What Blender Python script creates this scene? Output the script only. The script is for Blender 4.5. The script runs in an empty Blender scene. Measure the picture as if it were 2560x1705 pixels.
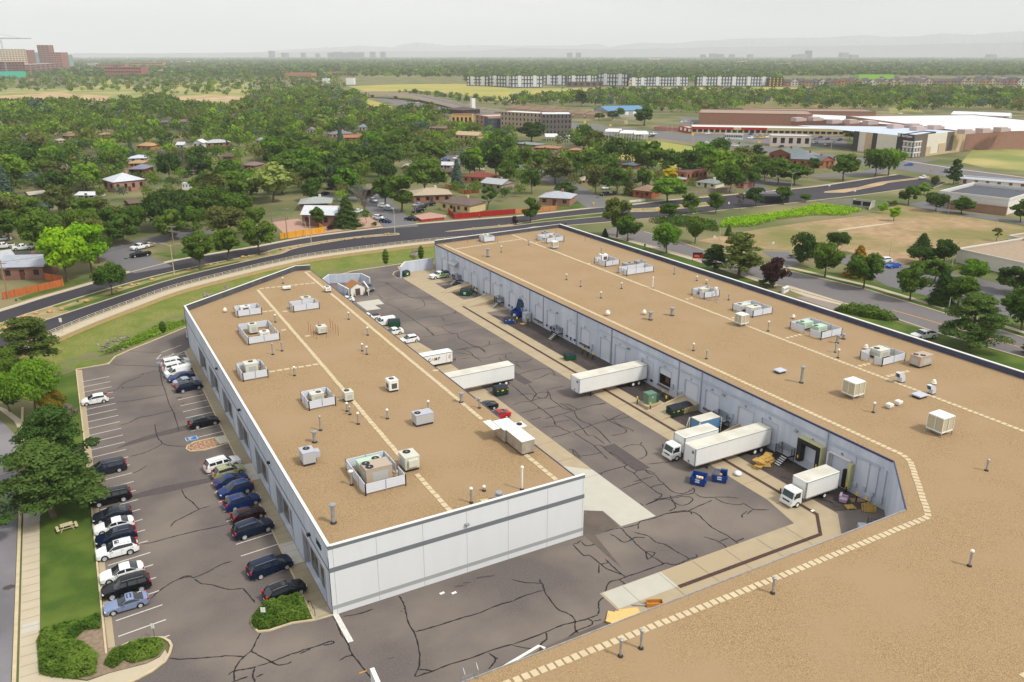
import bpy,bmesh,math,random
import numpy as np
from mathutils import Vector,Matrix
from mathutils.geometry import tessellate_polygon
C=bpy.context.scene
COL=C.collection
FPX,CX,CY,CH=2042.2,1280.0,852.5,56.0
PITCH,HEAD=math.radians(19.32),math.radians(28.883)
cam=bpy.data.cameras.new('camera');cam.sensor_width=36.0
cam.lens=FPX/2560*36.0;cam.clip_start=0.5;cam.clip_end=90000
camo=bpy.data.objects.new('camera',cam);COL.objects.link(camo)
camo.location=(0,0,CH);camo.rotation_euler=(math.pi/2-PITCH,0,-HEAD)
C.camera=camo
SUN_EL,SUN_AZ=math.radians(52),math.radians(150)
w=bpy.data.worlds.new('World');C.world=w;w.use_nodes=True
nt=w.node_tree;nt.nodes.clear()
wo=nt.nodes.new('ShaderNodeOutputWorld');bg=nt.nodes.new('ShaderNodeBackground')
sky=nt.nodes.new('ShaderNodeTexSky');sky.sky_type='NISHITA';sky.sun_disc=False
sky.sun_elevation=SUN_EL;sky.sun_rotation=SUN_AZ
sky.air_density=1.0;sky.dust_density=2.5;sky.ozone_density=1.2
tc=nt.nodes.new('ShaderNodeTexCoord');mp=nt.nodes.new('ShaderNodeMapping')
mp.inputs['Scale'].default_value=(1.0,1.0,7.0)
nz=nt.nodes.new('ShaderNodeTexNoise');nz.inputs['Scale'].default_value=2.1
nz.inputs['Detail'].default_value=6;nz.inputs['Roughness'].default_value=0.55
cr=nt.nodes.new('ShaderNodeValToRGB')
cr.color_ramp.elements[0].position=0.34;cr.color_ramp.elements[0].color=(7.3,7.5,8.0,1)
cr.color_ramp.elements[1].position=0.60;cr.color_ramp.elements[1].color=(10.7,10.6,10.5,1)
mx=nt.nodes.new('ShaderNodeMix');mx.data_type='RGBA';mx.inputs[0].default_value=0.86
L=nt.links.new
L(tc.outputs['Generated'],mp.inputs['Vector']);L(mp.outputs['Vector'],nz.inputs['Vector'])
L(nz.outputs['Fac'],cr.inputs['Fac']);L(sky.outputs['Color'],mx.inputs[6]);L(cr.outputs['Color'],mx.inputs[7])
L(mx.outputs[2],bg.inputs['Color']);bg.inputs['Strength'].default_value=0.095
L(bg.outputs[0],wo.inputs['Surface'])
sl=bpy.data.lights.new('sun','SUN');sl.energy=2.7;sl.angle=math.radians(9);sl.color=(1,0.955,0.88)
slo=bpy.data.objects.new('sun',sl);COL.objects.link(slo);slo.location=(0,0,300)
slo.rotation_euler=Vector((math.sin(SUN_AZ)*math.cos(SUN_EL),math.cos(SUN_AZ)*math.cos(SUN_EL),math.sin(SUN_EL))).to_track_quat('Z','Y').to_euler()
C.view_settings.view_transform='Standard';C.view_settings.look='None'
C.view_settings.exposure=0.24;C.view_settings.gamma=1.0
C.cycles.max_bounces=4;C.cycles.diffuse_bounces=2;C.cycles.glossy_bounces=2
C.cycles.transmission_bounces=2;C.cycles.transparent_max_bounces=6;C.cycles.volume_bounces=2
C.cycles.caustics_reflective=False;C.cycles.caustics_refractive=False
_F=np.array([math.sin(HEAD)*math.cos(PITCH),math.cos(HEAD)*math.cos(PITCH),-math.sin(PITCH)])
_R=np.array([math.cos(HEAD),-math.sin(HEAD),0.0]);_U=np.cross(_R,_F)
TX={0:0,1:640,2:1280,3:1920};TY={0:80,1:460,2:860,3:1279}
def q(t,x,y):return TX[t%10]+x/3.6797,TY[t//10]+y/3.6797
def gp(px,py,z=0.0):
 d=_F*FPX+_R*(px-CX)-_U*(py-CY);s=(z-CH)/d[2]
 return Vector((d[0]*s,d[1]*s,z))
def g(t,x,y,z=0.0):return gp(*q(t,x,y),z)
def gx(t,x,y,X):
 px,py=q(t,x,y);d=_F*FPX+_R*(px-CX)-_U*(py-CY);s=X/d[0]
 return Vector((X,d[1]*s,CH+d[2]*s))
def gy(t,x,y,Y):
 px,py=q(t,x,y);d=_F*FPX+_R*(px-CX)-_U*(py-CY);s=Y/d[1]
 return Vector((d[0]*s,Y,CH+d[2]*s))
def pj(v):
 v=np.array(v[:])-np.array((0,0,CH));k=v@_F
 return CX+FPX*(v@_R)/k,CY-FPX*(v@_U)/k
MATS={}
def mat(name,col,rough=0.85,metal=0.0,var=None,scale=1.0,fac=0.35,spec=0.3,bump=0.0,detail=4,coords='Object',rnd=0.0,col3=None,scale3=0.05,stretch=None,coat=0.0):
 0
 if name in MATS:return MATS[name]
 m=bpy.data.materials.new(name);m.use_nodes=True;n=m.node_tree;N=n.nodes
 b=N['Principled BSDF'];b.inputs['Roughness'].default_value=rough;b.inputs['Metallic'].default_value=metal
 b.inputs['Specular IOR Level'].default_value=spec
 if coat:b.inputs['Coat Weight'].default_value=coat;b.inputs['Coat Roughness'].default_value=0.05
 col=tuple(col)+(1,);out=None
 if var or bump or col3:
  t=N.new('ShaderNodeTexCoord');vec=t.outputs[coords]
  if stretch:
   mpn=N.new('ShaderNodeMapping');mpn.inputs['Scale'].default_value=stretch
   n.links.new(vec,mpn.inputs['Vector']);vec=mpn.outputs['Vector']
 if var:
  x=N.new('ShaderNodeTexNoise');x.inputs['Scale'].default_value=scale;x.inputs['Detail'].default_value=detail;x.inputs['Roughness'].default_value=.78 if detail>8 else.5
  n.links.new(vec,x.inputs['Vector'])
  r=N.new('ShaderNodeValToRGB');r.color_ramp.elements[0].position=0.5-fac/2;r.color_ramp.elements[1].position=0.5+fac/2
  r.color_ramp.elements[0].color=col;r.color_ramp.elements[1].color=tuple(var)+(1,)
  n.links.new(x.outputs['Fac'],r.inputs['Fac']);out=r.outputs['Color']
 if col3:
  x3=N.new('ShaderNodeTexNoise');x3.inputs['Scale'].default_value=scale3;x3.inputs['Detail'].default_value=5
  n.links.new(vec,x3.inputs['Vector'])
  r3=N.new('ShaderNodeValToRGB');r3.color_ramp.elements[0].position=0.42;r3.color_ramp.elements[1].position=0.66
  n.links.new(x3.outputs['Fac'],r3.inputs['Fac'])
  m3=N.new('ShaderNodeMix');m3.data_type='RGBA';n.links.new(r3.outputs['Color'],m3.inputs[0])
  if out:n.links.new(out,m3.inputs[6])
  else:m3.inputs[6].default_value=col
  m3.inputs[7].default_value=tuple(col3)+(1,);out=m3.outputs[2]
 if rnd:
  oi=N.new('ShaderNodeObjectInfo');hs=N.new('ShaderNodeHueSaturation')
  ma=N.new('ShaderNodeMapRange');ma.inputs[3].default_value=1-rnd;ma.inputs[4].default_value=1+rnd
  n.links.new(oi.outputs['Random'],ma.inputs[0]);n.links.new(ma.outputs[0],hs.inputs['Value'])
  mb=N.new('ShaderNodeMapRange');mb.inputs[3].default_value=0.5+rnd*0.10;mb.inputs[4].default_value=0.5-rnd*0.10
  n.links.new(oi.outputs['Random'],mb.inputs[0]);n.links.new(mb.outputs[0],hs.inputs['Hue'])
  if out:n.links.new(out,hs.inputs['Color'])
  else:hs.inputs['Color'].default_value=col
  out=hs.outputs['Color']
 if out:n.links.new(out,b.inputs['Base Color'])
 else:b.inputs['Base Color'].default_value=col
 if bump:
  bn=N.new('ShaderNodeBump');bn.inputs['Strength'].default_value=bump
  xb=N.new('ShaderNodeTexNoise');xb.inputs['Scale'].default_value=scale*1.3;n.links.new(vec,xb.inputs['Vector'])
  n.links.new(xb.outputs['Fac'],bn.inputs['Height']);n.links.new(bn.outputs[0],b.inputs['Normal'])
 MATS[name]=m;return m
def leafmat(name,c1,c2,rnd=0.16,scale=0.55,trans=0.3):
 if name in MATS:return MATS[name]
 m=bpy.data.materials.new(name);m.use_nodes=True;n=m.node_tree;N=n.nodes;N.remove(N['Principled BSDF'])
 t=N.new('ShaderNodeTexCoord');x=N.new('ShaderNodeTexNoise');x.inputs['Scale'].default_value=scale;x.inputs['Detail'].default_value=3
 r=N.new('ShaderNodeValToRGB');r.color_ramp.elements[0].position=0.38;r.color_ramp.elements[1].position=0.62
 r.color_ramp.elements[0].color=tuple(c1)+(1,);r.color_ramp.elements[1].color=tuple(c2)+(1,)
 oi=N.new('ShaderNodeObjectInfo');hs=N.new('ShaderNodeHueSaturation')
 ma=N.new('ShaderNodeMapRange');ma.inputs[3].default_value=1-rnd;ma.inputs[4].default_value=1+rnd
 mb=N.new('ShaderNodeMapRange');mb.inputs[3].default_value=0.515;mb.inputs[4].default_value=0.488
 d=N.new('ShaderNodeBsdfDiffuse');tr=N.new('ShaderNodeBsdfTranslucent');ms=N.new('ShaderNodeMixShader');ms.inputs[0].default_value=trans
 k=n.links.new
 k(t.outputs['Object'],x.inputs['Vector']);k(x.outputs['Fac'],r.inputs['Fac']);k(r.outputs['Color'],hs.inputs['Color'])
 k(oi.outputs['Random'],ma.inputs[0]);k(oi.outputs['Random'],mb.inputs[0]);k(ma.outputs[0],hs.inputs['Value']);k(mb.outputs[0],hs.inputs['Hue'])
 k(hs.outputs['Color'],d.inputs['Color']);k(hs.outputs['Color'],tr.inputs['Color'])
 k(d.outputs[0],ms.inputs[1]);k(tr.outputs[0],ms.inputs[2]);k(ms.outputs[0],N['Material Output'].inputs['Surface'])
 MATS[name]=m;return m
def sr(r,g_,b):return tuple(((v/255+0.055)/1.055)**2.4 if v>10 else v/255/12.92 for v in(r,g_,b))
class MB:
 def __init__(s):s.v=[];s.f=[];s.m=[];s.M=None
 def pt(s,p):
  p=Vector(p);s.v.append(tuple(s.M@p if s.M else p));return len(s.v)-1
 def face(s,pts,mi=0):s.f.append([s.pt(p)for p in pts]);s.m.append(mi)
 def box(s,x0,x1,y0,y1,z0,z1,mi=0):
  i=[s.pt(p)for p in((x0,y0,z0),(x1,y0,z0),(x1,y1,z0),(x0,y1,z0),(x0,y0,z1),(x1,y0,z1),(x1,y1,z1),(x0,y1,z1))]
  for f in((0,3,2,1),(4,5,6,7),(0,1,5,4),(1,2,6,5),(2,3,7,6),(3,0,4,7)):
   s.f.append([i[k]for k in f]);s.m.append(mi)
  return s
 def prism(s,poly,z0,z1,mi=0,top=True,bottom=True):
  n=len(poly);a=[s.pt((p[0],p[1],z0))for p in poly];b=[s.pt((p[0],p[1],z1))for p in poly]
  for k in range(n):s.f.append([a[k],a[(k+1)%n],b[(k+1)%n],b[k]]);s.m.append(mi)
  if top:s.f.append(b);s.m.append(mi)
  if bottom:s.f.append(a[::-1]);s.m.append(mi)
  return s
 def cyl(s,p0,p1,r0,r1=None,n=10,mi=0,caps=True):
  r1=r0 if r1 is None else r1;p0,p1=Vector(p0),Vector(p1);d=(p1-p0)
  if d.length<1e-6:return s
  d.normalize();u=d.orthogonal().normalized();w_=d.cross(u)
  A=[];B=[]
  for k in range(n):
   t=2*math.pi*k/n;o=u*math.cos(t)+w_*math.sin(t)
   A.append(s.pt(p0+o*r0));B.append(s.pt(p1+o*r1))
  for k in range(n):s.f.append([A[k],A[(k+1)%n],B[(k+1)%n],B[k]]);s.m.append(mi)
  if caps:s.f.append(A[::-1]);s.m.append(mi);s.f.append(B);s.m.append(mi)
  return s
 def tube(s,pts,r,n=6,mi=0):
  for a,b in zip(pts,pts[1:]):s.cyl(a,b,r,r,n,mi)
  return s
 def lathe(s,prof,n=12,mi=0,c=(0,0,0)):
  rings=[]
  for r,z in prof:
   rings.append([s.pt((c[0]+r*math.cos(2*math.pi*k/n),c[1]+r*math.sin(2*math.pi*k/n),c[2]+z))for k in range(n)])
  for a,b in zip(rings,rings[1:]):
   for k in range(n):s.f.append([a[k],a[(k+1)%n],b[(k+1)%n],b[k]]);s.m.append(mi)
  s.f.append(rings[0][::-1]);s.m.append(mi);s.f.append(rings[-1]);s.m.append(mi)
  return s
 def build(s,name,m,parent=None,smooth=False,bevel=0.0):
  me=bpy.data.meshes.new(name);me.from_pydata(s.v,[],s.f)
  for k in(m if isinstance(m,(list,tuple))else[m]):me.materials.append(k)
  if any(s.m):me.polygons.foreach_set('material_index',s.m)
  if smooth:me.polygons.foreach_set('use_smooth',[True]*len(me.polygons))
  me.update()
  o=bpy.data.objects.new(name,me);COL.objects.link(o)
  if parent:o.parent=parent
  if bevel:
   b=o.modifiers.new('bevel','BEVEL');b.width=bevel;b.segments=2;b.limit_method='ANGLE'
  return o
def tag(o,label=None,cat=None,group=None,kind=None):
 if label:o['label']=label
 if cat:o['category']=cat
 if group:o['group']=group
 if kind:o['kind']=kind
 return o
def thing(name,label,cat,loc=(0,0,0),rz=0.0,group=None):
 o=bpy.data.objects.new(name,None);COL.objects.link(o);o.empty_display_size=0.3
 o.location=loc;o.rotation_euler=(0,0,rz);return tag(o,label,cat,group)
KIDS={}
def dup(root,loc,rz,label,group=None,paint=None,scale=None):
 def cp(o,par):
  c=o.copy();COL.objects.link(c)
  if par:c.parent=par
  for ch in KIDS.setdefault(o.name,list(o.children)):cp(ch,c)
  return c
 r=cp(root,None);r.location=loc;r.rotation_euler=(0,0,rz);r['label']=label
 if group:r['group']=group
 if scale:r.scale=scale if hasattr(scale,'__len__')else(scale,)*3
 if paint:repaint(r,paint)
 return r
def repaint(r,paint):
 for c in[r]+list(r.children):
  if c.type=='MESH' and c.material_slots and c.material_slots[0].material and c.material_slots[0].material.name.startswith('paint'):
   c.material_slots[0].link='OBJECT';c.material_slots[0].material=paint
def struct(name,mb,m,kind='structure',**k):
 o=mb.build(name,m,**k);o['kind']=kind;return o
LVL=0.008
def sheet(name,m,polys,lvl,kind='structure',z=0.0):
 mb=MB()
 for p in polys:mb.face([(v[0],v[1],z+lvl*LVL)for v in p])
 o=mb.build(name,m)
 bm=bmesh.new();bm.from_mesh(o.data);bmesh.ops.triangulate(bm,faces=bm.faces)
 for f in bm.faces:
  if f.normal.z<0:f.normal_flip()
 bm.to_mesh(o.data);bm.free()
 o['kind']=kind;return o
def ribbon(pts,w):
 0
 pts=[Vector((p[0],p[1],0))for p in pts];Lf=[];Rt=[]
 for i,p in enumerate(pts):
  a=pts[max(i-1,0)];b=pts[min(i+1,len(pts)-1)];d=(b-a)
  d=d.normalized()if d.length>0 else Vector((1,0,0));nrm=Vector((-d.y,d.x,0))
  Lf.append(p+nrm*w/2);Rt.append(p-nrm*w/2)
 return Lf,Rt
def strip(mb,pts,w,z,mi=0):
 A,B=ribbon(pts,w)
 for i in range(len(A)-1):
  mb.face([(B[i].x,B[i].y,z),(B[i+1].x,B[i+1].y,z),(A[i+1].x,A[i+1].y,z),(A[i].x,A[i].y,z)],mi)
def kerb(mb,pts,w=0.16,h=0.14,mi=0,z0=-0.05):
 A,B=ribbon(pts,w)
 for i in range(len(A)-1):
  mb.prism([B[i],B[i+1],A[i+1],A[i]],z0,h,mi)
def smooth_line(pts,n=6):
 0
 P=[Vector((p[0],p[1],0))for p in pts];out=[]
 for i in range(len(P)-1):
  a=P[max(i-1,0)];b=P[i];c=P[i+1];d=P[min(i+2,len(P)-1)]
  for k in range(n):
   t=k/n
   out.append(0.5*((2*b)+(c-a)*t+(2*a-5*b+4*c-d)*t*t+(3*b-a-3*c+d)*t**3))
 out.append(P[-1]);return out
def text_mesh(s,size,name,m,parent,M,depth=0.01,bold=0.0):
 cu=bpy.data.curves.new('txt','FONT');cu.body=s;cu.size=size;cu.extrude=depth;cu.align_x='CENTER';cu.align_y='CENTER';cu.offset=bold
 o=bpy.data.objects.new('txt',cu);COL.objects.link(o)
 dg=bpy.context.evaluated_depsgraph_get();me=bpy.data.meshes.new_from_object(o.evaluated_get(dg))
 bpy.data.objects.remove(o);me.materials.clear();me.materials.append(m)
 t=bpy.data.objects.new(name,me);COL.objects.link(t);t.matrix_local=M
 if parent:t.parent=parent
 return t
def frame_mat(origin,right,up):
 r=Vector(right).normalized();u=Vector(up).normalized();n=r.cross(u)
 return Matrix(((r.x,u.x,n.x,origin[0]),(r.y,u.y,n.y,origin[1]),(r.z,u.z,n.z,origin[2]),(0,0,0,1)))
A_X0,A_X1,A_Y0,A_ROOF,A_TOP=18.2,49.8,72.15,7.2,8.45
B_X0,B_X1=87.4,130.0
M_asph=mat('asphalt_lot',sr(107,99,95),0.95,var=sr(90,83,80),scale=5,fac=0.5,col3=sr(122,112,103),scale3=0.08,bump=0.05)
M_road=mat('asphalt_new',sr(50,48,54),0.9,var=sr(56,54,60),scale=3,fac=0.6,col3=sr(64,61,66),scale3=0.02)
M_street=mat('asphalt_grey',sr(104,102,104),0.92,var=sr(112,110,110),scale=1.2,fac=0.6,col3=sr(106,104,106),scale3=0.03)
M_dark=mat('asphalt_dock',sr(64,57,54),0.95,var=sr(86,77,72),scale=0.9,fac=0.5,col3=sr(60,54,52),scale3=0.12)
M_seal=mat('crack_seal',sr(34,31,32),0.7)
M_patch=mat('asphalt_patch',sr(80,73,72),0.9,var=sr(88,80,78),scale=1.5)
M_conc=mat('concrete',sr(176,161,133),0.9,var=sr(160,145,118),scale=0.6,fac=0.6,col3=sr(170,153,124),scale3=0.09)
M_concw=mat('concrete_new',sr(190,186,172),0.9,var=sr(180,176,164),scale=0.5,fac=0.6)
M_concg=mat('concrete_walk',sr(160,147,118),0.9,var=sr(150,137,112),scale=0.4,fac=0.6,col3=sr(170,160,136),scale3=0.06)
M_side=mat('concrete_pale',sr(188,176,152),0.9,var=sr(178,166,142),scale=0.5,fac=0.6)
M_kerb=mat('kerb',sr(200,184,150),0.9,var=sr(184,168,138),scale=1.0)
M_joint=mat('slab_joint',sr(128,115,94),0.95)
M_paint=mat('line_paint',sr(222,220,214),0.8,var=sr(190,186,178),scale=3,fac=0.5)
M_blue=mat('blue_paint',sr(30,110,180),0.8)
M_yellow=mat('yellow_paint',sr(214,150,50),0.8)
M_lawn=mat('lawn',sr(70,94,26),0.95,var=sr(52,76,18),scale=5,fac=0.6,col3=sr(92,108,38),scale3=0.16,bump=0.2)
M_grassy=mat('dry_grass',sr(134,132,70),0.95,var=sr(96,106,44),scale=2.2,fac=0.5,col3=sr(96,112,40),scale3=0.22,bump=0.2)
M_dirt=mat('dirt',sr(178,148,110),0.95,var=sr(192,166,128),scale=0.7,fac=0.5,col3=sr(150,122,86),scale3=0.05)
M_field=mat('dry_field',sr(176,158,84),0.95,var=sr(156,146,76),scale=0.12,fac=0.6,col3=sr(138,144,66),scale3=0.010)
M_green_field=mat('green_field',sr(128,136,72),0.95,var=sr(108,120,60),scale=0.1,fac=0.6,col3=sr(176,160,104),scale3=0.016)
M_ground=mat('ground',sr(98,104,58),0.95,var=sr(76,88,46),scale=0.12,fac=0.4,col3=sr(132,122,88),scale3=0.03,detail=8)
M_grav=mat('roof_gravel',sr(186,158,118),0.95,var=sr(102,82,56),scale=13,fac=0.5,col3=sr(156,132,100),scale3=0.12,detail=3)
M_paver=mat('roof_paver',sr(204,188,156),0.9,var=sr(188,172,140),scale=0.9,fac=0.6)
M_white=mat('white_wall',sr(218,221,222),0.8,var=sr(211,213,213),scale=0.5,fac=0.9,detail=5,stretch=(2,2,.3))
M_shadew=mat('shade_blue_wall',sr(192,200,214),0.8,var=sr(174,182,196),scale=0.6,fac=0.6,col3=sr(200,206,216),scale3=0.2,stretch=(2,2,.3))  # bluish shade of the walls turned from the sun, put into the colour
M_shadew2=mat('shade_blue_lower',sr(200,206,217),0.8,var=sr(190,196,208),scale=0.5,fac=0.8)  # lighter step of the same blue shade put into the colour
M_stripe=mat('stripe_dark',sr(112,116,120),0.8)
M_stripe2=mat('stripe_light',sr(160,163,164),0.8)
M_greyf=mat('grey_surround',sr(158,160,164),0.8)
M_seam=mat('panel_seam',sr(150,152,154),0.9)
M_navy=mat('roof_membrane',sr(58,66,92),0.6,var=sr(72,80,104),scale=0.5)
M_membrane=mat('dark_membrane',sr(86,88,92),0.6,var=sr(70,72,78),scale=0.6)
M_edge=mat('roof_edge',sr(222,222,218),0.5)
M_edgeb=mat('roof_edge_navy',sr(54,64,96),0.5)
M_glass=mat('dark_glass',(0.012,0.016,0.02),0.08,spec=0.6)
M_black=mat('black_metal',(0.015,0.016,0.02),0.5)
M_rubber=mat('rubber',(0.012,0.012,0.012),0.8)
M_metal=mat('galvanised',sr(176,178,180),0.45,metal=0.5,var=sr(150,152,156),scale=2)
M_whitep=mat('white_enamel',sr(228,228,222),0.5)
M_cream=mat('cream_enamel',sr(204,204,190),0.55,var=sr(194,194,178),scale=1)
M_screen=mat('screen_panel',sr(206,211,219),0.5)
M_wood=mat('pallet_wood',sr(206,172,96),0.85,var=sr(184,146,76),scale=2)
M_rust=mat('rust',sr(92,66,52),0.9,var=sr(76,52,44),scale=3)
M_byel=mat('bollard_yellow',sr(240,196,30),0.5)
WALL=smooth_line([(-40,150),(-24,167.5),g(10,510,1425),g(10,900,1262),g(10,1300,1110),g(10,1700,968),g(10,2355,800),g(11,250,742),g(11,500,690),g(11,1000,620),g(11,1635,545),(118,229),(134,225)],6)
NEAR=[(-40,136),(-12,158),g(20,705,235),g(20,1000,185),g(20,1060,118),g(20,1200,55),g(20,1340,0),g(10,1735,1310),(38,190),g(11,640,872),g(11,900,800),g(11,1310,740),(87,213.5),(110,213),(134,213)]
NEAR=[Vector((p[0],p[1],0))for p in NEAR]
R_=45000.0
outer=[Vector((-R_,-3000,0)),Vector((R_,-3000,0)),Vector((R_,R_,0)),Vector((-R_,R_,0))]
hole=NEAR+[p for p in reversed(WALL)]
tri=tessellate_polygon([outer,hole]);vs=outer+hole
mb=MB();mb.v=[(p.x,p.y,-0.03)for p in vs];mb.f=[t if(vs[t[1]]-vs[t[0]]).cross(vs[t[2]]-vs[t[0]]).z>0 else t[::-1]for t in tri];mb.m=[0]*len(mb.f)
ground=struct('ground',mb,M_ground)
def resamp(P,n):
 P=[Vector((p[0],p[1],0))for p in P];d=[0]
 for a,b in zip(P,P[1:]):d.append(d[-1]+(b-a).length)
 out=[]
 for i in range(n):
  t=d[-1]*i/(n-1);k=max(j for j in range(len(d))if d[j]<=t+1e-9);k=min(k,len(P)-2)
  out.append(P[k].lerp(P[k+1],(t-d[k])/(d[k+1]-d[k])))
 return out
Wr,Nr=resamp(WALL,70),resamp(NEAR,70);rs=random.Random(4)
prof=[(0,-.8),(0.15,-1.15),(0.4,-1.9),(0.55,-2.2),(0.68,-2.15),(0.82,-1.2),(0.93,-0.35),(1.0,-0.03)]
mb=MB();rows=[]
for i in range(70):
 rows.append([mb.pt((Wr[i].lerp(Nr[i],t).x,Wr[i].lerp(Nr[i],t).y,z+(rs.uniform(-.12,.12)if 0<t<1 else 0)))for t,z in prof])
for a,b in zip(rows,rows[1:]):
 for k in range(len(prof)-1):mb.f.append([a[k],a[k+1],b[k+1],b[k]]);mb.m.append(1 if k in(2,3,4)else 0)
M_creek=mat('creek_bank',sr(86,112,34),0.95,var=sr(118,122,60),scale=0.8,fac=0.4,col3=sr(116,104,88),scale3=0.16)
struct('ditch',mb,[M_grassy,M_creek],smooth=True)
M_stone=mat('stone_block',sr(196,170,126),0.9,var=sr(174,146,104),scale=1.6,fac=0.6)
rw=thing('retaining_wall','tan stone block retaining wall along the sidewalk above the grassy ditch','retaining wall',WALL[0])
def loc(o,P):return[(p[0]-o[0],p[1]-o[1])for p in P]
lw=loc(WALL[0],WALL);mb=MB();kerb(mb,lw,0.4,0.02,0,-1.3);mb.build('wall_face',M_stone,rw)
mb=MB();kerb(mb,lw,0.42,0.14,0,0.021);mb.build('coping',M_side,rw)
mb=MB()
for zz in(-1.25,-0.85,-0.45,-0.1):
 A,B=ribbon(lw,0.42)
 for i in range(len(B)-1):mb.face([(B[i].x,B[i].y,zz),(B[i+1].x,B[i+1].y,zz),(B[i+1].x,B[i+1].y,zz+0.04),(B[i].x,B[i].y,zz+0.04)])
mb.build('mortar_joint',mat('mortar',sr(170,140,98),0.95),rw)
def offs(P,d):
 P=[Vector((p[0],p[1],0))for p in P];o=[]
 for i,p in enumerate(P):
  a=P[max(i-1,0)];b=P[min(i+1,len(P)-1)];t=(b-a).normalized();o.append(p+Vector((-t.y,t.x,0))*d)
 return o
side_far=offs(WALL,3.0)
M_rail=mat('rail_cream',sr(226,214,186),0.6)
rail=resamp(offs(WALL,2.9),90);r0=rail[0]
rl=thing('guard_railing','low cream metal railing running between the sidewalk and the black road','railing',r0)
mb=MB()
for z in(0.35,0.65,1.0):mb.tube([(p.x-r0.x,p.y-r0.y,z)for p in rail],0.035,4)
mb.build('rail',M_rail,rl)
for p in rail:mb=MB();mb.box(p.x-r0.x-.03,p.x-r0.x+.03,p.y-r0.y-.03,p.y-r0.y+.03,0,1.05);mb.build('post',M_rail,rl)
far_kerb=smooth_line([(-60,172),(-40,196),g(10,0,1175),g(10,400,1050),g(10,830,925),g(10,1250,800),g(10,1600,712),g(10,1900,657),g(10,2355,582),g(11,500,490),g(11,1200,402),g(11,1500,370),g(11,2000,330),g(11,2355,303),g(12,400,262),g(12,770,222),g(12,1080,196),g(12,1450,152),g(12,1800,122),g(12,2230,82),g(3,430,1425),g(3,800,1372),g(3,1200,1312)],5)
near_kerb=side_far[:-6]+[Vector((p[0],p[1],0))for p in(g(12,200,395),g(12,450,388),g(12,870,352),g(12,1200,322),g(12,1500,292),g(12,1920,242),g(13,0,200),g(13,300,165),g(13,860,103),g(13,1250,48),g(3,1480,1450),g(3,1650,1385))]
sheet('road',M_road,[near_kerb+far_kerb[::-1]],1)
med1f=smooth_line([(-50,168),g(10,0,1285),g(10,400,1150),g(10,1000,965),g(10,1600,805),g(10,2355,650),g(11,200,598),g(11,500,545),g(11,900,490),g(11,1270,456),g(11,1310,462)],5)
med1n=smooth_line([(-44,162),g(10,0,1375),g(10,320,1285),g(10,900,1095),g(10,1640,862),g(10,2355,692),g(11,230,642),g(11,330,602),g(11,500,566),g(11,900,502),g(11,1280,470),g(11,1310,462)],5)
MEDS=[(med1n,med1f)]
m2n=[g(11,1740,440),g(11,2000,420),g(11,2355,388),g(12,290,350),g(12,600,322),g(12,870,296),g(12,900,285)]
m2f=[g(11,1740,440),g(11,2000,408),g(11,2355,374),g(12,290,325),g(12,600,290),g(12,870,262),g(12,900,275)]
m3n=[g(12,1090,258),g(12,1300,255),g(12,1500,232),g(12,1830,200),g(12,1900,185)]
m3f=[g(12,1090,230),g(12,1300,222),g(12,1500,196),g(12,1830,165),g(12,1900,175)]
m4n=[g(3,515,1480),g(3,700,1478),g(3,1050,1408),g(3,1100,1388),g(3,1480,1340)]
m4f=[g(3,520,1470),g(3,830,1432),g(3,950,1400),g(3,1050,1380),g(3,1480,1330)]
sheet('median_strip',mat('median_soil',sr(168,148,112),0.95,var=sr(150,128,94),scale=0.8,col3=sr(112,120,60),scale3=0.2),[n+f[::-1]for n,f in((med1n,med1f),(m2n,m2f),(m3n,m3f))],3)
sheet('median_concrete',M_dirt,[m4n+m4f[::-1]],3)
mg=[]
def between(a,b,t0,t1,i0,i1):
 a2,b2=resamp(a,40),resamp(b,40)
 return[a2[i].lerp(b2[i],t0)for i in range(i0,i1)]+[a2[i].lerp(b2[i],t1)for i in reversed(range(i0,i1))]
sheet('median_grass',M_lawn,[between(med1n,med1f,0.03,0.4,3,12),between(med1n,med1f,0.03,0.42,14,27),between(med1n,med1f,0.8,0.98,3,11),between(med1n,med1f,0.75,0.97,14,27),between(m2n,m2f,0.1,0.9,15,39)],4)
mb=MB()
for n,f in((med1n,med1f),(m2n,m2f),(m3n,m3f),(m4n,m4f)):kerb(mb,n,0.3,0.15);kerb(mb,f,0.3,0.15)
kerb(mb,far_kerb,0.3,0.15);kerb(mb,near_kerb,0.3,0.15)
struct('road_kerb',mb,M_side)
def band(P,w0,w1):return offs(P,w0)+offs(P,w1)[::-1]
fk=far_kerb
sheet('sidewalk',M_side,[band(WALL,0.2,2.95),band(fk[10:],0.2,2.0)[:],band(fk[:11],0.2,2.0)],2)
cl=g(11,1080,240)
SL=[0]
def street(pts,w_,name='street',lvl=2,m=None):
 SL[0]+=1;lvl=2+SL[0]*.6
 A,B=ribbon(smooth_line(pts,5),w_);return sheet(name,m or M_street,[B+A[::-1]],lvl)
street([g(11,1340,400),g(11,1180,240),g(11,1080,120),g(11,1040,40),g(1,900,1530),g(1,640,1500)],12)
street([g(10,1420,790),g(10,1130,660),g(10,1150,600),g(10,1500,500),g(10,1900,430)],11)
street([g(10,1100,640),g(10,700,640),g(10,300,650),g(10,-300,700)],11)
street([g(12,830,215),g(12,640,100),g(12,400,-40),g(2,0,1180),g(1,2000,1235),g(1,1700,1130),g(1,1500,1090),g(1,1300,1050)],12)
street([g(12,2330,90),g(2,2200,1400),g(2,2355,1370),g(3,200,1420)],11)
street([g(3,400,1330),g(3,900,1300),g(3,1150,1230),g(3,1500,1170)],9)
street([g(0,850,1250),g(0,900,1170),g(0,980,1120)],10)
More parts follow.
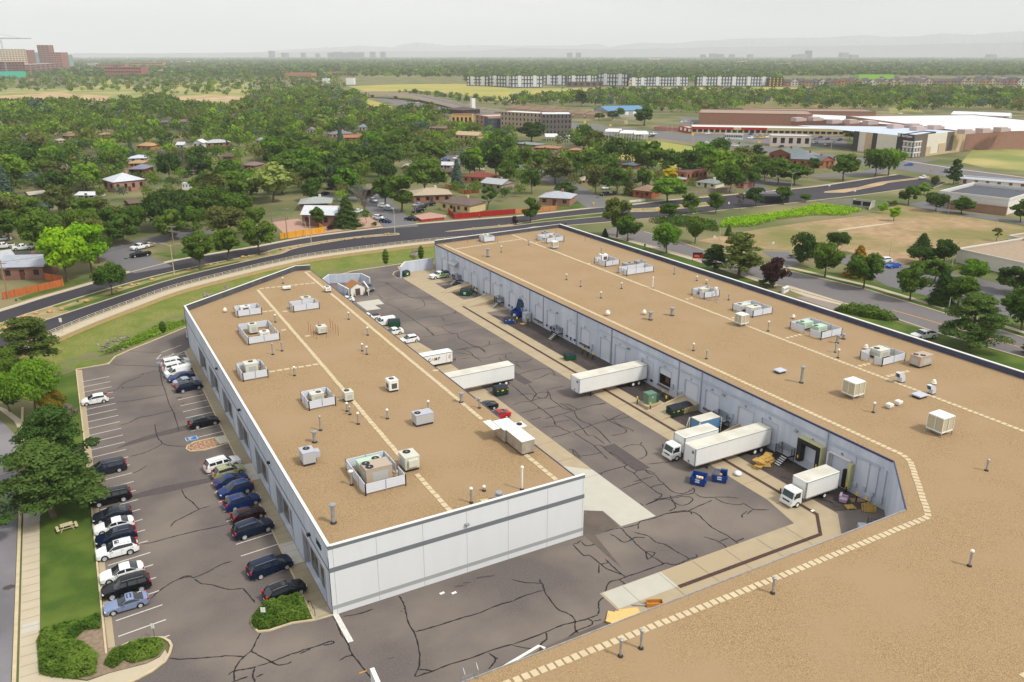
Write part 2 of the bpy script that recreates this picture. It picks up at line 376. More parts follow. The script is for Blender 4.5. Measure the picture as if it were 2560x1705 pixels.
sheet('avenue',M_street,[[g(2,560,880),g(2,1000,930),g(2,1600,1010),g(2,2355,1110),g(3,300,1140),g(3,640,1190),g(3,1160,1260),g(3,1650,1330),g(3,2355,1405),g(3,2700,1450),g(3,2700,1400),g(3,2355,1335),g(3,1700,1230),g(3,1150,1190),g(3,600,1130),g(3,0,1060),g(2,1700,950),g(2,1100,890),g(2,700,850)],[g(2,560,880),g(2,700,850),g(2,300,800),g(1,2000,730),g(1,1700,680),g(1,1400,640),g(1,1000,585),g(1,1050,600),g(1,1300,665),g(1,1600,700),g(1,1900,735)]],1)
struct_rail=MB()
kerb(struct_rail,[g(2,1340,1000),g(2,1800,1060),g(2,2200,1112)],0.6,0.2);kerb(struct_rail,[g(3,1250,1185),g(3,1800,1270),g(3,2400,1345)],1.8,0.15)
struct('avenue_kerb',struct_rail,M_side)
stn=[g(12,820,440),g(12,900,470),g(12,1300,575),g(12,1700,690),g(12,2300,885),g(13,100,935),g(13,820,1135),g(13,1200,1250),g(13,1560,1372),g(13,2355,1600),Vector((154,40,0))]
stf=[g(12,1100,350),g(12,1215,440),g(12,1590,550),g(12,1790,620),g(12,2200,740),g(13,190,800),g(13,870,960),g(13,1540,1165),g(13,2355,1415),Vector((168,40,0))]
sheet('side_street',mat('asphalt_side',sr(116,112,111),0.92,var=sr(108,104,104),scale=1.2,fac=0.6),[stn+stf[::-1]],2)
mb=MB();kerb(mb,stn[1:],0.45,0.13);kerb(mb,stf[1:],0.45,0.13);struct('street_kerb',mb,M_side)
sheet('street_sidewalk',M_side,[band(stn[1:6],-0.2,-2.0),band(stf[4:],2.6,4.4),[g(13,150,960),g(13,330,1030),g(13,800,1150),g(13,930,1160),g(13,600,1060),g(13,200,935)]],3)
sheet('verge_lawn',M_lawn,[[(130.2,205),(140,203)]+[Vector((p.x-2.1,p.y,0))for p in(stn[1],stn[2],stn[3],stn[4])]+[(156.5,150),(130.2,150)],[(130.2,122),(156.5,128),g(13,1560,1372),g(13,2355,1600),(153,40),(130.2,40)],band(stf[5:],0.3,2.6),band(stf[5:],4.4,8)],1)
mb=MB();strip(mb,[g(13,1140,1158),g(13,1550,1275),g(13,1920,1385),g(13,2355,1512)],0.28,0.03);struct('street_centre_line',mb,M_yellow)
sheet('driveway',mat('asphalt_drive',sr(140,128,120),0.9),[[g(13,250,1040),g(13,600,1160),g(13,720,1140),g(13,380,1030)]],2)
LKX=-2.6
isl=[g(30,1030,1290),g(30,1180,1215),g(30,1400,1165),g(30,1500,1165),g(30,1560,1200),g(30,1580,1240),g(30,1560,1310),g(30,1520,1380),g(30,1400,1470),g(30,1270,1540),g(30,900,1700),(-9.5,66)]
lot=[(-2.6,165.2),(-2.75,133),(-3.1,92.8),(-3.2,78.2)]+isl+[(-12,60),(-12,30),(87,30),(87.4,213)]+NEAR[::-1][2:-3]
sheet('parking_lot',M_asph,[lot],1)
sheet('left_street',mat('asphalt_left',sr(108,106,110),0.92,var=sr(100,98,103),scale=1.2,fac=0.6,col3=sr(134,130,132),scale3=0.05),[[g(20,0,700),g(20,100,790),g(20,160,880),(-11.4,130),(-11.36,112),(-11.4,89.6),(-11.5,60),(-40,60),(-40,150)]],1)
sheet('left_sidewalk',M_side,[[(-10.75,112),(-8.9,112),(-9.0,79.5),(-7.6,76),(-5.1,74),g(30,1000,1490),g(30,1350,1400),g(30,1470,1340),g(30,1520,1270),g(30,1545,1320),g(30,1460,1420),g(30,1270,1540),(-9.5,66),(-10.8,60)],[(-10.75,112),(-10.9,128),g(20,200,840),g(20,130,710),g(20,0,610),(-20,156),(-18,158),g(20,60,600),g(20,200,700),(-8.9,128),(-8.9,112)]],3)
sheet('sidewalk_ramp',M_concw,[[g(30,205,1045),g(30,352,1005),g(30,352,1085),g(30,185,1130)],[g(30,220,0),g(30,370,0),g(30,368,90),g(30,215,140)]],4)
mb=MB();kerb(mb,[(-11.25,150),(-11.1,112),(-11.15,89.6),(-11.2,60)],0.35,0.1);struct('left_kerb',mb,M_kerb)
sheet('left_lawn',M_lawn,[[(-8.9,160),(-8.9,84),(-3.0,83.4),(-2.8,133),(-2.7,165),(-12,158.2)]],2)
sheet('mulch_bed',mat('mulch',sr(150,132,112),0.95,var=sr(120,102,84),scale=2.4,fac=0.5),[[(-9.0,84),(-3.0,83.6),(-3.1,78.1),g(30,1180,1225),g(30,1400,1180),g(30,1500,1185),g(30,1520,1260),g(30,1470,1330),g(30,1350,1395),g(30,1000,1485),(-5.1,74.2),(-7.6,76.1),(-8.95,79)]],4)
sheet('lot_gutter',M_conc,[[(-2.5,165),(-1.65,164.5),(-1.95,133),(-2.1,110),(-2.3,93),(-2.4,78),(-3.05,78),(-2.85,110),(-2.7,133)]],2)
mb=MB();kerb(mb,[(-2.6,165.2),(-2.75,133),(-2.9,110),(-3.1,92.8),(-3.25,77.2)],0.2,0.15);kerb(mb,isl,0.25,0.15)
kerb(mb,NEAR[2:-2],0.25,0.15);struct('lot_kerb',mb,M_kerb)
sheet('building_walk',M_concg,[[(16.9,166),(18.15,168),(18.15,72.4),(16.3,72.3),(16.6,96.8),(16.62,125)]],4)
sheet('walk_ramp',M_concw,[[g(20,2190,1120),g(20,2340,1095),(18.15,109.5),(18.15,105.8),(16.6,105.8)],[(16.5,88.2),(18.15,88.2),(18.15,83.2),(16.45,83.2)],[(14.9,122.6),(16.6,122.6),(16.6,119.8),(15.2,119.8)]],6)
mb=MB();kerb(mb,[(16.85,166),(16.55,125),(16.5,96.8),(16.2,72.2),(18.2,72.2)],0.18,0.12)
isl2=[g(20,1990,862),g(20,1790,905),g(20,1725,940),g(20,1715,970),g(20,1750,990),g(20,1880,980),g(20,2115,912)]
hed=[(16.2,72.3),g(31,330,1030),g(31,120,1100),g(31,20,1110),g(30,2370,1105),g(30,2320,1050),g(30,2315,1000),g(30,2340,950),g(31,60,910),g(31,250,830),(16.3,76.4)]
kerb(mb,isl2,0.2,0.15);kerb(mb,hed,0.22,0.15);struct('walk_kerb',mb,M_kerb)
sheet('rock_island',mat('river_rock',sr(188,150,120),0.9,var=sr(120,92,74),scale=3.2,fac=0.25,bump=0.6),[isl2[:6]+[g(20,2010,925)]],5)
sheet('hedge_bed',M_lawn,[hed],3)
sheet('concrete_apron',M_conc,[[(76.1,197),(76.05,67.4),(74.7,61.5),(45,61.6),(45.2,49.4),(77.9,49.4),(77.9,56.9),(81.4,60.4),(81.5,160),(87.3,160),(87.3,172),(81.5,172),(81.5,189),(87.3,189),(87.3,206),(79.5,210.6),(76.4,198.2)],[(49.8,165),(57.8,172),(60.5,142),(60.35,84),(60.2,78.5),(49.8,78.5)]],3)
sheet('concrete_patch',M_concw,[[(49.9,96),(60.35,85.5),(60.44,71.3),(55.1,71.5),(55.2,75.6),(49.9,79)],[g(11,920,1090),g(11,1130,1060),g(11,1180,1105),g(11,1095,1115),g(11,1150,1150),g(11,1020,1165)],[(45.3,61.5),(53.4,61.5),(53.4,58.4),(45.3,58.4)]],5)
sheet('worn_pavement',mat('asphalt_worn',sr(104,94,86),.95,var=sr(84,76,70),scale=.8,fac=.5,col3=sr(110,96,82),scale3=.2),[[(49.9,64),g(32,760,215),g(32,985,140),g(32,900,60),g(32,800,-20),(49.9,76)],[(30,57),(45.1,57.5),(45.1,49.4),(24,49.4)]],4)
sheet('dock_pavement',M_dark,[[(81.6,61),(87.3,59),(87.3,96),(81.6,96)],[(81.6,96),(87.3,96),(87.3,150),(81.6,158)],[(81.6,176),(87.3,176),(87.3,186),(81.6,186)]],4)
mb=MB()
for y in range(66,200,6):
 strip(mb,[(76.15,y),(81.45,y)],0.05,0.045)
 if 80<y<160:strip(mb,[(50,y),(60.3,y)],0.05,0.05)
for x in range(48,76,5):strip(mb,[(x,49.6),(x,61.4)],0.05,0.05)
strip(mb,[(55,80),(55,160)],0.05,0.05)
for y in[72.6+1.5*k for k in range(62)]:strip(mb,[(16.6,y),(18.1,y)],0.04,0.06)
for y in[60+1.6*k for k in range(34)]:strip(mb,[(-10.7,y),(-8.95,y)],0.04,0.045)
struct('slab_joint',mb,M_joint)
mb=MB();strip(mb,[(78.9,167),(78.9,61.6),(75.6,58.1),(53.4,58.3)],0.55,0.055)
struct('drain_channel',mb,mat('trench_grate',sr(88,66,58),0.9,var=sr(62,46,42),scale=5,fac=0.3))
sheet('asphalt_patch',M_patch,[[g(20,1060,965),g(20,1200,895),g(20,1450,815),g(20,1750,735),g(20,1750,785),g(20,1560,830),g(20,1450,855),g(20,1200,930)],[g(20,1200,1390),g(20,1500,1310),g(20,1960,1225),g(20,1960,1265),g(20,1500,1375),g(20,1230,1425)],[g(22,840,945),g(22,940,915),g(22,1270,1140),g(22,1150,1170)],[g(22,0,240),g(22,50,270),g(22,190,355),g(22,120,375),g(22,0,310)]],2)
M_oil=mat('oil_stain',sr(74,66,62),0.7)
def blob(c,rx,ry,a,sd):
 r=random.Random(sd);return[(c[0]+(rx*math.cos(t)*math.cos(a)-ry*math.sin(t)*math.sin(a))*r.uniform(.75,1.15),c[1]+(rx*math.cos(t)*math.sin(a)+ry*math.sin(t)*math.cos(a))*r.uniform(.75,1.15))for t in[k*math.pi/8 for k in range(16)]]
sheet('oil_stain',M_oil,[blob(g(20,1650,495),.6,.3,.1,1),blob(g(20,1835,457),.5,.3,.1,2),blob(g(20,1860,510),.35,.2,.1,3),blob(g(20,1890,565),.4,.2,.1,4),blob(g(20,1680,548),.3,.15,.1,5),blob(g(20,2095,962),.45,.2,.1,6),blob(g(31,2110,600),1.2,.14,-.28,7),blob(g(31,1940,655),.6,.12,-.3,8),blob(g(31,1880,685),.8,.12,-.3,9),blob(g(31,1340,918),.14,.08,0,10),blob(g(31,1245,1350),.35,.06,0,11),blob(g(30,80,697),.75,.45,0,12)],3)
mb=MB()
def ln(a,b,w_=0.15):strip(mb,[a,b],w_,0.03)
for k in range(-1,29):
 y=79.75+2.8*k
 if k in(0,1):pass
 if y<164:ln((-2.0,y-0.28),(2.6,y+0.2))
for yy in[76.85,82.6,85.4,88.2,91.0,93.9,96.9,99.5,102.3,105.2,108.0,110.8,113.4]:
 if yy>80:ln((11.9,yy-0.25),(16.3,yy+0.15))
for yy in[124,126.9,129.7,132.5,135.3,138.1,141,143.8,146.6,149.4,152.2]:ln((12.1,yy-0.25),(16.5,yy+0.15))
P_=[g(20,1440,140),g(20,1480,95),g(20,1670,10)]
ln(g(20,1440,140),g(20,1710,90));ln(g(20,1440,140),g(20,1482,97));ln(g(20,1482,80),g(20,1670,10));ln(g(20,1500,125),g(20,1700,68));ln(g(20,1540,128),g(20,1600,85));ln(g(20,1600,118),g(20,1690,68))
struct('parking_line',mb,M_paint)
sheet('crosswalk_bar',M_paint,[[g(31,705,945),g(31,755,935),g(31,898,1192),g(31,848,1208)]],3)
mb=MB();strip(mb,[g(31,948,1490),g(31,1018,1465)],0.12,0.03);struct('yellow_mark',mb,M_yellow)
def bay(c,s,a,nm):
 t=thing(nm,None,None,(c[0],c[1],0.0),a);t['kind']='structure'
 m=MB();m.face([(-s,-s*.8,.032),(s,-s*.8,.032),(s,s*.8,.032),(-s,s*.8,.032)]);m.build('white_border',M_paint,t)
 m=MB();m.face([(-s*.9,-s*.7,.04),(s*.9,-s*.7,.04),(s*.9,s*.7,.04),(-s*.9,s*.7,.04)]);m.build('blue_square',M_blue,t)
 m=MB();strip(m,[(.02+s*.36*math.cos(u),-s*.05+s*.36*math.sin(u))for u in[math.radians(d)for d in range(40,300,20)]],s*.1,.048)
 strip(m,[(0,s*.55),(0,s*.1),(-s*.32,s*.08),(-s*.42,-s*.3)],s*.1,.048);strip(m,[(.0,s*.3),(-s*.25,s*.3)],s*.08,.049);m.build('wheelchair_symbol',M_paint,t)
bay(g(20,1762,870),.85,.05,'disabled_bay_marking');bay(g(20,1475,170),.6,.05,'disabled_bay_marking')
CR={20:['1030,180 1110,195 1300,200 1470,212','1460,200 1475,270 1490,350 1530,460 1560,560 1600,640 1650,800','1220,300 1280,285 1320,275 1280,305 1150,355 1100,395 1065,425 980,440','1320,275 1400,258 1480,245','1065,425 1040,435','1110,395 1135,400 1120,410','1140,405 1340,385 1510,380','1080,535 1250,515 1540,462','1080,755 1200,720 1270,680 1400,655 1610,605','1425,735 1440,830 1455,870 1490,915 1420,960 1330,1000 1200,1035','1490,912 1560,935 1710,942','1670,1335 1700,1400 1780,1465 1832,1522','1740,1568 1832,1522 1935,1490','1225,1190 1290,1160 1352,1120','1180,65 1350,76 1490,74'],30:['1570,145 1600,100 1690,50 1800,-5','1285,300 1400,285 1600,230 1800,180 2000,140 2100,115','1385,805 1460,735 1560,665 1650,620 1740,600 1790,605 1900,560 2030,490 2130,460','1650,620 1700,595 1760,592','1790,620 1850,660 1950,675 2050,705 2130,718 2230,705','2230,700 2290,770 2345,835','1560,1350 1700,1357 1950,1340 2100,1328 2240,1338','2360,1180 2310,1280 2230,1350 2160,1450 2155,1560','2310,1285 2360,1310','2100,1505 2150,1470 2260,1450 2360,1430','2130,1568 2280,1520','2345,1440 2325,1500 2345,1568'],31:['0,1190 40,1120','0,1425 150,1380 300,1320 400,1290 450,1270 600,1225 680,1195 720,1200 690,1220 620,1230','400,1310 500,1265','0,1308 130,1380 210,1412 290,1400 325,1380','0,1522 65,1498','700,955 740,1010 760,1070 790,1140 840,1205 880,1305 950,1395 1065,1540','765,1372 830,1335 890,1320','1315,775 1355,840 1375,910 1400,1010 1455,1120 1490,1220 1505,1320 1500,1410 1460,1520','1455,1110 1600,1070 1720,1035 1800,1010 1900,975 2050,935 2200,870 2355,825','1460,1522 1620,1470 1800,1400 2000,1340 2200,1265 2355,1222','1490,1455 1550,1455 1620,1470','2140,1300 2200,1350 2190,1390 2140,1448','2200,1350 2225,1352','800,965 950,940 1080,895'],32:['0,625 130,655 270,662 290,700 320,770 420,895 500,930 560,970 580,1010 580,1080 640,1150','250,620 270,662','0,828 130,770 290,725','0,1225 300,1115 450,1050 580,1015 700,985 790,950','0,1228 180,1262 300,1190 320,1150 310,1115','280,1262 400,1210 500,1170 600,1095 720,1050 740,1010 690,985','740,1012 820,995','790,950 800,900 800,830 860,770 865,710 900,650 990,625 1050,600 1200,550 1400,480 1430,475 1470,490 1540,480 1600,450 1620,432 1500,360 1400,300 1330,285 1250,225 1120,190','560,300 660,405 710,400 810,480 880,530 1000,575 1040,600','855,435 920,500 1015,580','810,485 880,470','800,480 797,570','1620,432 1700,420 1690,395','560,300 600,290 640,265','640,280 690,315 820,285','760,215 850,185 970,155 1010,160 1060,215 1110,260 1160,315 1230,370 1300,420 1400,480','1010,155 1160,115 1180,90 1280,70 1360,40 1420,20 1540,5 1620,0 1700,20 1760,75 1830,140 1900,180 1980,220 2060,280 2085,300','900,210 950,230 1020,280 1090,265 1130,240 1220,240','1230,370 1315,380 1250,440 1230,370','1760,230 1900,275 1980,335','1905,275 2000,245','2060,275 2135,245','1160,115 1160,160','985,620 1080,710 1190,795','700,0 740,60 770,120 780,170 850,185','760,0 830,30 900,90 930,130 900,170','2115,60 2120,30 2160,0'],22:['0,165 130,160 190,135','20,270 70,280 90,270 200,240 300,225 350,230','40,165 45,190 90,225','180,325 260,310 350,270 390,290','350,230 380,260 400,290 470,300','0,380 60,430 150,510 230,570 300,620 370,680 405,750','0,565 90,535 180,525 200,490 220,460 150,370','180,525 260,500 340,500','210,485 240,450 320,445 325,480 280,500 220,485','60,470 180,460 210,485','320,425 345,460 360,510 430,560 470,590 570,615','320,425 420,400 480,390','240,595 300,600 440,570','70,640 230,600 240,575','300,690 400,660 480,640 570,615 700,575 870,540','570,615 600,680 660,720 720,740 800,800 850,850 910,915','150,705 270,675','280,770 400,755 480,790 530,815 450,840 365,860','530,815 650,780 780,730 890,700 1000,650 1040,640','650,780 700,840 760,850 850,920','470,650 560,700 650,780','400,740 400,720 540,700','430,540 560,610','870,540 800,560','830,655 890,700 920,720 1000,760 1050,790 1030,820 910,845','890,700 1000,685 1085,670','930,705 1000,750 1080,780 1120,805','560,810 650,870 750,935 820,1000 880,1060','750,935 820,935 880,985 1000,1080 1060,1115','560,970 620,1030 640,1030 720,1020 820,1000','520,975 555,970 570,1010 640,1055','820,1200 830,1185 900,1160 1000,1135 1060,1115','800,1185 830,1200','1035,1125 1050,1150 1120,1190 1180,1250 1260,1310 1340,1370 1380,1390 1320,1440 1230,1480','880,985 960,1030 1060,1110 1150,1165 1220,1160 1320,1190','1150,1165 1120,1195','1220,1155 1260,1190 1320,1210 1360,1260 1400,1290 1330,1300 1280,1320','1180,1250 1300,1220','1115,1270 1190,1250','1400,1290 1450,1340 1510,1370 1580,1375 1640,1350 1670,1325','1670,1320 1670,1370 1540,1395 1400,1420 1300,1430','1450,1390 1480,1440 1530,1480 1600,1480 1660,1440 1640,1410 1560,1405 1470,1420','1680,1370 1720,1400 1780,1412 1860,1410 2000,1410 2085,1420','1860,1410 1950,1460 2080,1480 2130,1465','2130,1465 2200,1510 2250,1525 2360,1525','1000,1335 1100,1300 1200,1270','1600,1545 1700,1500 1790,1460 1840,1440','1400,1568 1560,1535 1640,1545 1650,1568','2225,1518 2160,1568','1010,960 1080,930 1180,930 1220,960 1240,1010 1210,1045 1170,1060','1180,930 1195,905','1240,1105 1400,1090 1530,1075','1210,1490 1180,1465','430,550 520,560 600,600','1230,1480 1350,1435 1450,1430 1500,1480 1500,1510 1440,1540'],11:['1090,890 1210,910 1240,920 1330,915','1100,950 1180,930 1215,908','1180,1075 1300,1050 1420,1040','1180,900 1290,970 1360,1010 1420,1040 1460,1050 1520,1060 1550,1100 1540,1130 1450,1160','1360,1010 1400,1020','1420,1045 1530,1045 1640,1035','1110,1015 1170,1060','1190,1095 1290,1140 1380,1200 1450,1250 1540,1310 1600,1350 1640,1395','1290,1140 1390,1130','1450,1255 1560,1225 1690,1215 1800,1195 1840,1170','1840,1170 1830,1190 1860,1185','1690,1215 1720,1235 1725,1258','1340,1265 1450,1255','1560,1320 1620,1305 1700,1310 1770,1300 1830,1285 1960,1265','1560,1320 1590,1360 1640,1395','1640,1395 1520,1410','1700,1310 1780,1365 1850,1375 1970,1345 2100,1335','1560,1100 1730,1105','1850,1375 1870,1420 1930,1450 1990,1490 2050,1500','1990,1495 2080,1500 2170,1475 2300,1460','2050,1500 2110,1550','2130,1440 2150,1455 2140,1480','1640,1395 1740,1385 1850,1375','1700,1280 1770,1300','1820,1535 1960,1500'],21:['1820,60 1950,40 2000,30 2080,40 2110,80','1840,75 1960,100 2000,110 2080,165','1890,40 1980,85 1995,115','2000,125 2120,130 2200,100 2280,95 2355,80','1870,140 2000,125','2230,125 2280,175','2300,100 2300,130 2355,165','1960,0 2060,30']}
mb=MB();rc=random.Random(7)
for t,lines in CR.items():
 for l_ in lines:
  P=[g(t,*map(float,s.split(',')))for s in l_.split()]
  S=smooth_line(P,5)if len(P)>1 else P
  S=[p+Vector((rc.uniform(-.04,.04),rc.uniform(-.04,.04),0))for p in S]
  big=t in(30,31,32)
  A,B=ribbon(S,1.0);ww=[rc.uniform(.6,1.3)*(0.16 if big else 0.155)*(min(1,(i+.4)/2)*min(1,(len(S)-i)/2))for i in range(len(S))]
  for i in range(len(S)-1):
   a0,b0=S[i].lerp(A[i],ww[i]),S[i].lerp(B[i],ww[i]);a1,b1=S[i+1].lerp(A[i+1],ww[i+1]),S[i+1].lerp(B[i+1],ww[i+1])
   z=0.022;mb.face([(b0.x,b0.y,z),(b1.x,b1.y,z),(a1.x,a1.y,z),(a0.x,a0.y,z)])
for k in range(46):
 y=rc.uniform(62,157);x=rc.uniform(82,86.5);P=[Vector((x,y,0))]
 for _ in range(4):P.append(P[-1]+Vector((rc.uniform(-.9,.9),rc.uniform(-1.6,1.6),0)))
 P=[Vector((min(max(p.x,81.7),87.2),p.y,0))for p in P]
 A,B=ribbon(smooth_line(P,3),0.1)
 for i in range(len(A)-1):mb.face([(B[i].x,B[i].y,.045),(B[i+1].x,B[i+1].y,.045),(A[i+1].x,A[i+1].y,.045),(A[i].x,A[i].y,.045)])
struct('crack_seal',mb,M_seal)
LM={}
USED={}
def landmark(zone,p,phrase):LM.setdefault(zone,[]).append((Vector((p[0],p[1],0)),phrase))
def where(base,p,zone,maxw=16):
 0
 p=Vector((p[0],p[1],0));L_=sorted(LM.get(zone,[]),key=lambda a:(a[0]-p).length)[:7]
 def rel(l):
  d=p-l[0];c=Vector((math.sin(HEAD),math.cos(HEAD),0));f=d.dot(c);s=d.cross(c).z
  if d.length<0.5:return 'at'
  if abs(f)>abs(s)*1.2:return 'behind' if f>0 else 'in front of'
  return 'beside' if s<0 else 'alongside'
 cands=[f'{base} {rel(l)} the {l[1]}' for l in L_]
 for i in range(min(5,len(L_))):
  for j in range(i+1,len(L_)):cands.append(f'{base} between the {L_[i][1]} and the {L_[j][1]}')
 for i in range(min(4,len(L_))):
  for j in range(len(L_)):
   if i!=j:cands.append(f'{base} {rel(L_[i])} the {L_[i][1]}, near the {L_[j][1]}')
 for c in cands:
  if c not in USED and len(c.split())<=maxw:USED[c]=1;return c
 for w_ in('slightly farther','slightly nearer','outermost','innermost','hindmost','foremost'):
  for c in cands:
   c2=w_+' '+c
   if c2 not in USED and len(c2.split())<=maxw:USED[c2]=1;return c2
 return cands[0]if cands else base
def wall_holes(mb,axis,c,a0,a1,z0,z1,holes,depth,outward,mi=0,t=0.3):
 0
 def P(a,z,d=0):
  return(c-outward*d,a,z)if axis=='x' else(a,c-outward*d,z)
 def quad(p):mb.face(p if(Vector(p[1])-Vector(p[0])).cross(Vector(p[2])-Vector(p[0])).dot(Vector((outward,0,0)if axis=='x' else(0,outward,0)))>=0 else p[::-1],mi)
 cur=a0
 for a,b,lo,hi in sorted(holes):
  quad([P(cur,z0),P(a,z0),P(a,z1),P(cur,z1)])
  if lo>z0:quad([P(a,z0),P(b,z0),P(b,lo),P(a,lo)])
  quad([P(a,hi),P(b,hi),P(b,z1),P(a,z1)])
  for q4 in([P(a,lo),P(a,lo,depth),P(a,hi,depth),P(a,hi)],[P(b,lo),P(b,hi),P(b,hi,depth),P(b,lo,depth)],[P(a,hi),P(a,hi,depth),P(b,hi,depth),P(b,hi)],[P(a,lo),P(b,lo),P(b,lo,depth),P(a,lo,depth)]):mb.face(q4,mi)
  cur=b
 quad([P(cur,z0),P(a1,z0),P(a1,z1),P(cur,z1)])
oa=(34,120,0);TA=Matrix.Translation((-34,-120,0))
bA=thing('office_warehouse','white flat-roofed warehouse with grey stripes and gravel roof beside the parked cars','warehouse',oa)
def PB(root,off):
 m=MB();m.M=Matrix.Translation((-off[0],-off[1],0));return m
farL=gp(737.3,664.3,A_TOP);farR=(A_X1,190.5)
y_fl=169.2
BAYS=[(147.4,155),(135.6,143.6),(123.6,131.4),(111.4,119.6),(99.8,107.4),(87.6,95.4),(74.2,83.0)]
m=PB(bA,oa);wall_holes(m,'x',A_X0,A_Y0+0.3,y_fl,0,A_TOP-0.05,[(a,b,0.12,4.35)for a,b in BAYS],0.55,-1);m.box(A_X0+.02,A_X0+0.3,A_Y0+.3,y_fl,7.0,A_TOP-.05);m.build('wall',M_shadew,bA)
m=PB(bA,oa);wall_holes(m,'y',A_Y0,A_X0,A_X1,-0.3,A_TOP-0.05,[],0.3,-1);m.box(A_X0,A_X1,A_Y0+.02,A_Y0+.3,7.0,A_TOP-.05);m.face([(A_X1,A_Y0,-.3),(A_X1,A_Y0+.3,-.3),(A_X1,A_Y0+.3,A_TOP-.05),(A_X1,A_Y0,A_TOP-.05)]);m.build('wall',M_white,bA)
m=PB(bA,oa);m.face([(A_X1-.01,A_Y0+.3,0),(A_X1-.01,190.5,0),(A_X1-.01,190.5,7.15),(A_X1-.01,A_Y0+.3,7.15)]);m.build('wall',M_shadew,bA)
fl=Vector((farL.x,farL.y,0))
m=PB(bA,oa)
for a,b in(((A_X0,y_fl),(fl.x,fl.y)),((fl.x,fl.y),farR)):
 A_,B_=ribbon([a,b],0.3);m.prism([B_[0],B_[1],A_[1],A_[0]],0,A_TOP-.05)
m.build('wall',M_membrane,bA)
m=PB(bA,oa);m.face([(A_X0+.28,A_Y0+.28,A_ROOF),(A_X1,A_Y0+.28,A_ROOF),(A_X1,190.4,A_ROOF),(fl.x,fl.y-.1,A_ROOF),(A_X0+.28,y_fl,A_ROOF)]);m.build('roof',M_grav,bA)
m=PB(bA,oa)
for a,b in(((A_X0,A_Y0-.03),(A_X0,y_fl)),((A_X0,y_fl),(fl.x,fl.y)),((fl.x,fl.y),farR)):
 kerb(m,[(a[0]+(.15 if a[0]<18.5 and b[0]<18.5 else 0),a[1]),(b[0]+(.15 if a[0]<18.5 and b[0]<18.5 else 0),b[1])],0.36,A_TOP,0,A_TOP-.06)
m.box(A_X0-.03,A_X1+.05,A_Y0-.03,A_Y0+.33,A_TOP-.06,A_TOP+.003)
m.build('parapet_cap',M_edge,bA)
m=PB(bA,oa);m.box(A_X1-.1,A_X1+.06,A_Y0+.34,190.5,7.05,7.26);m.build('roof_edge',M_edgeb,bA)
m=PB(bA,oa);m.box(A_X0-.02,A_X1+.02,A_Y0-.02,A_Y0+.0,A_TOP-.46,A_TOP-.07);m.box(A_X0-.02,A_X1+.02,A_Y0-.02,A_Y0,5.25,5.8)
m.box(A_X0-.02,A_X0,A_Y0,y_fl,A_TOP-.25,A_TOP-.07);m.box(A_X0-.02,A_X0,A_Y0,y_fl,5.3,5.55);m.build('dark_band',M_stripe,bA)
m=PB(bA,oa);m.box(A_X0-.02,A_X1+.02,A_Y0-.02,A_Y0,0.68,1.16);m.build('light_band',M_stripe2,bA)
for x in(18.7,23.4,28.7,34.0,39.3,44.6,49.6):m=PB(bA,oa);m.box(x-.018,x+.018,A_Y0-.006,A_Y0,0,7.98);m.build('panel_seam',M_seam,bA)
M_signb=mat('sign_white',sr(226,228,230),0.6)
M_mull=mat('mullion',sr(150,128,84),0.5)
for k,(a,b)in enumerate(BAYS):
 m=PB(bA,oa);m.box(A_X0+.535,A_X0+.6,a,b,.1,4.36);fr=m.build('storefront',M_greyf,bA)
 w_=b-a
 for j,(u0,u1)in enumerate(((.12,.42),(.56,.86))):
  m=PB(bA,oa);y0,y1=a+w_*u0,a+w_*u1;m.box(A_X0+.50,A_X0+.533,y0,y1,.15,3.5);wn=m.build('window',M_glass,fr)
  m=PB(bA,oa)
  for i in range(1,4):yy=y0+(y1-y0)*i/4;m.box(A_X0+.475,A_X0+.498,yy-.03,yy+.03,.15,3.5)
  m.build('mullion',M_mull,wn)
 if k in(1,2,4,6,0):
  m=PB(bA,oa);m.box(A_X0+.40,A_X0+.472,a+w_*.58,a+w_*.9,3.35,4.15);m.build('sign_panel',M_signb,fr)
 m=PB(bA,oa)
 for y in(a,b):m.box(A_X0-.04,A_X0+.3,y-.18,y+.18,0,4.55)
 m.box(A_X0-.04,A_X0+.3,a+.18,b-.18,4.352,4.55);m.build('surround',M_greyf,bA)
for t,x,y in((20,1995,225),(20,2205,605),(21,120,1090),(31,490,210)):
 p=gx(t,x,y,A_X0-.1);m=PB(bA,oa);m.box(A_X0-.4,A_X0-.001,p.y-.22,p.y+.22,p.z-.15,p.z+.15);m.build('wall_lamp',M_black,bA,bevel=.05)
p=gy(31,1940,118,A_Y0-.1);m=PB(bA,oa);m.box(p.x-.25,p.x+.25,A_Y0-.3,A_Y0-.001,p.z-.13,p.z+.13);m.build('wall_lamp',M_metal,bA,bevel=.05)
text_mesh('1686',0.95,'address_number',M_black,bA,frame_mat((A_X0-.05-oa[0],75.6-oa[1],6.75),(0,-1,0),(0,0,1)),0.03,0.02)
def pavers(m,pts,across,along,gap,z=7.2):
 0
 P=[Vector((p[0],p[1],0))for p in pts];r=random.Random(int(P[0].x*9));M_=m.M;par=m.par;m=MB();m.M=M_
 for a,b in zip(P,P[1:]):
  n=max(1,int((b-a).length/(along+gap)));d=(b-a)/n;u=d.normalized();v=Vector((-u.y,u.x,0))
  for i in range(n):
   c=a+d*(i+.5)+v*r.uniform(-.03,.03);h=z+.055+r.uniform(0,.01);k=r.uniform(-.02,.02)
   m.prism([c-u*along/2-v*(across/2+k),c+u*along/2-v*across/2,c+u*along/2+v*(across/2+k),c-u*along/2+v*across/2],z,h)
 m.build('roof_paving',M_paver,par)
Z=7.2
m=PB(bA,oa);m.par=bA
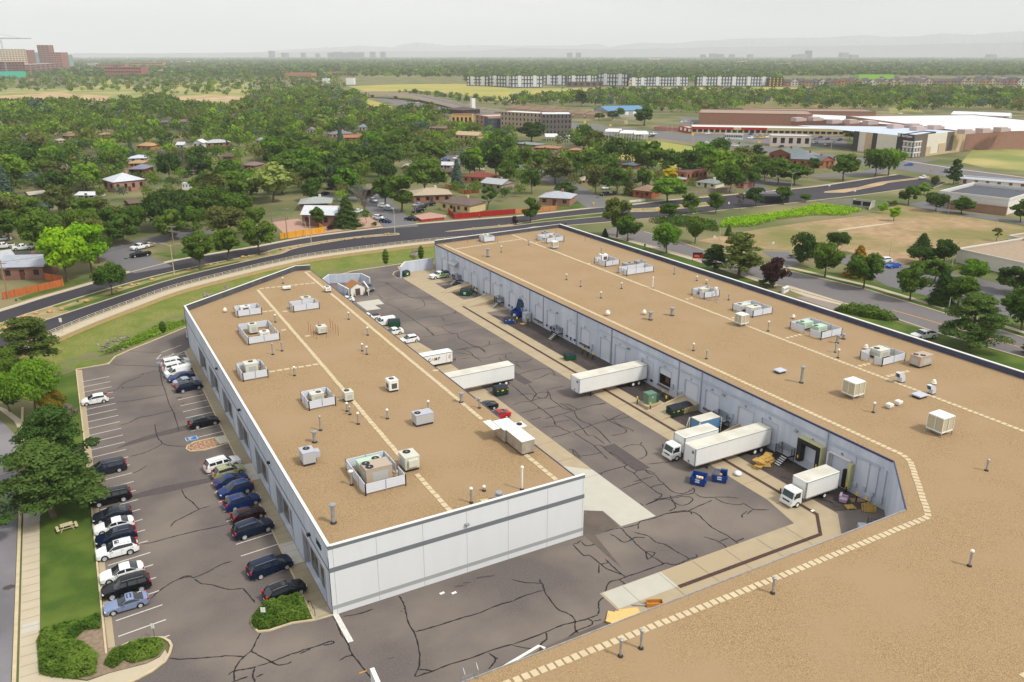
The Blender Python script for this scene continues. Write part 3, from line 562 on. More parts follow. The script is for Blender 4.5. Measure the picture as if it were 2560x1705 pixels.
pavers(m,[g(21,1790,1545,Z),g(21,1475,1195,Z)],.62,.92,.12);pavers(m,[g(21,1340,1050,Z),g(21,440,-5,Z),g(11,15,975,Z)],.62,.92,.12)
pavers(m,[g(22,410,1255,Z),(47.3,84.5)],.62,.92,.12);pavers(m,[(47.25,94.5),(47.45,130),g(11,690,1010,Z)],.62,.92,.12);pavers(m,[g(11,635,965,Z),g(11,450,810,Z)],.62,.92,.12)
for a,b in(((11,25,965),(11,550,910)),((11,55,1178),(11,165,1165)),((11,215,1178),(11,320,1168)),((11,200,1352),(11,310,1336)),((11,420,1408),(11,530,1390)),((21,115,260),(21,580,185)),((21,740,514),(21,800,500)),((21,1240,1182),(21,1350,1160)),((11,445,812),(11,520,806)),((21,2075,1447),(21,2130,1437)),((21,1632,245),(21,1670,243))):
 pavers(m,[g(*a,Z),g(*b,Z)],.62,.92,.22)
ob=(110,100,0)
bB=thing('dock_warehouse','huge warehouse with blue-shaded walls, a row of numbered loading docks and brown gravel roof','warehouse',ob)
NUM=[65.6,70.6,78.8,83.8,91.3,96.4,103.3,108.3,116.5,121.4,128.3,133.4,141.4,146.4,153.4,158.4,166.5,171.3,178.1,183.2,191.3,196.1]
BYF=202.0
holes=[]
for i,n in enumerate(NUM):
 lo=0.05 if i in(5,8,9)else 1.25
 if i in(18,):lo=1.25
 holes.append((n-1.75,n+1.45,lo,4.3))
m=PB(bB,ob);wall_holes(m,'x',B_X0,57.9,BYF,0,7.12,holes,.22,-1);m.build('wall',M_shadew,bB)
m=PB(bB,ob)
def slab(a,b,z0,z1,th=.3,mb_=None):
 A_,B_=ribbon([a,b],th);(mb_ or m).prism([B_[0],B_[1],A_[1],A_[0]],z0,z1)
slab((87.4,57.9),(78.4,49.5),0,7.12);m.build('wall',M_shadew,bB)
m=PB(bB,ob);slab((78.4,49.4),(21.8,49.3),0,7.12);slab((21.8,49.4),(21.8,-12),0,7.12);m.build('wall',M_shadew2,bB)
BR=gp(1399.6,560.5,8.2)
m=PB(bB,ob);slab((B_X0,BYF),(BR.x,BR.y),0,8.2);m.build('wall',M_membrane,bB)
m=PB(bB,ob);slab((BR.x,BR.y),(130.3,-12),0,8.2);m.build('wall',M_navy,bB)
m=PB(bB,ob);m.face([(78.45,49.5,Z),(21.8,49.5,Z),(21.8,-12,Z),(130.2,-12,Z),(BR.x,BR.y,Z),(B_X0,BYF,Z),(B_X0,57.9,Z)]);m.build('roof',M_grav,bB)
m=PB(bB,ob);kerb(m,[(B_X0-.02,BYF-.3),(B_X0-.02,57.9),(78.38,49.45)],.16,7.27,0,7.0);m.build('roof_edge',M_edgeb,bB)
m=PB(bB,ob);kerb(m,[(78.38,49.5),(21.8,49.42),(21.8,-12)],.14,7.27,0,7.0);m.build('roof_edge',M_metal,bB)
m=PB(bB,ob);kerb(m,[(B_X0,BYF),(BR.x,BR.y),(130.3,-12)],.5,8.3,0,8.201);m.build('parapet_cap',M_edge,bB)
m=PB(bB,ob);m.par=bB
pavers(m,[g(11,1725,560,Z),(89.7,162),(89.6,107),(89.9,58.6),(89.2,56.9),(80.0,47.9),(79.3,47.3),(77.6,47.3),(54.8,47.3),(26.3,47.5),(22.4,47.5)],.72,.62,.18)
pavers(m,[(111.7,202.4),(110.6,104),(110.6,55),(110.6,10)],.72,.62,.2)
for a,b in(((11,1840,598),(11,2355,520)),((12,0,520),(12,80,508)),((12,210,541),(12,300,526)),((12,690,736),(12,760,724)),((12,985,838),(12,1020,828)),((12,1590,1065),(12,1670,1047)),((12,2010,1236),(12,2100,1218)),((13,160,1420),(13,310,1385)),((23,830,207),(23,945,180)),((23,1090,302),(23,1295,248)),((33,2320,1530),(33,2400,1490))):
 pavers(m,[g(*a,Z),g(*b,Z)],.62,.7,.2)
m=PB(bB,ob);m.box(B_X0-.03,B_X0,57.9,BYF-.2,5.5,5.62);m.build('ledge_line',M_shadew2,bB)
M_pipe=mat('wall_pipe',sr(176,184,198),0.6)
m=PB(bB,ob)
m.tube([(B_X0-.1,59,5.75),(B_X0-.1,124,5.75)],.05,5);m.tube([(B_X0-.12,59.5,5.45),(B_X0-.12,116,5.45)],.04,5)
for t,x,y in((23,825,1000),(23,950,1050),(23,1030,1120),(23,1100,1150)):p=gx(t,x,y,B_X0);m.tube([(B_X0-.08,p.y,5.6),(B_X0-.08,p.y,1.2)],.05,5)
m.build('conduit',M_pipe,bB)
M_dsp=mat('downspout',sr(150,156,168),0.6)
for t,x,y in((23,550,900),(22,1742,400),(22,1535,300),(22,912,100),(12,920,1450),(12,600,1300),(12,290,1120),(12,165,1060),(11,2158,900),(11,1768,700)):
 p=gx(t,x,y,B_X0);m=PB(bB,ob);m.box(B_X0-.14,B_X0-.001,p.y-.08,p.y+.08,.2,6.9);m.build('downspout',M_dsp,bB)
M_door=mat('dock_door',sr(204,209,219),0.7)
M_ffr=mat('door_frame',sr(172,178,190),0.7);M_foam=mat('seal_yellow',sr(188,187,140),0.8)
for i,n in enumerate(NUM):
 y0,y1,lo=n-1.75,n+1.45,holes[i][2]
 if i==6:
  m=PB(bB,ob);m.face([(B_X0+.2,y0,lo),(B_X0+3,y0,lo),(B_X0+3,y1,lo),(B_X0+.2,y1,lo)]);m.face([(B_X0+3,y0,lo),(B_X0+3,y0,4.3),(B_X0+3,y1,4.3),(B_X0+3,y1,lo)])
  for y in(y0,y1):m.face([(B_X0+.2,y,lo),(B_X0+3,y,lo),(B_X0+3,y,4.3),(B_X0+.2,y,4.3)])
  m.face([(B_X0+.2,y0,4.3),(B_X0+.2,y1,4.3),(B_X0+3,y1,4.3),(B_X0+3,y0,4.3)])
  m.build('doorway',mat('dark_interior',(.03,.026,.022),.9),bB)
  m=PB(bB,ob);m.box(B_X0+1,B_X0+2,y0+.3,y0+1.2,lo,lo+.9);m.box(B_X0+1.2,B_X0+2.2,y1-1.3,y1-.3,lo,lo+1.2);m.build('stored_goods',mat('carton',sr(120,90,60),.9),bB)
  m=PB(bB,ob);m.box(B_X0+.15,B_X0+.2,y0,y1,3.1,4.3);m.build('dock_door',M_door,bB)
 else:
  m=PB(bB,ob);m.box(B_X0+.15,B_X0+.21,y0,y1,lo,4.3)
  for k in range(1,6):z=lo+(4.3-lo)*k/6;m.box(B_X0+.142,B_X0+.15,y0,y1,z-.015,z+.015)
  d=m.build('dock_door',M_door,bB)
 m=PB(bB,ob);m.box(B_X0-.03,B_X0+.1,y0-.1,y0-.002,lo,4.42);m.box(B_X0-.03,B_X0+.1,y1+.002,y1+.1,lo,4.42);m.box(B_X0-.03,B_X0+.1,y0-.002,y1+.002,4.302,4.42);m.build('door_frame',M_ffr,bB)
 text_mesh(str(10+i),.48,'door_number',M_stripe if i>4 else M_black,bB,frame_mat((B_X0-.012-ob[0],n-ob[1],4.78),(0,-1,0),(0,0,1)),.008,.012)
 if lo>1 and i not in(0,1,2,6):
  for yy in(y0+.1,(y0+y1)/2,y1-.1):
   m=PB(bB,ob);k=.28 if abs(yy-(y0+y1)/2)>.5 else.12
   m.box(B_X0-.16,B_X0-.001,yy-k,yy+k,.55 if k<.2 else.8,1.15);m.build('dock_bumper',M_rubber,bB)
 if i in(4,6,10,13):
  m=PB(bB,ob);m.box(B_X0-.5,B_X0-.17,y0+.1,y1-.1,1.0,1.22);m.build('dock_leveller',mat('timber_bumper',sr(110,84,62),.9),bB)
n=NUM[1];y0,y1=n-2.2,n+1.9
m=PB(bB,ob);m.box(B_X0-.9,B_X0-.035,y0,y0+.75,1.0,4.6,0);m.box(B_X0-.9,B_X0-.035,y1-.75,y1,1.0,4.6,0);m.box(B_X0-.9,B_X0-.035,y0+.75,y1-.75,3.9,4.6,0);ds=m.build('dock_seal',M_black,bB)
m=PB(bB,ob);m.box(B_X0-.92,B_X0-.03,y0-.16,y0-.002,1.0,4.72);m.box(B_X0-.92,B_X0-.03,y0-.002,y1,4.602,4.72);m.build('seal_cover',M_foam,ds)
for y in(y0+.4,y1-.4):m=PB(bB,ob);m.box(B_X0-.93,B_X0-.901,y-.1,y+.1,1.5,1.95);m.build('yellow_guide',M_byel,ds)
n=NUM[0];y0,y1=n-2.2,n+1.9
m=PB(bB,ob);m.box(B_X0-.7,B_X0-.035,y0,y0+.5,.7,4.3);ds=m.build('dock_seal',M_foam,bB)
m=PB(bB,ob);m.box(B_X0-.8,B_X0-.25,y0+.502,y0+1.1,.6,3.2);m.build('torn_pad',M_black,ds)
m=PB(bB,ob);m.box(B_X0-.5,B_X0-.035,y1-.15,y1+.1,.7,4.3);m.box(B_X0-.5,B_X0-.035,y0+.5,y1-.15,4.44,4.56);m.build('seal_frame',mat('seal_white',sr(214,208,206),.8),ds)
for t,x,y in((23,265,798),(22,1952,468),(22,1080,40),(12,1080,1512),(12,418,1185),(11,2258,932),(11,1842,726)):
 p=gx(t,x,y,B_X0);m=PB(bB,ob);m.box(B_X0-.38,B_X0-.001,p.y-.3,p.y+.3,p.z-.14,p.z+.14);m.build('wall_lamp',M_metal,bB,bevel=.05)
m=PB(bB,ob);n=189.0;m.face([(B_X0,n-2,5.3),(B_X0-1.4,n-2,4.6),(B_X0-1.4,n+2,4.6),(B_X0,n+2,5.3)])
for y in(n-2,n+2):m.face([(B_X0,y,5.3),(B_X0-1.4,y,4.6),(B_X0-1.4,y,4.2),(B_X0,y,4.4)])
m.face([(B_X0-1.4,n-2,4.6),(B_X0-1.4,n-2,4.2),(B_X0-1.4,n+2,4.2),(B_X0-1.4,n+2,4.6)]);m.build('door_canopy',M_metal,bB)
for t,x,y,w_,h in((23,810,1290,.4,.6),(23,890,1325,.5,.6),(23,930,1415,.9,.7),(23,965,1380,.35,.6),(23,1045,1430,.4,1.1),(22,2020,655,.9,.8),(22,1480,390,.5,1.0),(22,740,20,.6,1.0),(12,730,1540,.5,.9),(12,120,1160,.8,1.0),(22,1550,440,.9,.5),(22,2010,700,.6,.5)):
 p=gx(t,x,y,B_X0);m=PB(bB,ob);m.box(B_X0-.28,B_X0-.001,p.y-w_/2,p.y+w_/2,p.z-h/2,p.z+h/2);m.build('utility_box',M_pipe,bB,bevel=.02)
def ramp(y0,y1,label,x0=79.6):
 r=thing('dock_ramp',label,'ramp',(84,(y0+y1)/2,0),0,'concrete ramps up to the docks');o=(84,(y0+y1)/2)
 m=PB(r,o);a=[(x0,.06),(87.36,1.25),(87.36,0),(x0,0)]
 m.face([(x0,y0,.06),(87.36,y0,1.25),(87.36,y1,1.25),(x0,y1,.06)][::-1]);
 for y in(y0,y1):m.face([(x0,y,.06),(87.36,y,1.25),(87.36,y,0),(x0,y,0)])
 m.build('slope',M_conc,r);m=PB(r,o)
 m.face([(x0,y1,.1),(87.36,y1,1.5),(87.36,y1+.2,1.5),(x0,y1+.2,.1)]);m.face([(x0,y1,0),(87.36,y1,0),(87.36,y1,1.5),(x0,y1,.1)]);m.face([(x0,y1+.2,0),(87.36,y1+.2,0),(87.36,y1+.2,1.5),(x0,y1+.2,.1)])
 m.build('side_wall',M_kerb,r)
ramp(94.2,97.9,'concrete ramp rising to the dock beside the green transformer')
ramp(165.6,169.4,'curved concrete ramp beside the far black dock stairs')
ramp(179.2,181.4,'low concrete ramp beside the large green dumpster')
ramp(81.6,84.6,'concrete ramp behind the box trailers, beside the blue container')
def stairs(y,label,grp='black steel dock stairs',flip=1):
 r=thing('dock_stairs',label,'stairs',(86.6,y,0),0,grp)
 m=MB();m.box(-.6,.75,-1.2,1.2,1.12,1.2);m.build('platform',mat('platform_grey',sr(150,152,156),.6),r)
 m=MB()
 for i in range(5):m.box(-.8-.28*(i+1)+.06,-.8-.28*i,-1.2,-.2,1.0-.21*i-.04,1.0-.21*i)
 m.build('tread',mat('tread_metal',sr(200,202,204),.6),r)
 m=MB()
 for yy in(-1.22,-.18):
  m.tube([(-.6,yy,1.12),(-2.2,yy,.02)],.05,4)
 m.box(-.62,.74,-1.25,-1.2,.95,1.2);m.box(-.62,.74,1.2,1.25,.95,1.2);m.box(-.66,-.6,-1.2,1.2,.95,1.2)
 for xx in(-.55,.65):m.tube([(xx,-1.15,0),(xx,-1.15,1.1)],.04,4);m.tube([(xx,1.15,0),(xx,1.15,1.1)],.04,4)
 m.build('frame',M_black,r)
 m=MB()
 for zz in(1.4,1.6,1.8,2.0,2.2):
  m.tube([(.7,1.22,zz),(-.6,1.22,zz),(-.6,-.1,zz)],.035,4);m.tube([(.7,1.22,zz),(.7,-1.22,zz),(-.0,-1.22,zz)],.025,4)
 for p in((.7,1.22),(-.6,1.22),(-.6,-.1),(.7,-1.22),(0,-1.22)):m.tube([(p[0],p[1],1.2),(p[0],p[1],2.25)],.045,4)
 m.build('handrail',M_black,r)
 return r
for y,lb in((74.6,'black steel dock stairs next to the numbered door 11'),(88.0,'black steel dock stairs behind the blue-sided container'),(112.6,'black dock stairs half hidden behind the docked trailer'),(137.6,'black dock stairs with white treads midway along the docks'),(163.4,'black dock stairs beside the curved concrete ramp'),(186.6,'farthest black dock stairs, next to the green and white pickup')):
 stairs(y,lb)
LM_A=[((28,86),'nearest big screen enclosure'),((28.6,112),'middle screen enclosure on the white building'),((24,126),'screened unit by the roof edge'),((28,149),'wide screened pair of units'),((29,166),'far screened unit near the bend'),((40,160),'screened unit between the paver lines'),((34,108),'small cream unit on the paver line'),((48.5,90),'long silver air handler'),((36.5,84),'cream unit by the paver line'),((38.8,96),'grey unit in mid roof'),((38,112),'white louvred unit'),((38,144),'cream unit ringed by red pipes'),((22,90),'white unit with hood'),((38.6,72),'mushroom exhaust fan')]
for p,s in LM_A:landmark('A',p,s)
for p,s in(((116,188),'far screened unit behind the white cooler'),((97,199),'farthest small screen'),((115.5,161),'third screen from the far wall'),((117,151),'double unit screen in mid roof'),((115,128),'screen with the tripod antenna'),((116,116),'long screen with two cream units'),((117,103),'long screen with two green units'),((117,88),'nearest screen on the big roof'),((121,82),'tan twin-fan unit'),((104,83),'large white cooler'),((106,66),'nearest white cooler'),((104.5,116),'cooler on the paver line'),((107,75),'paver corner line'),((96,140),'edge paver run'),((92,57),'notched roof corner'),((100,170),'open gravel of the far roof'),((50,45),'near wing paver row')):
 landmark('B',p,s)
M_fan=mat('fan_dark',(.02,.022,.025),.5);M_curb=mat('curb_black',(.03,.03,.032),.8)
def screen(t1,nl,t2,nr,t3,fl_,label,op=('x0',.3,.5),h=1.45):
 a,b=g(t1,*nl,Z),g(t2,*nr,Z);f=g(t3,*fl_,Z+h);y0=(a.y+b.y)/2;D=max(3.0,min(11,f.y-y0));W_=b.x-a.x
 r=thing('equipment_screen',label,'screen enclosure',(a.x,y0,Z),0,'louvred screen enclosures on the roofs')
 for side,(p0,p1)in{'y0':((0,0),(W_,0)),'y1':((0,D),(W_,D)),'x0':((0,0),(0,D)),'x1':((W_,0),(W_,D))}.items():
  segs=[(0,1)]if side!=op[0]else[(0,op[1]),(op[2],1)]
  for s0,s1 in segs:
   if s1-s0<.02:continue
   q0=(p0[0]+(p1[0]-p0[0])*s0,p0[1]+(p1[1]-p0[1])*s0);q1=(p0[0]+(p1[0]-p0[0])*s1,p0[1]+(p1[1]-p0[1])*s1)
   m=MB();n=7;hh=(h-.3)/n
   for k in range(n):
    A_,B_=ribbon([q0,q1],.05 if k%2 else.08);m.prism([B_[0],B_[1],A_[1],A_[0]],.3+k*hh,.3+(k+1)*hh)
   m.build('panel',M_screen,r)
   L_=math.hypot(q1[0]-q0[0],q1[1]-q0[1]);k=max(1,round(L_/2.4))
   for i in range(k+1):
    x,y=q0[0]+(q1[0]-q0[0])*i/k,q0[1]+(q1[1]-q0[1])*i/k;m=MB();m.box(x-.06,x+.06,y-.06,y+.06,0,h+.03);m.build('post',M_dsp,r)
 return r
screen(10,(2190,1228),11,(55,1203),10,(2140,1125),'small screen round a white unit, farthest along the white building roof',('x1',.3,.55))
screen(11,(348,1182),11,(585,1152),11,(310,1082),'screen enclosure between the two paver lines on the white building',('x0',.35,.6))
screen(10,(2290,1484),11,(220,1440),10,(2180,1292),'wide screen round two cream units on the white building',('x1',.45,.62))
screen(20,(2240,347),21,(113,310),20,(2165,180),'square screen near the left roof edge of the white building',('x1',.25,.45))
screen(21,(490,612),21,(735,570),21,(408,440),'screen with one low cream unit beside the small cream box',('x1',.2,.45))
screen(21,(1010,1395),21,(1380,1305),21,(815,1065),'largest nearest screen holding a green and a brown unit',('x1',.32,.45),1.5)
screen(11,(2095,540),11,(2200,530),11,(2022,482),'farthest small screen on the big brown roof',('x0',.7,.9))
screen(12,(305,542),12,(492,533),12,(225,468),'open screen behind the far white cooler on the big roof',('x0',.2,.4))
screen(12,(860,765),12,(985,748),12,(722,680),'screen around a single cream unit beside the antenna-free gap',('x0',.65,.85))
screen(12,(1060,848),12,(1295,808),12,(945,768),'wide screen holding two silver units on the big roof',('x0',.4,.6))
screen(12,(1770,1062),12,(1900,1035),12,(1632,965),'screen enclosure next to the tripod antenna',('x0',.4,.62))
screen(12,(2218,1232),13,(30,1195),12,(2005,1105),'long screen with two flat cream units on the big roof',('x0',.36,.55))
screen(13,(490,1437),13,(668,1392),13,(188,1270),'long screen with two pale green units on the big roof',('x0',.36,.55))
screen(23,(1050,212),23,(1250,155),23,(828,70),'nearest screen on the big roof with a cream unit inside',('x0',.38,.6))
def hvac(c,w_,d,h,m_,label,fans=(),hood=None,grp='rooftop air units',z=Z,grille=None):
 r=thing('air_unit',label,'air conditioner',(c[0],c[1],z),0,grp)
 m=MB();m.box(-w_/2+.08,w_/2-.08,-d/2+.08,d/2-.08,0,.3);m.build('curb',M_curb,r)
 m=MB();m.box(-w_/2,w_/2,-d/2,d/2,.3,.3+h);m.build('cabinet',m_,r,bevel=.035)
 m=MB();m.box(-w_/2-.03,w_/2+.03,-d/2-.03,d/2+.03,.3+h,.36+h);m.build('lid',m_,r)
 for fx,fy,fr in fans:
  m=MB();m.lathe([(fr,0),(fr,.05),(fr*.86,.06),(fr*.85,.02),(.01,.02)],16,0,(fx,fy,.361+h));f=m.build('fan',M_fan,r)
  m=MB();m.cyl((fx,fy,.385+h),(fx,fy,.45+h),fr*.25,n=8);m.build('fan_hub',M_metal,f)
 if hood:
  x0,x1,y0,y1=hood;m=MB();m.box(x0,x1,y0,y1,.7,.3+h*.85);m.build('intake_hood',m_,r,bevel=.05)
 m=MB();m.box(-w_/2-.012,-w_/2+.01,-d/4,d/3,.5,h*.85);m.box(-w_/4,w_/3,-d/2-.012,-d/2+.01,.55,.2+h*.8);m.build('access_panel',grille or mat('panel_grey',sr(176,178,172),.5),r)  # plain grey access panels unless a grille is given
 return r
M_sage=mat('sage_unit',sr(178,204,182),.5);M_tan=mat('tan_unit',sr(176,160,142),.55);M_lgrey=mat('grey_unit',sr(176,178,186),.5)
M_grl=mat('coil_grille',sr(84,84,80),.6)
U=[((10,2260,1178),1.9,1.0,.9,M_whitep,'white unit with a dark coil face inside the farthest small screen',[(.3,0,.3)]),((11,468,1112),1.9,1.7,1.2,M_cream,'cream unit with round top fan, screened between the paver lines',[(.1,0,.5)]),((10,2335,1378),1.5,1.7,1.5,M_cream,'taller cream unit in the wide screen of the white building',[(0,.1,.45)]),((11,85,1408),1.7,1.3,.7,M_whitep,'low white unit in the wide screen of the white building',[(0,0,.4)]),((11,612,1380),1.7,1.7,1.1,M_cream,'cream unit ringed by thin rusty red pipes',[(-.2,.3,.35)]),((20,2320,275),2.0,1.9,1.5,M_cream,'tall cream unit in the square screen by the roof edge',[(.1,.3,.4)]),((21,568,525),1.9,1.5,.9,M_cream,'low cream unit inside the screen beside the paver line',[(.3,0,.4)]),((21,858,528),1.35,1.5,1.2,M_cream,'small cream box unit standing on the middle paver line',[(-.1,.2,.4)]),((21,1265,435),1.5,1.7,1.5,M_whitep,'white unit with dark coil grille alone in mid roof',[(0,.2,.42)]),((21,1548,742),2.6,1.7,1.4,M_lgrey,'long grey unit alone right of the middle paver line',[(-.75,0,.45)]),((21,490,1108),1.6,1.9,1.5,M_lgrey,'pale grey unit with side hood and yellow sticker',[(0,.3,.45)],(.8,1.5,-.6,.4)),((21,1062,1190),2.9,1.7,1.3,M_sage,'pale green unit behind the brown one in the nearest screen',[(.8,0,.5)]),((21,1130,1272),3.3,2.2,1.9,M_tan,'large brown unit with two round fans in the nearest screen',[(-1.1,.55,.5),(-1.0,-.5,.5)]),((21,1430,1155),1.9,2.3,1.6,M_cream,'tall cream unit with sloping front hood beside the nearest screen',[(-.1,.5,.5)],(-.6,.7,-1.5,-1.1)),((11,2118,528),1.7,1.4,1.5,M_cream,'beige unit in the farthest small screen of the big roof',[(0,0,.4)]),((12,310,500),1.6,1.3,1.5,M_metal,'silver unit in the open screen of the big roof',[(0,0,.4)]),((12,392,505),1.7,1.4,.8,M_cream,'low cream unit beside the silver one in the open screen',[(0,0,.4)]),((12,848,715),1.8,1.6,1.5,M_whitep,'white unit with dark coil in the single unit screen',[(0,.2,.4)]),((12,1070,790),2.2,1.5,1.3,M_metal,'nearer of two silver units in the wide screen',[(.5,0,.35)]),((12,1182,772),2.3,1.5,1.4,M_metal,'farther of two silver units in the wide screen',[(.5,0,.35)]),((12,1782,1010),2.8,1.6,.9,M_cream,'flat cream unit beside the tripod antenna',[(.7,0,.4)]),((12,2140,1162),2.8,1.7,.9,M_cream,'flat cream unit at the far end of the long screen',[(-.7,.2,.4)]),((12,2235,1185),2.8,1.7,.9,M_cream,'flat cream unit at the near end of the long screen',[(.7,.2,.4)]),((13,358,1335),2.4,1.7,1.1,M_sage,'pale green unit at the far end of its long screen',[(-.7,.2,.4)]),((13,487,1365),2.4,1.7,.9,M_sage,'pale green unit at the near end of its long screen',[(-.7,.2,.4)]),((23,1050,128),2.5,2.2,1.2,M_cream,'cream unit with one round fan in the nearest big-roof screen',[(-.5,.3,.5)]),((23,1430,205),3.2,2.0,1.6,M_tan,'tan unit with two fans and side hood on the big roof',[(-1.0,.45,.42),(-.4,-.45,.42)],(1.6,2.3,-.6,.6)),((11,286,975),1.6,1.0,.35,M_whitep,'low white roof hatch near the far bend of the white building',[]),((11,665,995),1.2,1.3,.8,M_whitep,'small white domed unit on the edge paver line',[(0,0,.4)])]
for u in U:
 c=g(u[0][0],u[0][1],u[0][2],Z);hvac((c.x,c.y+u[2]*.3),u[1],u[2],u[3],u[4],u[5],u[6],u[7]if len(u)>7 else None,grille=M_grl if 'coil' in u[5]else None)
c0=g(21,2108,880,Z);r=thing('air_handler','long ribbed silver air handler near the court edge of the white building','air handler',(47.6,85.5,Z));M_silver=mat('silver_sheet',sr(190,186,176),.4,metal=.5,var=sr(168,160,148),scale=1.5)
m=MB();m.box(-.8,.9,-3.4,3.0,0,.25);m.build('curb',M_curb,r)
m=MB();m.box(-.9,.95,-3.5,.6,.25,2.0);m.build('cabinet',M_silver,r,bevel=.03);m=MB();m.box(-1.2,.95,.605,3.6,.25,2.0);m.build('cabinet',M_silver,r,bevel=.03)
m=MB()
for k in range(9):m.box(-.98,1.02,-3.55+k*.46,-3.55+k*.46+.43,2.001,2.06)
for k in range(7):m.box(-1.3,1.0,.65+k*.46,.65+k*.46+.43,2.001,2.07)
m.box(-2.4,-1.3,1.6,4.6,1.9,1.97);m.box(1.02,2.2,.6,2.2,1.85,1.92);m.build('ribbed_lid',M_whitep,r)
m=MB();m.lathe([(.4,0),(.4,.12),(.05,.14)],12,0,(1.5,1.5,1.93));m.build('fan',M_fan,r)
def cooler(t,x,y,s,label):
 c=g(t,x,y,Z);r=thing('evaporative_cooler',label,'cooler',(c.x,c.y+s*.35,Z),0,'white louvred coolers')
 m=MB();m.box(-s/2,s/2,-s/2,s/2,.55,.7);m.box(-s/2,s/2,-s/2,s/2,.55+s*.86,.62+s*.86);m.box(-s/2+.06,s/2-.06,-s/2+.06,s/2-.06,.62+s*.86,.7+s*.86)
 for a in(-1,1):
  for b in(-1,1):m.box(a*(s/2-.04)-.04,a*(s/2-.04)+.04,b*(s/2-.04)-.04,b*(s/2-.04)+.04,.7,.55+s*.86)
 for a in(-1,1):m.box(-.04,.04,a*(s/2-.04)-.04,a*(s/2-.04)+.04,.7,.55+s*.86);m.box(a*(s/2-.04)-.04,a*(s/2-.04)+.04,-.04,.04,.7,.55+s*.86)
 m.build('casing',M_whitep,r)
 m=MB();i=s/2-.1;m.box(-i,i,-i,i,.7,.55+s*.86)
 for k in range(9):
  z=.78+(s*.86-.25)*k/8
  m.box(-i-.03,i+.03,-i-.03,i+.03,z,z+.05)
 m.build('louvre',mat('louvre_cream',sr(188,180,154),.8),r)
 m=MB()
 for a in(-1,1):
  for b in(-1,1):m.box(a*(s/2-.05)-.05,a*(s/2-.05)+.05,b*(s/2-.05)-.05,b*(s/2-.05)+.05,0.06,.55);m.box(a*(s/2-.05)-.12,a*(s/2-.05)+.12,b*(s/2-.05)-.12,b*(s/2-.05)+.12,0,.06)
 m.build('leg_row',M_metal,r);m=MB();m.box(-s*.3,s*.3,-s*.3,s*.3,.1,.55);m.build('duct',M_metal,r)
cooler(12,398,600,1.6,'white louvred cooler on legs in front of the open screen');cooler(12,2130,1308,1.9,'white louvred cooler on the paver line by the long screens')
cooler(23,815,498,2.3,'white louvred cooler on legs in the middle of the big roof');cooler(23,1620,835,2.4,'nearest white louvred cooler on the big roof')
def hatch(t,x,y,w_,d,h,label):
 c=g(t,x,y,Z);r=thing('roof_vent',label,'roof vent',(c.x,c.y,Z),0,'flat grey roof vents');m=MB();m.box(-w_/2+.15,w_/2-.15,-d/2+.15,d/2-.15,0,.3);m.build('curb',M_curb,r);m=MB();m.prism([(-w_/2,-d/2),(w_/2,-d/2),(w_/2,d/2),(-w_/2,d/2)],.3,.55);m.build('lid',mat('vent_grey',sr(184,190,202),.5),r,bevel=.08)
hatch(23,108,262,1.7,1.4,.5,'flat grey roof vent near the court side of the big roof');hatch(23,1392,488,2.0,1.6,.5,'flat grey roof vent beside the smaller gooseneck hood')
def goose(t,x,y,s,label):
 c=g(t,x,y,Z);r=thing('gooseneck_hood',label,'gooseneck vent',(c.x,c.y,Z),0,'silver gooseneck hoods');m=MB();m.box(-.45*s,.45*s,-.35*s,.35*s,0,.15);m.build('curb',M_curb,r)
 m=MB();rings=[]
 for k in range(9):
  a=math.pi*.62*k/8;cx_,cz=-.7*s,.55*s;R0,R1=.35*s,1.1*s
  rings.append([m.pt((cx_+R0*math.cos(a),-.35*s,cz+R0*math.sin(a))),m.pt((cx_+R1*math.cos(a),-.35*s,cz+R1*math.sin(a))),m.pt((cx_+R1*math.cos(a),.35*s,cz+R1*math.sin(a))),m.pt((cx_+R0*math.cos(a),.35*s,cz+R0*math.sin(a)))])
 for a,b in zip(rings,rings[1:]):
  for k in range(4):m.f.append([a[k],a[(k+1)%4],b[(k+1)%4],b[k]]);m.m.append(0)
 m.box(-.35*s,.4*s,-.35*s,.35*s,.15,.55*s);m.build('duct',mat('duct_pale',sr(196,200,206),.5),r)
goose(23,1222,350,1.1,'larger silver gooseneck hood by the paver line');goose(23,1505,458,1.0,'smaller silver gooseneck hood beside a flat grey vent')
M_wcap=mat('white_cap',sr(228,226,216),.5)
PROT={}
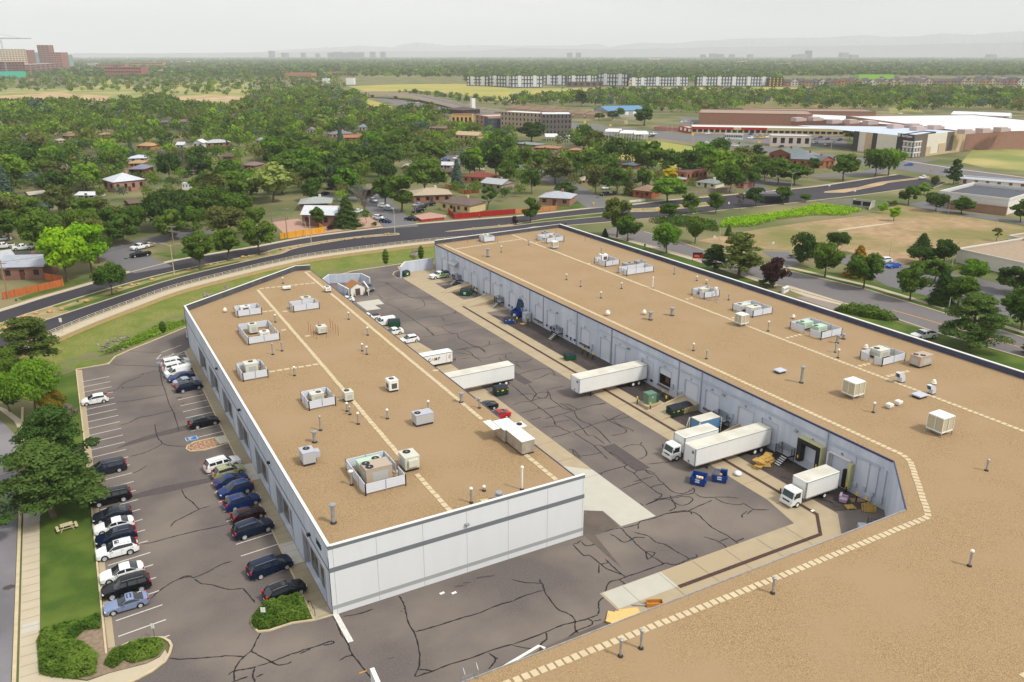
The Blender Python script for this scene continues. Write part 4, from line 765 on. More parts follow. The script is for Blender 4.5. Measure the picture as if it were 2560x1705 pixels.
def vent(t,x,y,h,kind,zone):
 c=g(t,x,y,Z);rr={'big':.24,'turb':.34}.get(kind,.12)
 words_={'pipe':'thin grey vent pipe','white':'white-capped vent pipe','big':'stout grey flue pipe','turb':'broad grey flue','ball':'round white vent cap','box':'square white vent cap','mush':'white mushroom vent','rust':'thin rusty pipe','flat':'grey pipe under a flat metal cap','goose':'bent grey flue pipe'}[kind]
 tall='tall ' if h>1.7 else 'short ' if h<1.0 and kind in('pipe','white')else ''
 r=thing('vent_pipe',where(tall+words_,c,zone),'vent pipe',(c.x,c.y,Z),0,'vent pipes on the gravel roofs')
 if kind=='rust':m=MB();m.cyl((0,0,0),(0,0,h),.05,n=6);m.build('pipe',mat('red_rust',sr(150,84,58),.8),r);return
 m=MB();m.lathe([(rr+.13,0),(rr+.12,.12),(rr+.02,.2)],10);m.build('flashing',M_curb,r)
 if kind in('ball','box','mush'):
  s=h*.5;m=MB()
  if kind=='ball':m.lathe([(.12,0),(s*.7,.15),(s,.2+s*.5),(s*.95,.2+s),(s*.6,.25+s*1.5),(.1,.3+s*1.7)],12)
  elif kind=='box':m.box(-.25,.25,-.25,.25,.1,.4);m.box(-.42,.42,-.42,.42,.4,.75)
  else:m.lathe([(.3,.1),(.45,.3),(.3,.4),(.34,.55),(.22,.8),(.05,.9)],12)
  m.build('cap',M_wcap,r);return
 m=MB();m.cyl((0,0,.1),(0,0,h),rr,n=10)
 if kind=='goose':m.tube([(0,0,h),(-.3,0,h+.2),(-.6,0,h)],rr,8)
 m.build('pipe',M_wcap if kind=='white' and h>2 else M_metal,r)
 m=MB();m.lathe([(rr*1.1,h-.02),(rr*1.7,h+.02),(rr*1.7,h+.16),(rr*.8,h+.26)],10)if kind!='flat' else m.lathe([(rr,h),(.3,h+.05),(.28,h+.15),(.05,h+.25)],12)
 m.build('cap',M_wcap if kind in('white','flat')else M_metal,r)
VA='21,155,98,1.9,pipe 21,240,65,1.5,pipe 21,978,65,1.2,white 21,1020,96,1.3,white 21,355,292,1.4,white 21,838,620,1.2,white 21,865,650,1.1,pipe 21,941,738,1.6,white 21,1209,688,1.3,white 21,1586,608,1.3,white 21,594,795,2.0,pipe 21,541,905,1.5,big 21,1889,537,1.4,big 21,2055,590,1.4,goose 21,880,1298,1.8,flat 21,1980,1462,1.8,white 31,714,105,2.2,big 11,250,915,1.2,white 11,179,1272,1.4,white 11,853,1246,1.3,white 11,1028,1392,1.4,white 22,92,1340,2.9,white 10,2072,1180,.8,ball 21,2098,1352,.5,white'
VB='11,2132,670,2.0,turb 11,2257,628,1.5,white 12,155,562,1.3,goose 12,820,645,1.6,pipe 12,501,882,1.2,white 12,631,944,1.4,pipe 12,1007,963,1.2,white 12,817,1050,1.2,white 12,1293,960,2.4,white 12,1491,830,1.6,pipe 12,1700,890,.9,white 12,1787,920,.8,white 12,1992,1068,1.2,pipe 12,880,1210,1.0,ball 12,1215,1202,.9,ball 12,1272,1250,1.5,turb 12,1471,1210,1.5,turb 12,1668,1534,1.2,white 22,1787,137,1.4,pipe 13,635,1464,1.4,big 13,693,1426,.8,big 13,232,1240,.7,ball 13,0,1355,1.8,white 23,617,77,1.4,pipe 23,643,128,1.4,white 23,900,46,.9,mush 23,305,357,2.6,big 23,968,630,1.4,white 23,1115,592,.9,box 23,1197,564,.9,box 23,1523,372,1.0,mush 23,2008,1166,1.4,pipe 33,1851,502,1.7,white 33,42,752,1.6,pipe 32,997,1332,1.6,pipe 32,1185,1260,1.8,pipe 12,725,515,1.4,rust 12,332,420,1.4,rust 12,405,460,1.4,rust 12,472,545,2,rust 12,672,530,1.3,rust 11,1725,555,1.8,rust 11,1948,540,2.0,rust 11,2220,548,2,rust'
for s in VA.split():a=s.split(',');vent(int(a[0]),float(a[1]),float(a[2]),float(a[3]),a[4],'A')
for s in VB.split():a=s.split(',');vent(int(a[0]),float(a[1]),float(a[2]),float(a[3]),a[4],'B')
for k,(x,y,h)in enumerate([(485,1355,1.9),(508,1380,1.9),(532,1405,1.9),(556,1425,1.9),(578,1320,1.2),(652,1412,1.9),(686,1325,1.8),(710,1350,1.9),(735,1375,1.9),(758,1395,1.9)]):
 c=g(11,x,y,Z);m=MB();m.cyl((0,0,0),(0,0,h),.04,n=6);o=m.build('marker_pipe',mat('red_rust',sr(150,84,58),.8));o.location=c;tag(o,'thin rusty red pipe standing in the ring around the cream roof unit','pipe','rusty red pipes around the cream unit')
c=g(21,1628,1560,Z);r=thing('exhaust_fan','white mushroom exhaust fan on a square base at the near roof edge','exhaust fan',(38.8,73.4,Z))
m=MB();m.box(-.9,.9,-.7,.7,0,.03);m.build('flashing',mat('flash_dark',sr(110,110,112),.7),r)
m=MB();m.box(-.5,.5,-.45,.45,.03,.5);m.build('curb',M_metal,r)
m=MB();m.lathe([(.3,.5),(.62,.75),(.6,.85),(.4,.9),(.45,1.15),(.42,1.3),(.1,1.36)],18);m.build('fan_housing',M_metal,r,smooth=False)
c=g(12,1868,1075,Z);r=thing('antenna_mast','steel tripod antenna mast with a white dish box beside a screen','antenna',c)
m=MB();m.tube([(0,0,0),(0,0,3.2)],.06,6)
for a in(.3,2.4,4.5):m.tube([(math.cos(a)*1.2,math.sin(a)*1.2,.1),(0,0,2.2)],.05,5);m.box(math.cos(a)*1.2-.3,math.cos(a)*1.2+.3,math.sin(a)*1.2-.15,math.sin(a)*1.2+.15,0,.12)
m.build('tripod',M_metal,r);m=MB();m.box(-.3,.3,-.2,.3,2.4,3.0);m.build('antenna_box',M_whitep,r,bevel=.08)
PAINT={}
def paint(n,c,metal=.15,rough=.28):
 if n not in PAINT:PAINT[n]=mat('paint_'+n,c,rough,metal,spec=.28,coat=.12)
 return PAINT[n]
paint('white',sr(226,228,226),0,.35);paint('black',(.005,.006,.008),0,.2);paint('navy',sr(12,30,58),.3);paint('blue',sr(14,46,104),.3);paint('silver',sr(176,184,196),.6);paint('sky',sr(140,156,190),.5)
paint('grey',sr(98,104,112),.5);paint('charcoal',sr(40,46,60),.4);paint('red',sr(190,14,24));paint('olive',sr(170,172,128),.3);paint('maroon',sr(44,8,20));paint('tan',sr(176,160,128),.3);paint('brightblue',sr(26,90,190));paint('green',sr(40,110,60));paint('yellow',sr(226,178,30));paint('lime',sr(120,200,30))
M_cg=mat('car_glass',(.015,.02,.026),.06,spec=.7);M_tyre=mat('tyre',(.014,.014,.015),.8);M_rim=mat('rim',sr(190,192,196),.4,metal=.3)
M_head=mat('headlight',sr(214,220,226),.15,spec=.7);M_tail=mat('taillight',sr(180,16,20),.25);M_trim=mat('black_trim',(.02,.02,.022),.6);M_arch=mat('wheel_well',(.006,.006,.006),.9)
def lerp_tab(tab,x):
 if x<=tab[0][0]:return tab[0][1]
 for(a,u),(b,v)in zip(tab,tab[1:]):
  if x<=b:t=(x-a)/(b-a);return u+(v-u)*t
 return tab[-1][1]
CARS=dict(sedan=dict(L=4.6,W=1.80,top=[(0,.62),(.12,.74),(.95,.93),(1.35,.98),(2.05,1.40),(2.6,1.46),(3.2,1.42),(3.95,1.08),(4.4,1.04),(4.6,.86)],belt=[(0,.6),(1.3,.9),(3.9,.98),(4.6,.8)],side=(1.45,3.75),ws=(1.3,2.1),rw=(3.2,3.98),wr=.31,ax=(.85,3.6),gc=.2),coupe=dict(L=4.45,W=1.75,top=[(0,.58),(.12,.7),(1.0,.88),(1.45,.94),(2.15,1.34),(2.55,1.39),(3.0,1.35),(3.9,1.02),(4.3,.98),(4.45,.8)],belt=[(0,.56),(1.4,.86),(3.8,.95),(4.45,.76)],side=(1.6,3.5),ws=(1.4,2.2),rw=(3.0,3.92),wr=.31,ax=(.85,3.5),gc=.18),hatch=dict(L=4.2,W=1.72,top=[(0,.62),(.1,.76),(.8,.95),(1.1,1.02),(1.85,1.5),(2.5,1.56),(3.5,1.5),(4.05,1.1),(4.2,.8)],belt=[(0,.6),(1.1,.95),(3.9,1.05),(4.2,.76)],side=(1.2,3.55),ws=(1.08,1.9),rw=(3.5,4.06),wr=.3,ax=(.75,3.4),gc=.18),suv=dict(L=4.65,W=1.86,top=[(0,.7),(.1,.86),(.95,1.06),(1.25,1.1),(1.95,1.6),(2.5,1.68),(3.9,1.62),(4.45,1.15),(4.65,.86)],belt=[(0,.68),(1.25,1.04),(4.3,1.14),(4.65,.82)],side=(1.4,4.0),ws=(1.22,2.0),rw=(3.9,4.48),wr=.36,ax=(.85,3.6),gc=.24),bigsuv=dict(L=5.0,W=1.95,top=[(0,.78),(.08,.96),(1.0,1.14),(1.3,1.18),(1.95,1.72),(2.5,1.8),(4.5,1.74),(4.85,1.2),(5.0,.9)],belt=[(0,.74),(1.3,1.12),(4.8,1.18),(5.0,.86)],side=(1.5,4.5),ws=(1.27,2.0),rw=(4.5,4.88),wr=.38,ax=(.95,3.9),gc=.26),van=dict(L=5.1,W=1.98,top=[(0,.72),(.1,.88),(.8,1.08),(1.0,1.14),(1.85,1.66),(2.3,1.76),(4.6,1.72),(4.95,1.2),(5.1,.9)],belt=[(0,.68),(1.0,1.04),(4.9,1.16),(5.1,.84)],side=(1.2,4.6),ws=(.98,1.9),rw=(4.6,4.97),wr=.34,ax=(.92,4.0),gc=.18),cargo=dict(L=5.0,W=2.0,top=[(0,.8),(.08,.98),(.6,1.14),(.85,1.2),(1.5,1.85),(2.0,2.02),(4.85,2.0),(5.0,1.9)],belt=[(0,.78),(.85,1.12),(5.0,1.14)],side=(1.0,1.95),ws=(.83,1.52),rw=None,wr=.35,ax=(.9,3.9),gc=.22),pickup=dict(L=5.8,W=2.0,top=[(0,.9),(.06,1.06),(1.1,1.18),(1.4,1.22),(2.0,1.78),(2.4,1.86),(3.3,1.82),(3.55,1.26),(3.6,1.2),(5.75,1.18),(5.8,1.1)],belt=[(0,.86),(1.4,1.14),(3.6,1.16),(5.8,1.12)],side=(1.6,3.4),ws=(1.38,2.05),rw=(3.3,3.56),wr=.4,ax=(1.05,4.6),gc=.34,bed=(3.75,5.68)))
def make_car(kind,lite=False):
 S=CARS[kind];Lc,W=S['L'],S['W']/2;xs=set([0,.04,Lc-.05,Lc]+[a for a,_ in S['top']])
 for a in S['ax']:
  for k in range(-5,6):xs.add(round(a+k*.088,3))
 x=0
 while x<Lc:xs.add(round(x,3));x+=.3
 for v in('side','ws','rw'):
  if S[v]:xs.update(S[v])
 xs=sorted(xs);xs=[v for i,v in enumerate(xs)if i==0 or v-xs[i-1]>.02]
 rings=[]
 for x in xs:
  zt=lerp_tab(S['top'],x);zb_=min(lerp_tab(S['belt'],x),zt-.04)
  e=min(x,Lc-x);k=1-.26*max(0,1-e/.5)**2;w_=W*k
  bot=S['gc']
  for a in S['ax']:
   d=abs(x-a);R_a=S['wr']+.07
   if d<R_a:bot=max(bot,S['wr']+math.sqrt(max(R_a**2-d*d,0)))
  bot=min(bot,zb_-.12)
  hgt=max(0,zt-zb_);tum=W-min(.5,hgt*.34)if hgt>.1 else w_*.9
  tum=min(tum,w_*.98)
  re=zt-min(.07,hgt*.3)
  P=[(0,bot+.02),(w_*.9,bot),(w_,bot+.08 if bot<.3 else bot),(w_*1.005,(bot+zb_)/2+.05),(w_*.975,zb_)]
  P+=[(w_*.975+(tum-w_*.975)*.1,zb_+(re-zb_)*.1),(w_*.975+(tum-w_*.975)*.86,zb_+(re-zb_)*.86),(tum,re),(tum*.62,zt-.012),(0,zt)]
  rings.append(P)
 groups={}
 def put(grp,quad):
  G_=groups.setdefault(grp,([],[]));i=len(G_[0]);G_[0].extend(quad);G_[1].append(tuple(range(i,i+len(quad))))
 sd,ws,rw=S['side'],S['ws'],S['rw'];pil=[(sd[0]+sd[1])/2]if kind not in('van','bigsuv','cargo','coupe')else([sd[0]+(sd[1]-sd[0])*.38,sd[0]+(sd[1]-sd[0])*.7]if kind!='cargo' and kind!='coupe' else[])
 for i in range(len(xs)-1):
  xm=(xs[i]+xs[i+1])/2
  for s in(1,-1):
   for j in range(9):
    a,b=rings[i],rings[i+1]
    qd=[(xs[i],a[j][0]*s,a[j][1]),(xs[i+1],b[j][0]*s,b[j][1]),(xs[i+1],b[j+1][0]*s,b[j+1][1]),(xs[i],a[j+1][0]*s,a[j+1][1])]
    if s==-1:qd=qd[::-1]
    grp='body'
    tall=lerp_tab(S['top'],xm)-lerp_tab(S['belt'],xm)
    if j==0:grp='under'
    elif j==5 and sd[0]<xm<sd[1]and tall>.12 and not any(abs(xm-p)<.07 for p in pil):grp='side_window' if s>0 else 'side_window_b'
    elif j>=7 and ws[0]<xm<ws[1]:grp='windshield'
    elif j>=7 and rw and rw[0]<xm<rw[1]:grp='rear_window'
    elif j>=7 and S.get('bed')and S['bed'][0]<xm<S['bed'][1]:grp='bed'
    put(grp,qd)
 for x,P,o in((xs[0],rings[0],-1),(xs[-1],rings[-1],1)):
  poly=[(x,y,z)for y,z in P]+[(x,-y,z)for y,z in P[::-1][1:-1]];put('body',poly if o>0 else poly[::-1])
 off=Vector((-Lc/2,0,0));objs={}
 def mk(name,grp,m_,parent,smooth=True):
  V,Fc=groups[grp];me=bpy.data.meshes.new(name);me.from_pydata([tuple(Vector(v)+off)for v in V],[],Fc)
  bm=bmesh.new();bm.from_mesh(me);bmesh.ops.remove_doubles(bm,verts=bm.verts,dist=.0015);bmesh.ops.recalc_face_normals(bm,faces=bm.faces)if grp=='body' else None;bm.to_mesh(me);bm.free()
  me.materials.append(m_)
  if smooth:
   me.polygons.foreach_set('use_smooth',[True]*len(me.polygons))
   try:me.set_sharp_from_angle(angle=math.radians(38))
   except Exception:pass
  o=bpy.data.objects.new(name,me);COL.objects.link(o);o.parent=parent;return o
 W2=W
 if lite:
  mb=MB();mi={'body':0,'under':3,'side_window':1,'side_window_b':1,'windshield':1,'rear_window':1,'bed':3}
  for k,(V,Fc)in groups.items():
   for f in Fc:mb.face([Vector(V[i])+off for i in f],mi[k])
  for a in S['ax']:
   for s in(1,-1):mb.cyl((a-Lc/2,s*(W-.22),S['wr']),(a-Lc/2,s*(W-.01),S['wr']),S['wr'],n=10,mi=2);mb.cyl((a-Lc/2,s*(W-.02),S['wr']),(a-Lc/2,s*(W+.0),S['wr']),S['wr']*.6,n=8,mi=4)
  for s in(1,-1):mb.box(-Lc/2-.01,-Lc/2+.1,s*W*.6-.18,s*W*.6+.18,.62,.74,4);mb.box(Lc/2-.09,Lc/2+.01,s*W*.66-.12,s*W*.66+.12,.72,.95,5)
  me=bpy.data.meshes.new('far_car');me.from_pydata(mb.v,[],mb.f)
  for k in(PAINT['white'],M_cg,M_tyre,M_arch,M_rim,M_tail):me.materials.append(k)
  me.polygons.foreach_set('material_index',mb.m);return me
 r=thing('parked_car','x','car',(0,0,-100))
 mk('body','body',PAINT['white'],r);mk('underside','under',M_arch,r,False)
 mk('windshield','windshield',M_cg,r);mk('side_window','side_window',M_cg,r);mk('side_window','side_window_b',M_cg,r)
 if 'rear_window' in groups:mk('rear_window','rear_window',M_cg,r)
 if 'bed' in groups:mk('truck_bed','bed',M_trim,r)
 for a in S['ax']:
  for s in(1,-1):
   m=MB();y0,y1=W-.24,W-.01;wrr=S['wr']
   A_=a-Lc/2
   m.M=Matrix.Translation((A_,s*y0,wrr))@Matrix.Rotation(-s*math.pi/2,4,'X')
   m.lathe([(wrr*.62,0),(wrr*.93,0),(wrr,.05),(wrr,.18),(wrr*.93,.235),(wrr*.66,.24),(wrr*.64,.2)],16);wh=m.build('wheel',M_tyre,r)
   m=MB();m.M=Matrix.Translation((A_,s*y0,wrr))@Matrix.Rotation(-s*math.pi/2,4,'X')
   m.lathe([(wrr*.7,.12),(wrr*.7,.243),(wrr*.62,.246),(wrr*.56,.22),(wrr*.15,.225),(.03,.24)],12);m.build('rim',M_rim,wh)
 zh=lerp_tab(S['top'],.1)-.16
 for s in(1,-1):
  m=MB();m.M=Matrix.Translation(off);m.box(.03,.42,s*W*.72-.16,s*W*.72+.13,zh,zh+.12);m.build('headlight',M_head,r,bevel=.03)
  m=MB();m.M=Matrix.Translation(off);zz=.78 if kind in('sedan','coupe')else.95;m.box(Lc-.26,Lc-.02,s*W*.74-.13,s*W*.74+.12,zz-.05,zz+.16+(.12 if zz>.9 else 0));m.build('taillight',M_tail,r,bevel=.02)
  m=MB();m.M=Matrix.Translation(off);mx_=S['side'][0]+.32;m.box(mx_,mx_+.1,s*(W-.02)-(.16 if s<0 else 0),s*(W-.02)+(.16 if s>0 else 0),lerp_tab(S['belt'],mx_)+.02,lerp_tab(S['belt'],mx_)+.16);m.build('mirror',PAINT['black'],r,bevel=.02)
 m=MB();m.M=Matrix.Translation(off);m.box(-.012,.05,-W*.5,W*.5,zh-.22,zh-.06);m.box(-.012,.04,-W*.62,W*.62,.26,.38);m.build('grille',M_trim,r)
 m=MB();m.M=Matrix.Translation(off);m.box(Lc-.03,Lc+.012,-.26,.26,.55,.68);m.build('number_plate',M_whitep,r)
 if kind in('suv','bigsuv','van'):
  m=MB();m.M=Matrix.Translation(off)
  for s in(1,-1):m.tube([(S['ws'][1]+.1,s*(W-.34),lerp_tab(S['top'],S['ws'][1]+.1)+.03),(S['ws'][1]+1,s*(W-.34),lerp_tab(S['top'],S['ws'][1]+1)+.03),(S['side'][1]-.2,s*(W-.34),lerp_tab(S['top'],S['side'][1]-.2)+.03)],.022,4)
  m.build('roof_rail',M_metal,r)
 if kind in('coupe','suv'):
  m=MB();m.M=Matrix.Translation(off);x0=S['ws'][1]+.12;m.face([(x0,-.38,lerp_tab(S['top'],x0)+.012),(x0+.5,-.38,lerp_tab(S['top'],x0+.5)+.012),(x0+.5,.38,lerp_tab(S['top'],x0+.5)+.012),(x0,.38,lerp_tab(S['top'],x0)+.012)]);m.build('sunroof',M_cg,r)
 m=MB();m.M=Matrix.Translation(off)
 for s in(1,-1):
  for px_ in([S['side'][0]+.12]+pil+[S['side'][1]-.25]):
   if S['ax'][0]+.5<px_<S['ax'][1]+.3:m.box(px_-.012,px_+.012,s*W*1.0-.004,s*W*1.0+.004+.006*s,S['gc']+.12,lerp_tab(S['belt'],px_)-.03)
   if S['ax'][0]+.5<px_:m.box(px_+.12,px_+.26,s*W-.01,s*W+.02,lerp_tab(S['belt'],px_)-.16,lerp_tab(S['belt'],px_)-.12)
 if m.f:m.build('door_seam',M_trim,r)
 return r
CP={k:make_car(k)for k in CARS};usedp=set()
def car(kind,front,rear,col,label,group,name=None,cat=None):
 0
 f,b=Vector((front[0],front[1],0)),Vector((rear[0],rear[1],0));d=b-f;c=(f+b)/2;rz=math.atan2(d.y,d.x)
 root=CP[kind]
 if kind not in usedp:
  usedp.add(kind);KIDS.setdefault(root.name,list(root.children))
  for ch in root.children:KIDS.setdefault(ch.name,list(ch.children))
  o=root;o.location=(c.x,c.y,.03);o.rotation_euler=(0,0,rz);o['label']=label;o['group']=group;repaint(o,PAINT[col])
 else:o=dup(root,(c.x,c.y,.03),rz,label,group,PAINT[col])
 if name:o.name=name
 o['category']=cat or{'van':'minivan','cargo':'van','pickup':'pickup truck','suv':'car','bigsuv':'car'}.get(kind,'car')
 return o
GL,GR='cars parked along the lawn side of the lot','cars parked facing the white building'
def LC(kind,y,col,label,nose=-1.9,tilt=.14):
 Lc=CARS[kind]['L'];return car(kind,(nose,y-tilt*Lc/2),(nose+Lc,y+tilt*Lc/2),col,label,GL)
def RC(kind,y,col,label,nose=15.9,out=False,tilt=.14):
 Lc=CARS[kind]['L'];a,b=(nose,y+tilt*Lc/2),(nose-Lc,y-tilt*Lc/2)
 return car(kind,a if not out else b,b if not out else a,col,label,GR)
LC('hatch',146.2,'white','white hatchback parked alone near the far end of the lawn side row',-2.5,.02)
LC('van',118.3,'charcoal','dark grey minivan partly hidden behind the big pine',-2.9,.02)
LC('bigsuv',109.1,'black','large black SUV with silver window trim parked alone past the pine',-3.0,.02)
LC('sedan',104.5,'charcoal','dark navy sedan heading a tight row of four, beside a white sedan',-3.0,.02)
LC('sedan',101.5,'white','white sedan between two dark cars near the picnic table',-3.0,.02)
LC('suv',98.5,'navy','navy SUV squeezed between a white sedan and a white SUV',-3.0,.02)
LC('suv',95.4,'white','white SUV with black sunroof next to an empty bay',-3.1,.02)
LC('sedan',90.3,'white','white sedan with dark glass roof beside a black SUV',-3.0,.02)
LC('bigsuv',87.1,'black','black SUV parked between a white sedan and a silver blue coupe',-3.0,.02)
LC('coupe',84.1,'sky','silver blue coupe with sunroof, nearest car of the lawn side row',-3.0,.02)
RC('van',158.3,'white','white minivan farthest up the building row, by the blue bay mark',16.7)
RC('van',155.6,'white','white minivan parked next to the small white cargo van',16.6)
o=RC('cargo',152.9,'white','small white cargo van between a white minivan and a blue sedan',16.3,True);o.scale=(.92,.92,.9)
RC('sedan',150.2,'blue','blue sedan backed in beside the white cargo van',16.3,True)
RC('sedan',147.4,'silver','silver sedan between the blue sedan and a dark navy SUV',16.9)
RC('suv',144.5,'navy','dark navy SUV at the near end of the far cluster of cars',16.8)
RC('suv',127.8,'black','black SUV alone by the blue disabled bay and the rock island',16.6)
RC('bigsuv',111.6,'white','white SUV first after the rock island',16.7)
o=RC('suv',108.9,'olive','pale olive green boxy SUV between the white SUV and a blue sedan',16.9);o.scale=(.95,.95,1.0)
RC('sedan',106.3,'blue','bright blue sedan beside the olive green SUV',16.7)
RC('suv',103.3,'blue','dark blue crossover backed in beside the bright blue sedan',16.7,True)
RC('suv',99.6,'blue','royal blue SUV next to a maroon black hatchback',16.8)
o=RC('hatch',96.0,'maroon','very dark maroon hatchback between two blue SUVs',16.6)
RC('bigsuv',92.3,'navy','square navy SUV at the near end of a line of blue cars',16.8)
RC('van',83.3,'navy','navy minivan in front of the pale ramp of the white building',16.8)
RC('suv',77.9,'black','glossy black crossover beside the clipped hedge at the building corner',16.9)
GC='cars parked in the truck court'
p=g(10,1730,1432);car('cargo',(p.x+1.6,p.y+5),(p.x+.6,p.y),'white','white van at the far left corner of the white building',GC)
car('van',(64.3,189.0),(63.4,194.0),'grey','grey minivan parked beside the white garden shed',GC)
def CC(kind,t,x,y,col,label):
 w_=g(t,x,y);S=CARS[kind];rear=w_.x+S['L']-S['ax'][1];yy=w_.y+S['W']/2;return car(kind,(rear-S['L'],yy),(rear,yy),col,label,GC)
CC('cargo',11,1255,1297,'white','tall white cargo van beside the green dumpster in the court')
CC('pickup',11,1110,1262,'white','white truck mostly hidden behind the white cargo van')
CC('sedan',11,1327,1386,'white','white sedan with chrome wheels next to the green dumpster')
CC('hatch',11,1478,1458,'white','white liftback with black wheels, nearest of the white cars in the court')
CC('coupe',21,2192,608,'black','black coupe beside the red coupe under the roof edge')
CC('coupe',21,2306,690,'red','bright red coupe beside the white building')
p=g(11,880,1090);car('sedan',(p.x-3.6,p.y+.9),(p.x+.9,p.y+.9),'white','white sedan of which only the tail shows past the roof edge',GC)
pk=car('pickup',g(11,1585,880),g(11,1760,850)+Vector((1.2,0,0)),'white','white and lime green work pickup with a black rack bed','trucks in the court')
m=MB();Lp=5.8/2
for s in(1,-1):m.box(2.2-Lp,4.0-Lp,s*1.005-.006,s*1.005+.012,.55,1.15)
m.build('lime_panel',PAINT['lime'],pk);m=MB();m.box(3.7-Lp,5.8-Lp,-.98,.98,1.2,1.5);m.build('rack',M_trim,pk)
M_tw=mat('trailer_white',sr(232,233,230),.5,var=sr(222,222,216),scale=.5,fac=.7);M_tr=mat('trailer_roof',sr(214,211,197),.7,var=sr(200,197,182),scale=.4,fac=.7,col3=sr(184,180,166),scale3=.2)
def wheel_at(m,x,y,r_,w_,s):m.cyl((x,y,r_),(x,y+s*w_,r_),r_,n=14)
def trailer(x0,x1,y0,y1,label,z0=1.05,z1=3.75,legs=True):
 c=((x0+x1)/2,(y0+y1)/2);r=thing('box_trailer',label,'trailer',(c[0],c[1],0),0,'white box trailers');hx,hy=(x1-x0)/2,(y1-y0)/2
 m=MB();m.box(-hx,hx,-hy,hy,z0,z1);m.build('box',M_tw,r,bevel=.05)
 m=MB();m.box(-hx+.06,hx-.06,-hy+.06,hy-.06,z1+.001,z1+.03);m.build('roof',M_tr,r)
 m=MB();M_rl=M_metal
 for y in(-hy-.012,hy+.012-.02):
  m.box(-hx,hx,y,y+.02,z1-.14,z1-.03);m.box(-hx,hx,y,y+.02,z0-.02,z0+.1)
 m.box(-hx-.015,-hx-.001,-hy,-hy+.12,z0,z1);m.box(-hx-.015,-hx-.001,hy-.12,hy,z0,z1);m.box(-hx,-hx+.12,-hy-.014,-hy-.001,z0,z1);m.build('edge_rail',M_rl,r)
 m=MB()
 for k in range(int(hx*2/.5)):x=-hx+.3+k*.5;m.box(x,x+.02,-hy-.008,-hy-.001,z0+.12,z1-.16)
 m.build('panel_rib',mat('rib_grey',sr(214,215,214),.6),r)
 if legs:
  m=MB()
  for s in(-1,1):m.box(-hx+2.6,-hx+2.75,s*(hy-.35)-.07,s*(hy-.35)+.07,.06,z0);m.box(-hx+2.5,-hx+2.85,s*(hy-.35)-.15,s*(hy-.35)+.15,0,.06)
  m.build('landing_gear',M_black,r)
 for ax in(hx-2.9,hx-1.65):
  for s in(-1,1):
   m=MB();wheel_at(m,ax,s*(hy-.02),.5,.5,-s);w_=m.build('wheel',M_tyre,r);m=MB();m.cyl((ax,s*(hy-.015),.5),(ax,s*(hy-.03),.5),.26,n=12);m.build('rim',M_whitep,w_)
 m=MB();m.box(hx-4,hx-.1,-hy+.3,hy-.3,.65,z0);m.box(-hx+.5,hx,-hy+.5,-hy+.6,.85,z0);m.build('chassis',M_black,r)
 m=MB()
 for k in range(8):x=-hx+1+k*(2*hx-2)/8;m.box(x,x+.35,-hy-.018,-hy-.013,z0+.0,z0+.07)
 m.build('reflector',mat('reflector_red',sr(190,60,40),.5),r)
 m=MB();m.box(-hx-.02,-hx-.016,-.75*hy,-.35*hy,z1-.9,z1-.45);m.box(-hx-.02,-hx-.016,-.1,.25,z0+.15,z0+.5);m.build('front_plate',mat('plate_blue',sr(110,130,170),.5),r)
 return r
trailer(72.35,86.9,77.75,80.2,'nearest long white box trailer backed to a dock, beside the cab-over truck')
trailer(72.5,87.0,107.65,110.3,'middle white box trailer parked alone across the drain channel at the docks')
trailer(51.5,66.2,119.1,121.5,'white box trailer standing against the white building beside the green dumpster')
